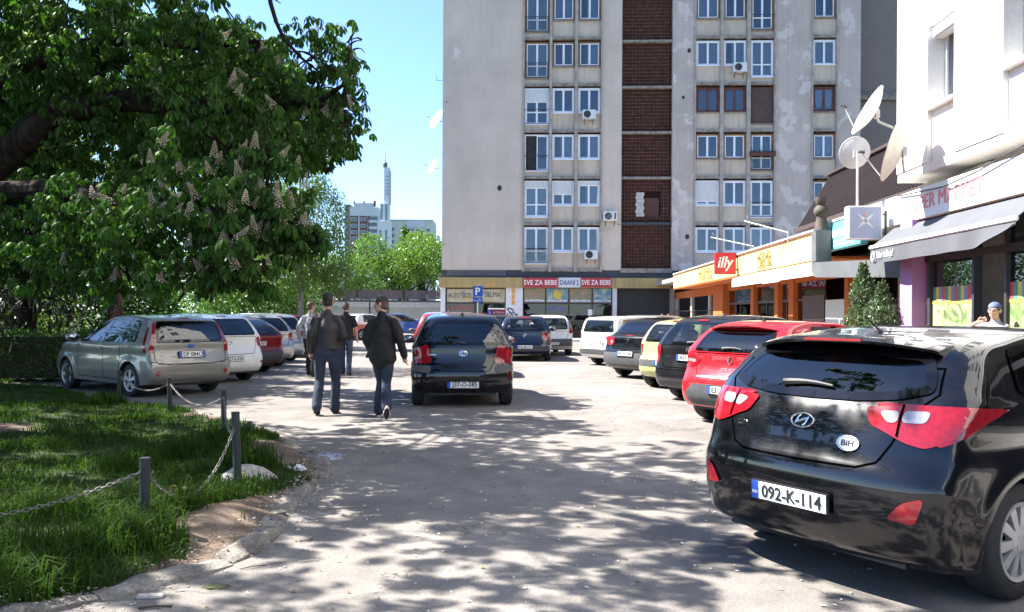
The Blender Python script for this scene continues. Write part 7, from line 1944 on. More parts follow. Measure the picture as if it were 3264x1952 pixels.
# ---- moving black hatchback
sp = dict(paint=BLACK, W=1.695, wb=2.46, ro=0.56, r=0.30, H=1.53, L=3.75, belt=(0.98, 0.93), tumble=0.29, rear_round=0.17, crown=0.08, taper=0.06, square=2.7, step=0.05,
          prof=hatch(3.75, 2.46, 0.56, 1.53, 0.30, (-0.47, 1.03), (-0.24, 1.44), 1.25, (2.2, 1.0), bz=0.62, tz=0.70, bump=0.05, nosez=0.8),
          side=(0.02, 0.16, 1.30, 2.1), glass=CARGLASSD, rearwin=(1.02, 1.41, 0.69, 0.46), rearglass=CARGLASSD,
          lights=[([(0.55, 1.00), (0.60, 1.02), (0.745, 0.98), (0.83, 0.80), (0.80, 0.72), (0.555, 0.72), (0.50, 0.76)], REDLENS, 'tail_light'), ([(0.52, 0.685), (0.80, 0.69), (0.81, 0.60), (0.56, 0.56), (0.52, 0.60)], GREYPL, 'corner_trim')],
          gate=[(0.0, 0.60), (0.42, 0.60), (0.50, 0.74), (0.54, 1.0), (0.70, 1.03)], plate=('J37-O-585', 0.38), emblem=(0.885, 'oval'), wiper=(-0.05, 0.16, 1.04), aerial=(0.0, 0.05, 10), rim='five', doorlines=(0.42, 1.15, 2.0), mirrormat=BLACK)
ya, ysk = car('moving_car', 'black rounded hatchback driving away down the middle of the lane', G(1472, 1290) + Vector((0, 0, 0)), 95.5, sp)
put_text('model_badge', 'YARIS', 0.035, CHROME, ya, on_rear(ysk, -0.50, 0.86), depth=0.005)
put_text('model_badge', 'TOYOTA', 0.032, CHROME, ya, on_rear(ysk, 0.50, 0.86), depth=0.005)

# ---- maroon people carrier just ahead of it
sp = dict(paint=MAROON, W=1.74, wb=2.55, ro=0.70, r=0.31, H=1.56, L=4.05, belt=(0.98, 0.94), tumble=0.25,
          prof=hatch(4.05, 2.55, 0.70, 1.56, 0.31, (-0.60, 1.03), (-0.36, 1.48), 1.25, (2.25, 1.0), bz=0.60),
          side=(-0.1, 0.05, 1.35, 2.15), rearwin=(1.03, 1.44, 0.68, 0.56), glass=CARGLASS,
          lights=[([(0.62, 1.05), (0.76, 1.05), (0.80, 0.76), (0.66, 0.76)], REDLENS, 'tail_light')], gate=[(0.0, 0.6), (0.56, 0.62), (0.64, 0.9)], plate=('A12-J-448', 0.70), doorlines=(0.4, 1.2, 2.1), mirrormat=BLACKPL, aerial=(0.2, 0.2, 30))
car('stopped_car', 'maroon hatchback standing just ahead of the moving black one', (-1.55, 20.2, 0), 93, sp)

# ---- driving-school car
sp = dict(paint=CHAR, W=1.70, wb=2.5, ro=0.65, r=0.30, H=1.49, L=3.95, belt=(0.96, 0.92), tumble=0.24,
          prof=hatch(3.95, 2.5, 0.65, 1.49, 0.30, (-0.55, 1.0), (-0.25, 1.40), 1.3, (2.2, 0.97), bz=0.60), side=(0.05, 0.2, 1.35, 2.1), rearwin=(1.0, 1.37, 0.66, 0.55), rearglass=CARGLASSC, glass=CARGLASSC,
          lights=[([(0.62, 0.98), (0.78, 0.98), (0.80, 0.72), (0.66, 0.72)], REDLENS, 'tail_light')], gate=[(0.0, 0.6), (0.55, 0.62), (0.62, 0.9)], doorlines=(0.4, 1.2, 2.05), cabin=INTERIORG)
dc, dsk = car('stopped_car', 'dark hatchback carrying a red and white driving-school sign on its roof', (-0.62, 32.5, 0), 91, sp)
SIGNRED = plain('sign_red', (0.42, 0.015, 0.03), 0.45)
rs = thing('roof_sign', 'red and white driving-school roof sign reading L and the word for driving school', 'sign', (0, 0, 0))
rs.location = dc.matrix_basis @ Vector((0.9, 0, 1.49)); rs.rotation_euler = (0, 0, R(91))
m = MB(); m.box(-0.07, 0.07, -0.36, 0.36, 0.0, 0.20, 0.02); m.build('sign_board', SIGNRED, rs, smooth=True)
m = MB(); m.box(-0.08, 0.08, -0.36, 0.36, 0.195, 0.26, 0.025); m.build('sign_cap', WHITE, rs, smooth=True)
m = MB(); m.box(-0.078, -0.068, 0.17, 0.345, 0.012, 0.192); m.build('sign_field', PLATEBLUE, rs)
TM = Matrix.Rotation(R(-90), 4, 'Z') @ Matrix.Rotation(R(90), 4, 'X')
put_text('lettering', 'L', 0.16, WHITE, rs, Matrix.Translation((-0.082, 0.255, 0.10)) @ TM, depth=0.006, bold=0.004)
put_text('lettering', 'AUTOŠKOLA', 0.10, WHITE, rs, Matrix.Translation((-0.075, -0.09, 0.095)) @ TM, depth=0.006, width=0.46, bold=0.002)

# ---- navy hatchback and white hatchback in the middle distance
sp = dict(paint=NAVY, W=1.735, wb=2.51, ro=0.72, r=0.305, H=1.45, L=4.15, belt=(0.95, 0.91), tumble=0.25, crown=0.06, rear_round=0.13,
          prof=hatch(4.15, 2.51, 0.72, 1.45, 0.305, (-0.62, 0.99), (-0.30, 1.38), 1.3, (2.2, 0.95), bz=0.56, bump=0.04),
          side=(-0.05, 0.08, 1.35, 2.1), rearwin=(0.98, 1.36, 0.66, 0.50), rearglass=CARGLASSC, glass=CARGLASSC,
          lights=[([(0.56, 0.90), (0.80, 0.92), (0.83, 0.68), (0.62, 0.66)], REDLENS, 'tail_light')], gate=[(0.0, 0.56), (0.56, 0.57), (0.60, 0.7), (0.66, 0.98)], bumperline=(0.58, 0.55), plate=('K06-M-550', 0.47), emblem=(0.84, 'round'), brake=(1.395, 0.16), aerial=(0.0, 0.12, 60), doorlines=(0.4, 1.2, 2.05), cabin=INTERIORG, mirrormat=BLACKPL)
car('parked_car', 'navy blue hatchback with see-through rear window, plate low in its bumper', (0.42, 27.0, 0), 89, sp)
sp = dict(paint=WHITEP, W=1.66, wb=2.46, ro=0.60, r=0.29, H=1.48, L=3.80, belt=(0.94, 0.88), tumble=0.24, rear_round=0.15,
          prof=hatch(3.80, 2.46, 0.60, 1.48, 0.29, (-0.50, 0.98), (-0.26, 1.40), 1.25, (2.15, 0.95), bz=0.60, bump=0.04),
          side=(0.0, 0.12, 1.30, 2.05), rearwin=(0.96, 1.38, 0.60, 0.54), rearglass=CARGLASSC, glass=CARGLASS,
          lights=[([(0.66, 1.34), (0.72, 1.34), (0.80, 0.84), (0.66, 0.80), (0.64, 0.92)], REDLENS, 'tail_light')], gate=[(0.0, 0.58), (0.56, 0.6), (0.62, 0.9)], plate=('E05-T-771', 0.45),
          trim=[([(0.80, 0.30), (0.82, 0.62), (-0.82, 0.62), (-0.80, 0.30)], GREYPL, 'bumper_insert')], doorlines=(0.5, 1.95), cabin=INTERIORG, handlemat=BLACKPL, mirrormat=BLACKPL)
car('parked_car', 'white hatchback with tall red tail lights and a dark grey rear bumper', (1.40, 30.6, 0), 98, sp)

# ---- left row, nose to the lawn
sp = dict(paint=SILVERW, W=1.68, wb=2.49, ro=0.72, r=0.298, H=1.46, L=3.92, belt=(0.955, 0.93), tumble=0.24, rear_round=0.12, taper=0.05, square=3.6, step=0.05,
          prof=hatch(3.92, 2.49, 0.72, 1.46, 0.298, (-0.62, 0.99), (-0.44, 1.39), 1.15, (2.05, 0.99), bz=0.62, tz=0.68, bump=0.04),
          side=(-0.20, -0.10, 1.20, 1.98), pillars=(0.32, 0.95), kick=0.0, glass=CARGLASSD, rearwin=(0.985, 1.36, 0.66, 0.58), rearglass=CARGLASSD,
          lights=[([(0.60, 1.36), (0.645, 1.31), (0.73, 1.02), (0.785, 0.86), (0.78, 0.80), (0.70, 0.80), (0.675, 0.98), (0.60, 1.30)], REDLENS, 'tail_light'), ([(0.66 + 0.045 * math.cos(a), 0.44 + 0.045 * math.sin(a)) for a in [k * math.pi / 5 for k in range(10)]], REDLENS, 'fog_light')],
          sidelights=[([(-0.55, 0.81), (-0.47, 0.81), (-0.43, 1.0), (-0.36, 1.32), (-0.385, 1.32), (-0.50, 1.0)], REDLENS, 'tail_light')],
          gate=[(0.0, 0.60), (0.64, 0.605), (0.69, 0.68), (0.695, 0.98)], bumperline=(0.66, 0.585), plate=('DP 084CF', 0.765), plateband2=True, emblem=(0.91, 'bar'), brake=(1.418, 0.13), rim='five', doorlines=(0.32, 0.95, 1.95),
          trim=[([(0.42, 0.845), (0.42, 0.865), (-0.42, 0.865), (-0.42, 0.845)], SILVERW, 'grip_bar')])
car('parked_car', 'silver hatchback beside the lawn posts with tall dark red tail lights', Vector((-6.35, 15.35, 0)), 142, sp)
sp = dict(paint=WHITEP, W=1.71, wb=2.58, ro=0.70, r=0.30, H=1.49, L=4.03, belt=(0.98, 0.93), tumble=0.25, rear_round=0.16, square=3.0,
          prof=hatch(4.03, 2.58, 0.70, 1.49, 0.30, (-0.58, 1.03), (-0.30, 1.41), 1.35, (2.2, 0.97), bz=0.60), side=(0.1, 0.22, 1.40, 2.1), glass=CARGLASSD, rearwin=(1.03, 1.385, 0.66, 0.55), rearglass=CARGLASSD,
          lights=[([(0.66, 0.98), (0.74, 1.0), (0.82, 0.84), (0.80, 0.74), (0.70, 0.80)], REDLENS, 'tail_light'), ([(0.70, 0.93), (0.76, 0.93), (0.78, 0.86), (0.72, 0.86)], CLEARLENS, 'turn_light'), ([(0.70, 0.42), (0.78, 0.42), (0.78, 0.48), (0.70, 0.47)], REDLENS, 'reflector')],
          gate=[(0.0, 0.62), (0.56, 0.63), (0.64, 0.8), (0.66, 1.0)], plate=('M27-E-058', 0.53), emblem=(0.86, 'diamond'), brake=(1.435, 0.12), wiper=None, doorlines=(0.4, 1.2, 2.1))
sp.pop('wiper')
car('parked_car', 'white hatchback with a green sticker in its rear window, next to the silver one', axle(778, 1211, 142, 1.71, 'right'), 142, sp)
sp = dict(paint=MAROON, W=1.69, wb=2.50, ro=0.85, r=0.295, H=1.42, L=4.05, belt=(0.94, 0.90), tumble=0.25, rear_round=0.12,
          prof=hatch(4.05, 2.50, 0.85, 1.42, 0.295, (-0.78, 0.97), (-0.18, 1.35), 1.3, (2.15, 0.93), bz=0.56), side=(-0.15, 0.12, 1.35, 2.05), rearwin=(0.97, 1.33, 0.64, 0.53), glass=CARGLASS, rearglass=CARGLASSC,
          lights=[([(0.66, 0.93), (0.80, 0.93), (0.81, 0.66), (0.66, 0.66)], REDLENS, 'tail_light')], gate=[(0.0, 0.56), (0.60, 0.57), (0.64, 0.95)], plate=('K03-A-503', 0.76), brake=(1.365, 0.10),
          trim=[([(0.80, 0.28), (0.83, 0.56), (-0.83, 0.56), (-0.80, 0.28)], GREYPL, 'bumper_insert')], doorlines=(0.4, 1.15, 2.05))
car('parked_car', 'dark red hatchback with a long sloping rear window and a black bumper', axle(838, 1184, 142, 1.69, 'right'), 142, sp)
sp = dict(paint=SILVER, W=1.70, wb=2.55, ro=0.78, r=0.30, H=1.47, L=4.10, belt=(0.96, 0.92), tumble=0.25, rear_round=0.14,
          prof=hatch(4.10, 2.55, 0.78, 1.47, 0.30, (-0.66, 1.0), (-0.32, 1.40), 1.3, (2.2, 0.95), bz=0.58), side=(-0.05, 0.1, 1.38, 2.1), rearwin=(1.0, 1.37, 0.65, 0.55), glass=CARGLASSD, rearglass=CARGLASS,
          lights=[([(0.64, 0.96), (0.79, 0.96), (0.81, 0.74), (0.66, 0.72)], REDLENS, 'tail_light')], gate=[(0.0, 0.6), (0.58, 0.62), (0.64, 0.9)], bumperline=(0.62, 0.58), plate=('T18-O-257', 0.52), brake=(1.41, 0.10), doorlines=(0.4, 1.2, 2.05))
car('parked_car', 'silver hatchback parked beyond the dark red one', axle(884, 1165, 142, 1.70, 'right'), 142, sp)
car('parked_car', 'bluish silver hatchback parked between the silver and the black cars', axle(925, 1150, 142, 1.70, 'right'), 142, dict(sp, paint=paint('blue_silver_paint', (0.30, 0.33, 0.37), 0.5, 0.32), plate=None, H=1.50, prof=hatch(4.10, 2.55, 0.78, 1.50, 0.30, (-0.68, 1.0), (-0.42, 1.42), 1.3, (2.2, 0.96), bz=0.58)))
car('parked_car', 'black hatchback at the end of the left row beside the checked shirt', axle(985, 1134, 140, 1.72, 'right'), 140, dict(sp, paint=CHAR, plate=('ST-T-517', 0.80)))
sp2 = dict(sp, plate=None)
car('parked_car', 'orange-red hatchback far down the lane beside a pale one', (-10.9, 45.0, 0), 35, dict(sp2, paint=ORANGE))
car('parked_car', 'pale silver hatchback far down the lane showing its side', (-9.3, 48.0, 0), 62, dict(sp2, paint=WHITEP))
car('parked_car', 'mid blue car far off against the cream wall', (-8.6, 55.5, 0), 20, dict(sp2, paint=BLUEP))
# ---------------------------------------------------------------- people
from mathutils import noise
def loft(m, path, radii, n=14):
    """closed tapering tube; radii are r or (rx, ry) pairs, rx across, ry along the second axis"""
    path = [Vector(p) for p in path]; k = len(path)
    b = len(m.v); up = None
    pts = []
    for i, p in enumerate(path):
        t = (path[min(i + 1, k - 1)] - path[max(0, i - 1)]).normalized()
        if up is None: up = (Vector((1, 0, 0)) - t * t.x); up = up.normalized() if up.length > .2 else (Vector((0, 1, 0)) - t * t.y).normalized()
        else: up = (up - t * up.dot(t)).normalized()
        q = t.cross(up); r = radii[i]; rx, ry = r if isinstance(r, tuple) else (r, r)
        pts.append((p, up.copy(), q, rx, ry, t))
    rings = []
    p, u, q, rx, ry, t = pts[0]; rings.append((p - t * min(rx, ry) * .8, u, q, rx * .55, ry * .55))
    for p, u, q, rx, ry, t in pts: rings.append((p, u, q, rx, ry))
    p, u, q, rx, ry, t = pts[-1]; rings.append((p + t * min(rx, ry) * .8, u, q, rx * .55, ry * .55))
    for p, u, q, rx, ry in rings:
        for j in range(n):
            a = 2 * math.pi * j / n; m.v.append(p + u * (rx * math.cos(a)) + q * (ry * math.sin(a)))
    K = len(rings)
    for i in range(K - 1):
        for j in range(n):
            a0 = b + i * n + j; a1 = b + i * n + (j + 1) % n; m.f.append((a0, a1, a1 + n, a0 + n))
    m.f.append(tuple(b + j for j in reversed(range(n)))); m.f.append(tuple(b + (K - 1) * n + j for j in range(n)))
def ball(m, c, r):
    rx, ry, rz = r if isinstance(r, tuple) else (r, r, r)
    m.lathe([(.02, -1), (.38, -.92), (.71, -.71), (.92, -.38), (1, 0), (.92, .38), (.71, .71), (.38, .92), (.02, 1)], 14, Matrix.Translation(c) @ Matrix.Diagonal((rx, ry, rz, 1)))
def melt(name, m, voxel, mats, parent, smooth=3, folds=0.0, fscale=9.0, pick=None):
    """melt overlapping shapes into one continuous surface"""
    me = mesh('tmp', m.v, m.f, mats)
    bm = bmesh.new(); bm.from_mesh(me); bmesh.ops.recalc_face_normals(bm, faces=bm.faces[:]); bm.to_mesh(me); bm.free()
    o = bpy.data.objects.new('tmp', me); md = o.modifiers.new('r', 'REMESH'); md.mode = 'VOXEL'; md.voxel_size = voxel
    if smooth: sm = o.modifiers.new('s', 'SMOOTH'); sm.iterations = smooth; sm.factor = .5
    out = settle(o); bpy.data.objects.remove(o); bpy.data.meshes.remove(me)
    out.name = name
    if folds:
        for v in out.vertices:
            p = v.co; h = noise.noise(Vector((p.x * fscale, p.y * fscale, p.z * fscale * .55))) + .5 * noise.noise(Vector((p.x * fscale * 2.1, p.y * fscale * 2.1, p.z * fscale * 1.3)))
            v.co += v.normal * (h * folds)
    out.materials.clear()
    for q in (mats if isinstance(mats, list) else [mats]): out.materials.append(q)
    out.polygons.foreach_set('use_smooth', np.ones(len(out.polygons), bool))
    if pick:
        idx = np.array([pick(p.center) for p in out.polygons], np.int32); out.polygons.foreach_set('material_index', idx)
    return link(name, out, parent)
SKIN = plain('skin', (.42, .22, .15), .55, vary=.10, scale=25); SKIN2 = plain('skin_fair', (.52, .30, .22), .55, vary=.10, scale=25); LIPS = plain('lips', (.30, .10, .09), .5); EYE_ = plain('eye_dark', (.02, .015, .012), .3)
HAIRD = plain('dark_hair', (.012, .009, .008), .7, vary=.4, scale=60); HAIRB = plain('brown_hair', (.075, .045, .028), .7, vary=.4, scale=60); STUBBLE = plain('cropped_hair', (.085, .062, .050), .8, vary=.3, scale=70)

def head_shapes(m, c, yaw, s=1.0, female=False):
    """head facing +y before yaw; c = middle of the head"""
    Mh = Matrix.Translation(c) @ Matrix.Rotation(yaw, 4, 'Z') @ Matrix.Scale(s, 4)
    t = MB()
    ball(t, Vector((0, -.012, .028)), (.074, .094, .088)); ball(t, Vector((0, .020, -.035)), (.062, .070, .080)); ball(t, Vector((0, .045, -.085)), (.036, .036, .028))
    loft(t, [(0, .085, .022), (0, .104, -.005), (0, .116, -.022), (0, .098, -.032)], [.009, .011, .015, .010], 8)
    for x in (-.026, .026): ball(t, Vector((x, .112 - .018, -.026)), (.011, .012, .009)); ball(t, Vector((x * 1.2, .078, .030)), (.026, .014, .009))
    ball(t, Vector((0, .088, -.058)), (.024, .012, .007)); ball(t, Vector((0, .086, -.068)), (.021, .012, .008))
    for x in (-1, 1):
        loft(t, [(x * .074, -.010, .022), (x * .084, -.018, .012), (x * .083, -.014, -.010), (x * .074, -.004, -.026)], [.009, .013, .012, .008], 8)
    m.add([Mh @ v for v in t.v], t.f); return Mh
def face_details(Mh, body, lipmat=LIPS):
    for x in (-.031, .031):
        t = MB(); ball(t, Vector((x, .080, .012)), (.013, .008, .006)); t.v = [Mh @ v for v in t.v]; t.build('eye', EYE_, body, smooth=True)
    t = MB(); ball(t, Vector((0, .094, -.063)), (.022, .007, .006)); t.v = [Mh @ v for v in t.v]; t.build('mouth', lipmat, body, smooth=True)
def hand(m, wrist, d, thumb, curl=.5, s=1.0):
    """palm and five bent fingers; d = along the hand, thumb = direction of the thumb side"""
    d = Vector(d).normalized(); th = Vector(thumb); th = (th - d * th.dot(d)).normalized(); n = d.cross(th)
    w = Vector(wrist)
    loft(m, [w - d * .02, w + d * .03 * s, w + d * .085 * s], [(.026 * s, .018 * s), (.036 * s, .017 * s), (.040 * s, .015 * s)], 12)
    t = MB()
    for k, (off, L) in enumerate(((.030, .072), (.010, .080), (-.010, .074), (-.030, .058))):
        b = w + d * .088 * s + th * off * s; L *= s; p = [b - d * .02]; q = b; a = curl * .5
        for j in range(3):
            p.append(q.copy()); q = q + (d * math.cos(a) + n * math.sin(a)) * (L / 3); a += curl
        p.append(q); loft(m, p, [.0095 * s, .0095 * s, .009 * s, .0085 * s, .007 * s], 8)
    b = w + d * .022 * s + th * .028 * s
    loft(m, [b - th * .012, b + th * .012 * s + d * .012 * s, b + th * .026 * s + d * .038 * s + n * .008, b + th * .026 * s + d * .064 * s + n * .016], [.013 * s, .012 * s, .0105 * s, .008 * s], 8)

def person(label, pos, rz, J, s, clothes, hair, yaw, female=False, sole=None, facedet=False, skin=SKIN, hairlow=.0, group=None):
    """J: joints in the person's own frame (facing +y), metres for a 1.78 m figure"""
    root = thing('person', label, 'person', pos, rz, group); root.scale = (s, s, s)
    v = {k: Vector(p) for k, p in J.items()}
    v['shl'] += Vector((.03, 0, -.03)); v['shr'] += Vector((-.03, 0, -.03))
    m = MB()
    pel, ch, nk, hd = v['pelvis'], v['chest'], v['neck'], v['head']
    loft(m, [pel, pel.lerp(ch, .5), ch, ch.lerp(nk, .55)], [(.145, .10), (.125, .09), (.150, .10), (.09, .07)])
    loft(m, [ch.lerp(nk, .5), nk, nk.lerp(hd, .55)], [.065, .056, .054])
    Mh = head_shapes(m, hd, yaw, 1.07, female)
    for sd in ('l', 'r'):
        loft(m, [v['sh' + sd], v['el' + sd]], [.040, .038]); loft(m, [v['el' + sd], v['el' + sd].lerp(v['wr' + sd], .35), v['wr' + sd]], [.039, .040, .026])
        d = (v['wr' + sd] - v['el' + sd]); hd_ = v.get('hd' + sd, d); hand(m, v['wr' + sd], hd_, v.get('th' + sd, Vector((0, 1, 0))), .45)
        loft(m, [v['hip' + sd], v['kn' + sd]], [.075, .052]); loft(m, [v['kn' + sd], v['kn' + sd].lerp(v['an' + sd], .35), v['an' + sd]], [.050, .052, .036])
    body = melt('body', m, .0075, [skin], root, 2)
    if facedet: face_details(Mh, body)
    # hair follows the skull
    t = MB()
    hs = hair[1]
    if hair[2] == 'short':
        ball(t, Vector((0, -.014, .036)), (.078, .098, .086)); ball(t, Vector((0, -.045, -.02)), (.066, .066, .055))
        cut = lambda p: p.y < .062 - .0 and p.z > -.055
    hm = MB(); hm.add([Mh @ q for q in t.v], t.f)
    ho = melt('hair', hm, .008, hair[0] if isinstance(hair[0], list) else [hair[0]], body, 2, .003, 60)
    bm = bmesh.new(); bm.from_mesh(ho.data); inv = Mh.inverted()
    dead = [f for f in bm.faces if (lambda q: (q.y > .066 - max(0, (.05 - q.z)) * .55) or (q.z < -.058 - hs))(inv @ f.calc_center_median())]
    bmesh.ops.delete(bm, geom=dead, context='FACES'); bm.to_mesh(ho.data); bm.free()
    if len(hair) > 3:    # darker top
        ho.data.polygons.foreach_set('material_index', np.array([1 if (inv @ p.center).z > hair[3] else 0 for p in ho.data.polygons], np.int32))
    # trousers
    tm, tw = clothes['trousers']
    m = MB(); loft(m, [pel + Vector((0, 0, -.06)), pel + Vector((0, 0, .06)), pel + Vector((0, 0, .10))], [(.175, .125), (.165, .118), (.160, .112)], 18)
    for sd in ('l', 'r'):
        h, k, a = v['hip' + sd], v['kn' + sd], v['an' + sd]
        loft(m, [h + Vector((0, 0, .02)), h.lerp(k, .5), k, k.lerp(a, .5), a + (k - a).normalized() * .03, a - (k - a).normalized() * .015], [.098, .086, .071, .066 * tw, .066 * tw, .066 * tw], 14)
    melt('trousers', m, .013, [tm], root, 3, .006, 11)
    # jacket or shirt
    jm, kind = clothes['top']; loose = clothes.get('loose', 1.0); hem = clothes.get('hem', -.06)
    m = MB(); low = pel + Vector((0, 0, hem))
    loft(m, [low, pel.lerp(ch, .15), pel.lerp(ch, .6), ch, ch.lerp(nk, .45), ch.lerp(nk, .75)], [(.190 * loose, .145 * loose), (.180 * loose, .135 * loose), (.175 * loose, .128), (.180, .128), (.140, .098), (.078, .074)], 20)
    for sd in ('l', 'r'):
        a, e, w = v['sh' + sd], v['el' + sd], v['wr' + sd]
        cuff = e.lerp(w, .97) if kind != 'tee' else a.lerp(e, .75)
        inn = ch.lerp(nk, .42).lerp(a, .55)
        if kind == 'tee': loft(m, [inn, a, cuff], [.088, .078, .070])
        else: loft(m, [inn, a, a.lerp(e, .55), e, e.lerp(w, .5), cuff], [.078, .068, .070 * clothes.get('arm', 1), .064 * clothes.get('arm', 1), .058 * clothes.get('arm', 1), .052 * clothes.get('arm', 1)])
    for sd in ('l', 'r'): loft(m, [ch.lerp(nk, .80), ch.lerp(nk, .66).lerp(v['sh' + sd], .55), v['sh' + sd] + Vector((0, 0, -.03))], [.060, .062, .058])
    if clothes.get('collar', True): loft(m, [ch.lerp(nk, .70), nk + Vector((0, -.004, .012))], [(.080, .074), (.068, .066)])
    for p_ in clothes.get('extra', []): loft(m, p_[0], p_[1])
    jk = melt(clothes.get('name', 'jacket'), m, .013, [jm], root, 3, clothes.get('fold', .009), 9)
    # shoes
    for sd in ('l', 'r'):
        a = v['an' + sd]; toe = v['to' + sd]; d = (toe - a); f = Vector((d.x, d.y, d.z)); L = .27
        heel = v['he' + sd]; ax = (toe - heel).normalized()
        upv = (Vector((0, 0, 1)) - ax * ax.z).normalized()
        m = MB(); loft(m, [heel + ax * .035 + upv * .035, heel + ax * .10 + upv * .045, heel + ax * .18 + upv * .035, toe - ax * .02 + upv * .022], [(.036, .036), (.040, .044), (.045, .034), (.036, .022)], 12); loft(m, [a, heel + ax * .05 + upv * .05], [.045, .042])
        sh = melt('shoe', m, .010, [clothes['shoes']], root, 2)
        m = MB(); sidev = ax.cross(upv); n_ = 12; ring = []
        for j in range(n_ * 2):
            t_ = j / (n_ * 2) * 2 * math.pi; l_ = .5 - .5 * math.cos(t_); w_ = (.036 + .010 * math.sin(l_ * math.pi) + .006 * l_) * math.sin(t_); ring.append(heel + ax * (-.005 + .285 * l_) + sidev * w_)
        N = len(ring); m.add([q for q in ring] + [q + upv * .024 for q in ring], [tuple(range(N)), tuple(reversed(range(N, 2 * N)))] + [(k_, k_ + N, (k_ + 1) % N + N, (k_ + 1) % N) for k_ in range(N)]); m.build('sole', clothes['sole'], sh, fix=True)
        if 'tread' in clothes:
            m = MB(); c0 = sum(ring, Vector()) / N; m.add([c0 + (q - c0) * .8 - upv * .003 for q in ring], [tuple(range(N))]); m.build('tread', clothes['tread'], sh)
    return root, Mh, body

JEANS = plain('jeans', (.015, .023, .046), .85, vary=.35, scale=7, bump=.15); JEANSL = plain('jeans_lighter', (.040, .060, .105), .85, vary=.3, scale=7, bump=.15)
BROWNJ = plain('grey_brown_jacket', (.017, .014, .016), .6, vary=.35, scale=7, bump=.2); BLACKJ = plain('black_jacket', (.0055, .005, .006), .8, vary=.4, scale=8); BLACKT = plain('black_polo', (.008, .008, .011), .85, vary=.3)
SHOEB = plain('brown_shoe', (.022, .014, .011), .6); SHOER = plain('red_black_shoe', (.10, .008, .014), .7, vary=.6, scale=16); SOLEW = plain('white_rubber', (.55, .52, .47), .7); SOLEB = plain('dark_rubber', (.015, .014, .013), .8)
# man in a grey-brown jacket
J = dict(pelvis=(0, 0, .95), chest=(0, .02, 1.28), neck=(0, .02, 1.52), head=(.005, .035, 1.665), shl=(-.185, .01, 1.44), shr=(.185, .02, 1.43), ell=(-.225, -.06, 1.16), elr=(.235, .03, 1.15), wrl=(-.235, .03, .93), wrr=(.18, .22, 1.02), thl=(.3, 1, 0), thr=(-1, 0, .6), hdr=(-.3, 1, -.1),
         hipl=(-.095, 0, .92), hipr=(.095, .01, .92), knl=(-.105, .02, .50), knr=(.125, .10, .50), anl=(-.12, -.16, .13), anr=(.11, .10, .09), hel=(-.12, -.22, .075), tol=(-.13, .02, .004), her=(.11, .06, .0), tor=(.125, .33, .0))
g0 = G(1040, 1322)
person('man in a dark grey-brown jacket and jeans walking away, seen from behind', (g0.x, g0.y, 0), R(6), J, 1.02, dict(top=(BROWNJ, 'jacket'), trousers=(JEANS, 1.1), shoes=SHOEB, sole=SOLEB, hem=.02, loose=.95, arm=1.0), (HAIRD, .0, 'short'), R(4))
# man in a loose black jacket, looking left
J = dict(pelvis=(0, 0, .95), chest=(-.01, .02, 1.28), neck=(-.01, .03, 1.52), head=(-.03, .045, 1.655), shl=(-.185, .03, 1.42), shr=(.185, 0, 1.44), ell=(-.25, .02, 1.17), elr=(.25, -.05, 1.17), wrl=(-.20, .16, .99), wrr=(.31, .02, .90), thr=(-.4, 1, 0), thl=(1, .2, .4), hdl=(.5, .8, -.4),
         hipl=(-.09, .02, .92), hipr=(.09, 0, .92), knl=(-.04, .16, .52), knr=(.055, -.02, .49), anl=(-.075, .17, .095), anr=(.10, -.30, .20), hel=(-.075, .12, .0), tol=(-.09, .39, .0), her=(.115, -.40, .205), tor=(.085, -.225, .008))
g0 = G(1215, 1336)
person('man in a loose black jacket and jeans with red and black sneakers, head turned left', (g0.x, g0.y + .1, 0), R(2), J, 1.0, dict(top=(BLACKJ, 'jacket'), trousers=(JEANS, 1.12), shoes=SHOER, sole=SOLEW, tread=SOLEB, hem=-.10, loose=1.06, arm=1.08, fold=.013, extra=[([(-.16, .02, 1.0), (-.235, .05, .90)], [(.05, .09), (.02, .07)])]), ([STUBBLE, HAIRD], .015, 'short', .045), R(72), skin=SKIN2)
# man in a black polo shirt further on
J = dict(pelvis=(0, 0, .95), chest=(0, .02, 1.28), neck=(0, .02, 1.52), head=(-.005, .035, 1.665), shl=(-.185, .01, 1.44), shr=(.185, .02, 1.43), ell=(-.25, 0, 1.16), elr=(.25, -.03, 1.16), wrl=(-.25, .14, .95), wrr=(.27, .03, .92), thl=(.3, 1, 0), thr=(-.3, 1, 0),
         hipl=(-.09, 0, .92), hipr=(.09, .01, .92), knl=(-.10, .18, .51), knr=(.09, .02, .50), anl=(-.09, .16, .10), anr=(.085, -.06, .095), hel=(-.09, .12, .02), tol=(-.10, .38, .03), her=(.085, -.11, .0), tor=(.10, .16, .0))
g0 = G(1101, 1197)
person('man in a black polo shirt and jeans walking ahead with bare forearms', (g0.x, g0.y, 0), R(4), J, 1.0, dict(top=(BLACKT, 'tee'), trousers=(JEANSL, 1.05), shoes=SHOEB, sole=SOLEB, hem=-.03, name='polo_shirt', fold=.006), (HAIRB, .0, 'short'), R(14), skin=SKIN2)
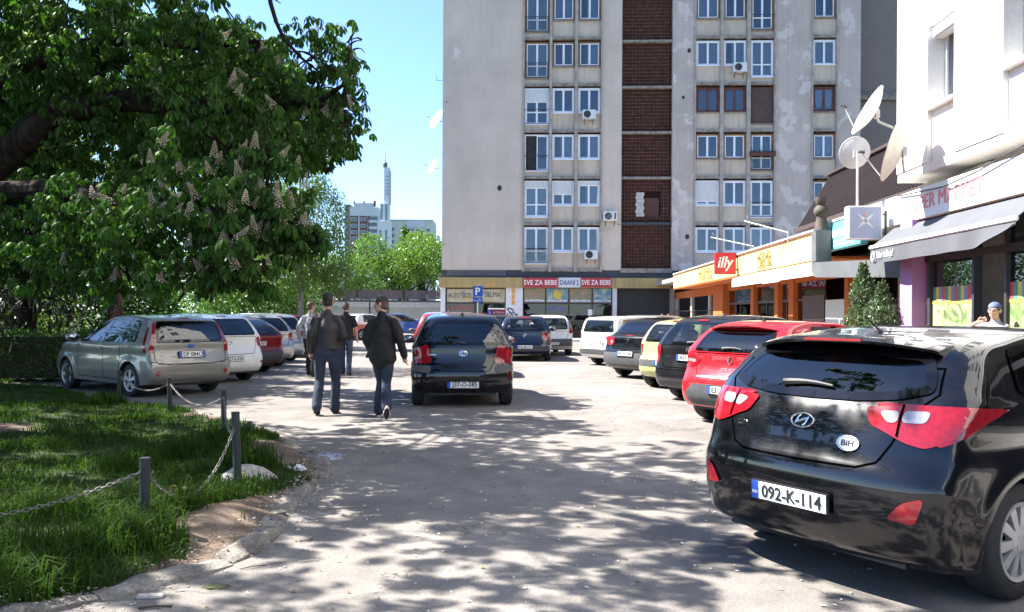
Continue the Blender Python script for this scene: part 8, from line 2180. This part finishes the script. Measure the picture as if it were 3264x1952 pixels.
# man in a checked shirt
def check_mat():
    m, nt, out = _new('checked_cotton'); b = nt.nodes.new('ShaderNodeBsdfPrincipled'); b.inputs['Roughness'].default_value = .85
    tc = nt.nodes.new('ShaderNodeTexCoord'); c = None
    for ax, sc in ((0, 22), (2, 22)):
        w = nt.nodes.new('ShaderNodeTexWave'); w.bands_direction = 'XYZ'[ax]; w.inputs['Scale'].default_value = sc / 6.28; w.inputs['Distortion'].default_value = .3
        nt.links.new(tc.outputs['Object'], w.inputs['Vector']); r_ = _ramp(nt, w.outputs['Fac'], [(.45, (.20, .24, .32)), (.55, (.62, .60, .56))]).outputs[0]
        c = r_ if c is None else _mix(nt, 1.0, c, r_, 'MULTIPLY')
    nt.links.new(_mix(nt, .45, c, (.52, .50, .48)), b.inputs['Base Color']); nt.links.new(b.outputs[0], out.inputs['Surface']); return m
CHECK = check_mat()
J2 = dict(J, wrl=(-.30, .03, .93), ell=(-.27, -.04, 1.17), head=(.0, .04, 1.67))
g0 = G(988, 1201)
person('man in a pale checked shirt and dark trousers beside the parked black car', (g0.x, g0.y, 0), R(-6), J2, 1.0, dict(top=(CHECK, 'shirt'), trousers=(plain('dark_trousers', (.014, .016, .022), .85), 1.05), shoes=SHOEB, sole=SOLEB, hem=-.02, name='shirt', loose=1.02, arm=1.05, fold=.008), (HAIRB, .0, 'short'), R(-25), skin=SKIN2)
# woman at the shop door shading her eyes
wp_ = S(6.28, along(3168, 6.28) - .05, .13)
J = dict(pelvis=(0, 0, .95), chest=(0, .02, 1.28), neck=(0, .03, 1.50), head=(.0, .055, 1.645), shl=(-.165, .01, 1.42), shr=(.165, .02, 1.42), ell=(-.26, .0, 1.15), elr=(.40, .20, 1.34), wrl=(-.12, .24, 1.12), wrr=(.17, .24, 1.47), thl=(0, 0, 1), thr=(0, .3, 1), hdl=(1, .4, 0), hdr=(-1, -.1, .5),
         hipl=(-.09, 0, .92), hipr=(.09, .01, .92), knl=(-.09, .03, .50), knr=(.09, .02, .50), anl=(-.09, 0, .095), anr=(.09, 0, .095), hel=(-.09, -.06, 0), tol=(-.10, .20, 0), her=(.09, -.06, 0), tor=(.10, .20, 0))
LILAC = plain('lilac_top', (.38, .37, .46), .85, vary=.15); CAPB = plain('blue_cap', (.10, .12, .27), .8)
rt, Mh, body = person('woman in a blue cap at the shop door, arm raised to her forehead', wp_, R(130), J, .90, dict(top=(LILAC, 'tee'), trousers=(plain('dark_trousers', (.014, .016, .022), .85), 1.0), shoes=SHOEB, sole=SOLEB, name='top', hem=-.08), (HAIRB, .02, 'short'), R(0), facedet=True, skin=SKIN2, female=True)
t = MB(); ball(t, Vector((0, -.010, .052)), (.086, .104, .082)); t.v = [Mh @ q for q in t.v]; cp = melt('cap', t, .010, [CAPB], body, 2)
bm = bmesh.new(); bm.from_mesh(cp.data); inv = Mh.inverted(); bmesh.ops.delete(bm, geom=[f for f in bm.faces if (inv @ f.calc_center_median()).z < .045], context='FACES'); bm.to_mesh(cp.data); bm.free()
m = MB(); loft(m, [(.0, .20, 1.22), (.02, .24, 1.10), (-.02, .23, .98)], [(.09, .05), (.14, .06), (.10, .04)]); cl = melt('white_cloth', m, .012, [CLOTHW], None, 2, .02, 12); cl.parent = None
cl.matrix_world = Matrix.Translation(wp_) @ Matrix.Rotation(R(130), 4, 'Z') @ Matrix.Scale(.9, 4); tag(cl, 'crumpled white cloth held by the woman at the shop door', 'cloth')
# ---------------------------------------------------------------- posts, chains and small things on the lawn
POSTG = plain('dark_green_post', (.009, .015, .015), .55, vary=.35, scale=10, bump=.2); CHN = plain('chain_steel', (.16, .15, .14), .55, .6, vary=.3, scale=30)
posts = []
def ground_z(x, y):
    if not inside((x, y), LAWNPOLY): return 0.0
    d = float(edge_dist([(x, y)])[0]); return lawn_z(x, y, d)
def post(px, py, hgt, label, lean=(0, 0), zb=.09, base_z=None, r=.033):
    b = G(px, py, zb); z = ground_z(b.x, b.y) - .04 if base_z is None else base_z
    t = thing('lawn_post', label, 'post', (b.x, b.y, z), 0, 'chain posts along the lawn')
    top = Vector((lean[0], lean[1], hgt + .04)); m = MB(); m.tube([(0, 0, 0), top * .5, top], r, 14); m.build('pipe', POSTG, t, smooth=True)
    m = MB(); m.tube([top, top + Vector((0, 0, .012))], r * 1.04, 14); m.build('cap', POSTG, t, smooth=True)
    m = MB(); c = top * .84; m.tube([c + Vector((r, 0, 0)) + Vector((.012 * math.cos(a), 0, .012 * math.sin(a))) + Vector((.010, 0, 0)) for a in [2 * math.pi * k / 10 for k in range(11)]], .004, 5); m.build('chain_eye', CHN, t)
    posts.append(Vector((b.x, b.y, z)) + top * .86); return posts[-1]
A = post(461, 1694, .47, 'short dark green post in long grass, its chain running off both ways', (.0, 0))
zlump = .16
B = post(758, 1544, .56, 'dark green post standing in a pale lump of concrete', (-.03, .02), zb=.12, base_z=.10)
C = post(714, 1366, .46, 'dark green post with the kerb corner just behind the concrete lump', (-.01, .0))
D_ = post(542, 1308, .48, 'dark green post before the rear bumper of the silver car', (-.01, 0))
E = post(380, 1286, .50, 'dark green post before the rear wheel of the silver car', (0, 0))
F_ = post(214, 1246, .48, 'dark green post before the front wheel of the silver car', (0, 0))
post(812, 1388, .13, 'broken-off leaning stump of a post by the kerb', (-.07, .01))
off_ = Vector((-3.95, 4.35, .42)); t = thing('lawn_post', 'dark green post at the outer end of the nearest chain', 'post', (off_.x, off_.y, .04), 0, 'chain posts along the lawn'); m = MB(); m.tube([(0, 0, 0), (0, 0, .5)], .033, 14); m.build('pipe', POSTG, t, smooth=True)
# chain links
lk = MB(); pts = []
for k in range(17):
    a = 2 * math.pi * k / 16; pts.append((.010 * math.sin(a), 0, .0145 * math.cos(a) + (.008 if math.cos(a) > 0 else -.008)))
lk.tube(pts, .0034, 5, False); LINK = mesh('link', lk.v, lk.f, CHN, True)
def chain(label, a, b, sag, lo=0):
    a, b = Vector(a), Vector(b); t = thing('chain', label, 'chain', ((a.x + b.x) / 2, (a.y + b.y) / 2, max(.1, min(a.z, b.z) - sag)), 0, 'chains between the lawn posts'); o0 = Vector(t.location)
    n = 200; cur = [a.lerp(b, k / n) + Vector((0, 0, -sag * 4 * (k / n) * (1 - k / n))) for k in range(n + 1)]
    for p in cur: p.z = max(p.z, ground_z(p.x, p.y) + .012)
    d = [0.0]
    for p, q in zip(cur, cur[1:]): d.append(d[-1] + (q - p).length)
    L = .0335; m_ = int(d[-1] / L); j = 0
    for k in range(m_):
        s = (k + .5) * d[-1] / m_
        while d[j + 1] < s: j += 1
        p = cur[j].lerp(cur[j + 1], (s - d[j]) / (d[j + 1] - d[j])); tn = (cur[min(n, j + 2)] - cur[max(0, j - 1)]).normalized()
        q = tn.to_track_quat('Z', 'Y'); M = q.to_matrix() @ Matrix.Rotation(R(90) * (k % 2) + random.uniform(-.25, .25), 3, 'Z')
        o = link('link', LINK, t, p - o0); o.rotation_euler = M.to_euler()
chain('pale rusty chain hanging from the short post out of the long grass', off_, A, .16)
chain('chain sagging from the short post to the post in the concrete lump', A, B, .36)
chain('chain sagging between the posts behind the silver car', D_, C, .20)
chain('chain hanging from the post in the concrete lump to the next post back', B, C, .22)
chain('chain between the two posts alongside the silver car', E, D_, .16)
# concrete lump round the foot of a post
m = MB(); c = G(775, 1545, .05)
g = random.Random(3); N = 20; K = 8
for k in range(K + 1):
    for j in range(N):
        a = 2 * math.pi * j / N; f = math.cos(k / K * math.pi / 2); z = .20 * math.sin(k / K * math.pi / 2)
        n_ = 1 + .10 * math.sin(3 * a + 1) + .06 * math.sin(5 * a) + g.uniform(-.025, .025); m.v.append(Vector((.235 * f * math.cos(a) * n_ + .06 * math.sin(a) * f, .21 * f * math.sin(a) * n_, z * (1 + g.uniform(-.04, .04)))))
for k in range(K):
    for j in range(N): m.f.append((k * N + j, k * N + (j + 1) % N, (k + 1) * N + (j + 1) % N, (k + 1) * N + j))
m.f.append(tuple(K * N + j for j in range(N)))
o = m.build('concrete_lump', soil_mat('pale_concrete', (.27, .25, .23), (.40, .375, .35), 6), None, smooth=True, loc=(c.x + .02, c.y, .02)); tag(o, 'pale rounded lump of concrete round the foot of a post', 'concrete')
# half-buried stone and dandelions
m = MB(); c = G(568, 1582, .1); m.box(-.09, .09, -.06, .06, -.05, .06, .02); o = m.build('stone', soil_mat('brown_stone', (.20, .15, .11), (.30, .23, .17), 7), None, smooth=True, loc=(c.x, c.y, .10)); o.rotation_euler = (R(8), R(-7), R(14)); tag(o, 'flat brown stone lying in the grass beside yellow dandelions', 'stone')
DAND = plain('dandelion', (.70, .50, .02), .7, vary=.15); STEM = plain('stem_green', (.06, .13, .03), .7)
fm = MB()
for k in range(22):
    a = k * 2.4; r_ = .016 * math.sqrt(k / 22); fm.add([(r_ * math.cos(a), r_ * math.sin(a), .004), (r_ * math.cos(a) + .012 * math.cos(a + .2), r_ * math.sin(a) + .012 * math.sin(a + .2), .008 - r_ * .3), (r_ * math.cos(a) + .012 * math.cos(a - .2), r_ * math.sin(a) + .012 * math.sin(a - .2), .008 - r_ * .3)], [(0, 1, 2)])
FL_ = mesh('flower', fm.v, fm.f, DAND); sm_ = MB(); sm_.tube([(0, 0, -.14), (.004, 0, -.05), (0, 0, .004)], .0025, 5); ST_ = mesh('stem', sm_.v, sm_.f, STEM)
for k, (px, py, lb) in enumerate(((552, 1556, 'yellow dandelion behind the brown stone'), (600, 1585, 'yellow dandelion at the end of the brown stone'), (601, 1571, 'smaller yellow dandelion over the brown stone'), (720, 1352, 'yellow dandelion at the foot of the slim post'), (306, 1404, 'yellow dandelion in the dark grass, left of a pair'), (322, 1402, 'yellow dandelion in the dark grass, right of a pair'))):
    c = G(px, py, .16); t = thing('dandelion', lb, 'flower', (c.x, c.y, ground_z(c.x, c.y)), 0, 'dandelions in the lawn'); dz = max(.05, .16 - ground_z(c.x, c.y))
    f = link('flower', FL_, t, (0, 0, dz), (R(25), 0, k)); f.scale = (1.3,) * 3; link('stem', ST_, t, (0, 0, dz))
# litter by the kerb
def crumple(label, px, py, s, mat, seed, cat='litter', flat=.35):
    c = G(px, py); g = np.random.default_rng(seed); bm = bmesh.new(); bmesh.ops.create_icosphere(bm, subdivisions=3, radius=1)
    for v in bm.verts:
        h = 1 + .5 * noise.noise(v.co * 2.2 + Vector((seed, 0, 0))) + .25 * noise.noise(v.co * 6); v.co = Vector((v.co.x * h * s, v.co.y * h * s * .7, max(-.2, v.co.z) * h * s * flat))
    me = bpy.data.meshes.new('crumpled_litter'); bm.to_mesh(me); bm.free(); me.materials.append(mat); o = link('crumpled_litter', me, None, (c.x, c.y, ground_z(c.x, c.y) + .2 * s * flat)); tag(o, label, cat)
crumple('crumpled white plastic on the bare soil by the kerb', 940, 1522, .10, plain('white_plastic', (.62, .62, .63), .35), 1)
crumple('bluish grey crumpled sheet in the kerb corner', 1040, 1462, .16, plain('grey_sheet', (.20, .22, .26), .4, vary=.4), 2, flat=.25)
crumple('brown dead leaves heaped in the kerb bend', 985, 1452, .12, plain('leaf_heap', (.05, .035, .025), .9, vary=.5), 4, flat=.3)
crumple('dark flattened leaf clump lying on the road near the kerb', 690, 1872, .07, plain('clump', (.07, .075, .03), .9, vary=.5), 5, flat=.15)
m = MB(); c = G(480, 1905); m.box(-.07, .07, -.03, .03, 0, .016, .006); o = m.build('kerb_chip', soil_mat('kerb_chip', (.34, .32, .29), (.46, .44, .40), 8), None, smooth=True, loc=(c.x, c.y, 0)); o.rotation_euler = (0, 0, R(8)); tag(o, 'flat pale chip of stone on the road against the kerb', 'stone')
for k, (px, py, L, a, lb) in enumerate(((495, 1940, .16, 8, 'thick dark stick lying at the road edge'), (985, 1792, .12, 12, 'thin pale straw lying on the road'), (805, 1812, .14, 24, 'thin dark twig lying on the road'), (976, 1728, .09, 30, 'short crooked twig in the road'))):
    c = G(px, py); m = MB(); d = Vector((math.cos(R(a)), math.sin(R(a)) * 1.5, 0)); m.tube([d * -L / 2 + Vector((0, 0, .008)), Vector((0, 0, .012)), d * L / 2 + Vector((0, 0, .007))], [.006 if k == 0 else .003] * 3, 6)
    o = m.build('twig', plain('straw', (.40, .34, .25), .8) if k == 1 else LIT[2], None, loc=(c.x, c.y, 0)); tag(o, lb, 'twig')

bpy.data.scenes.remove(WORK)
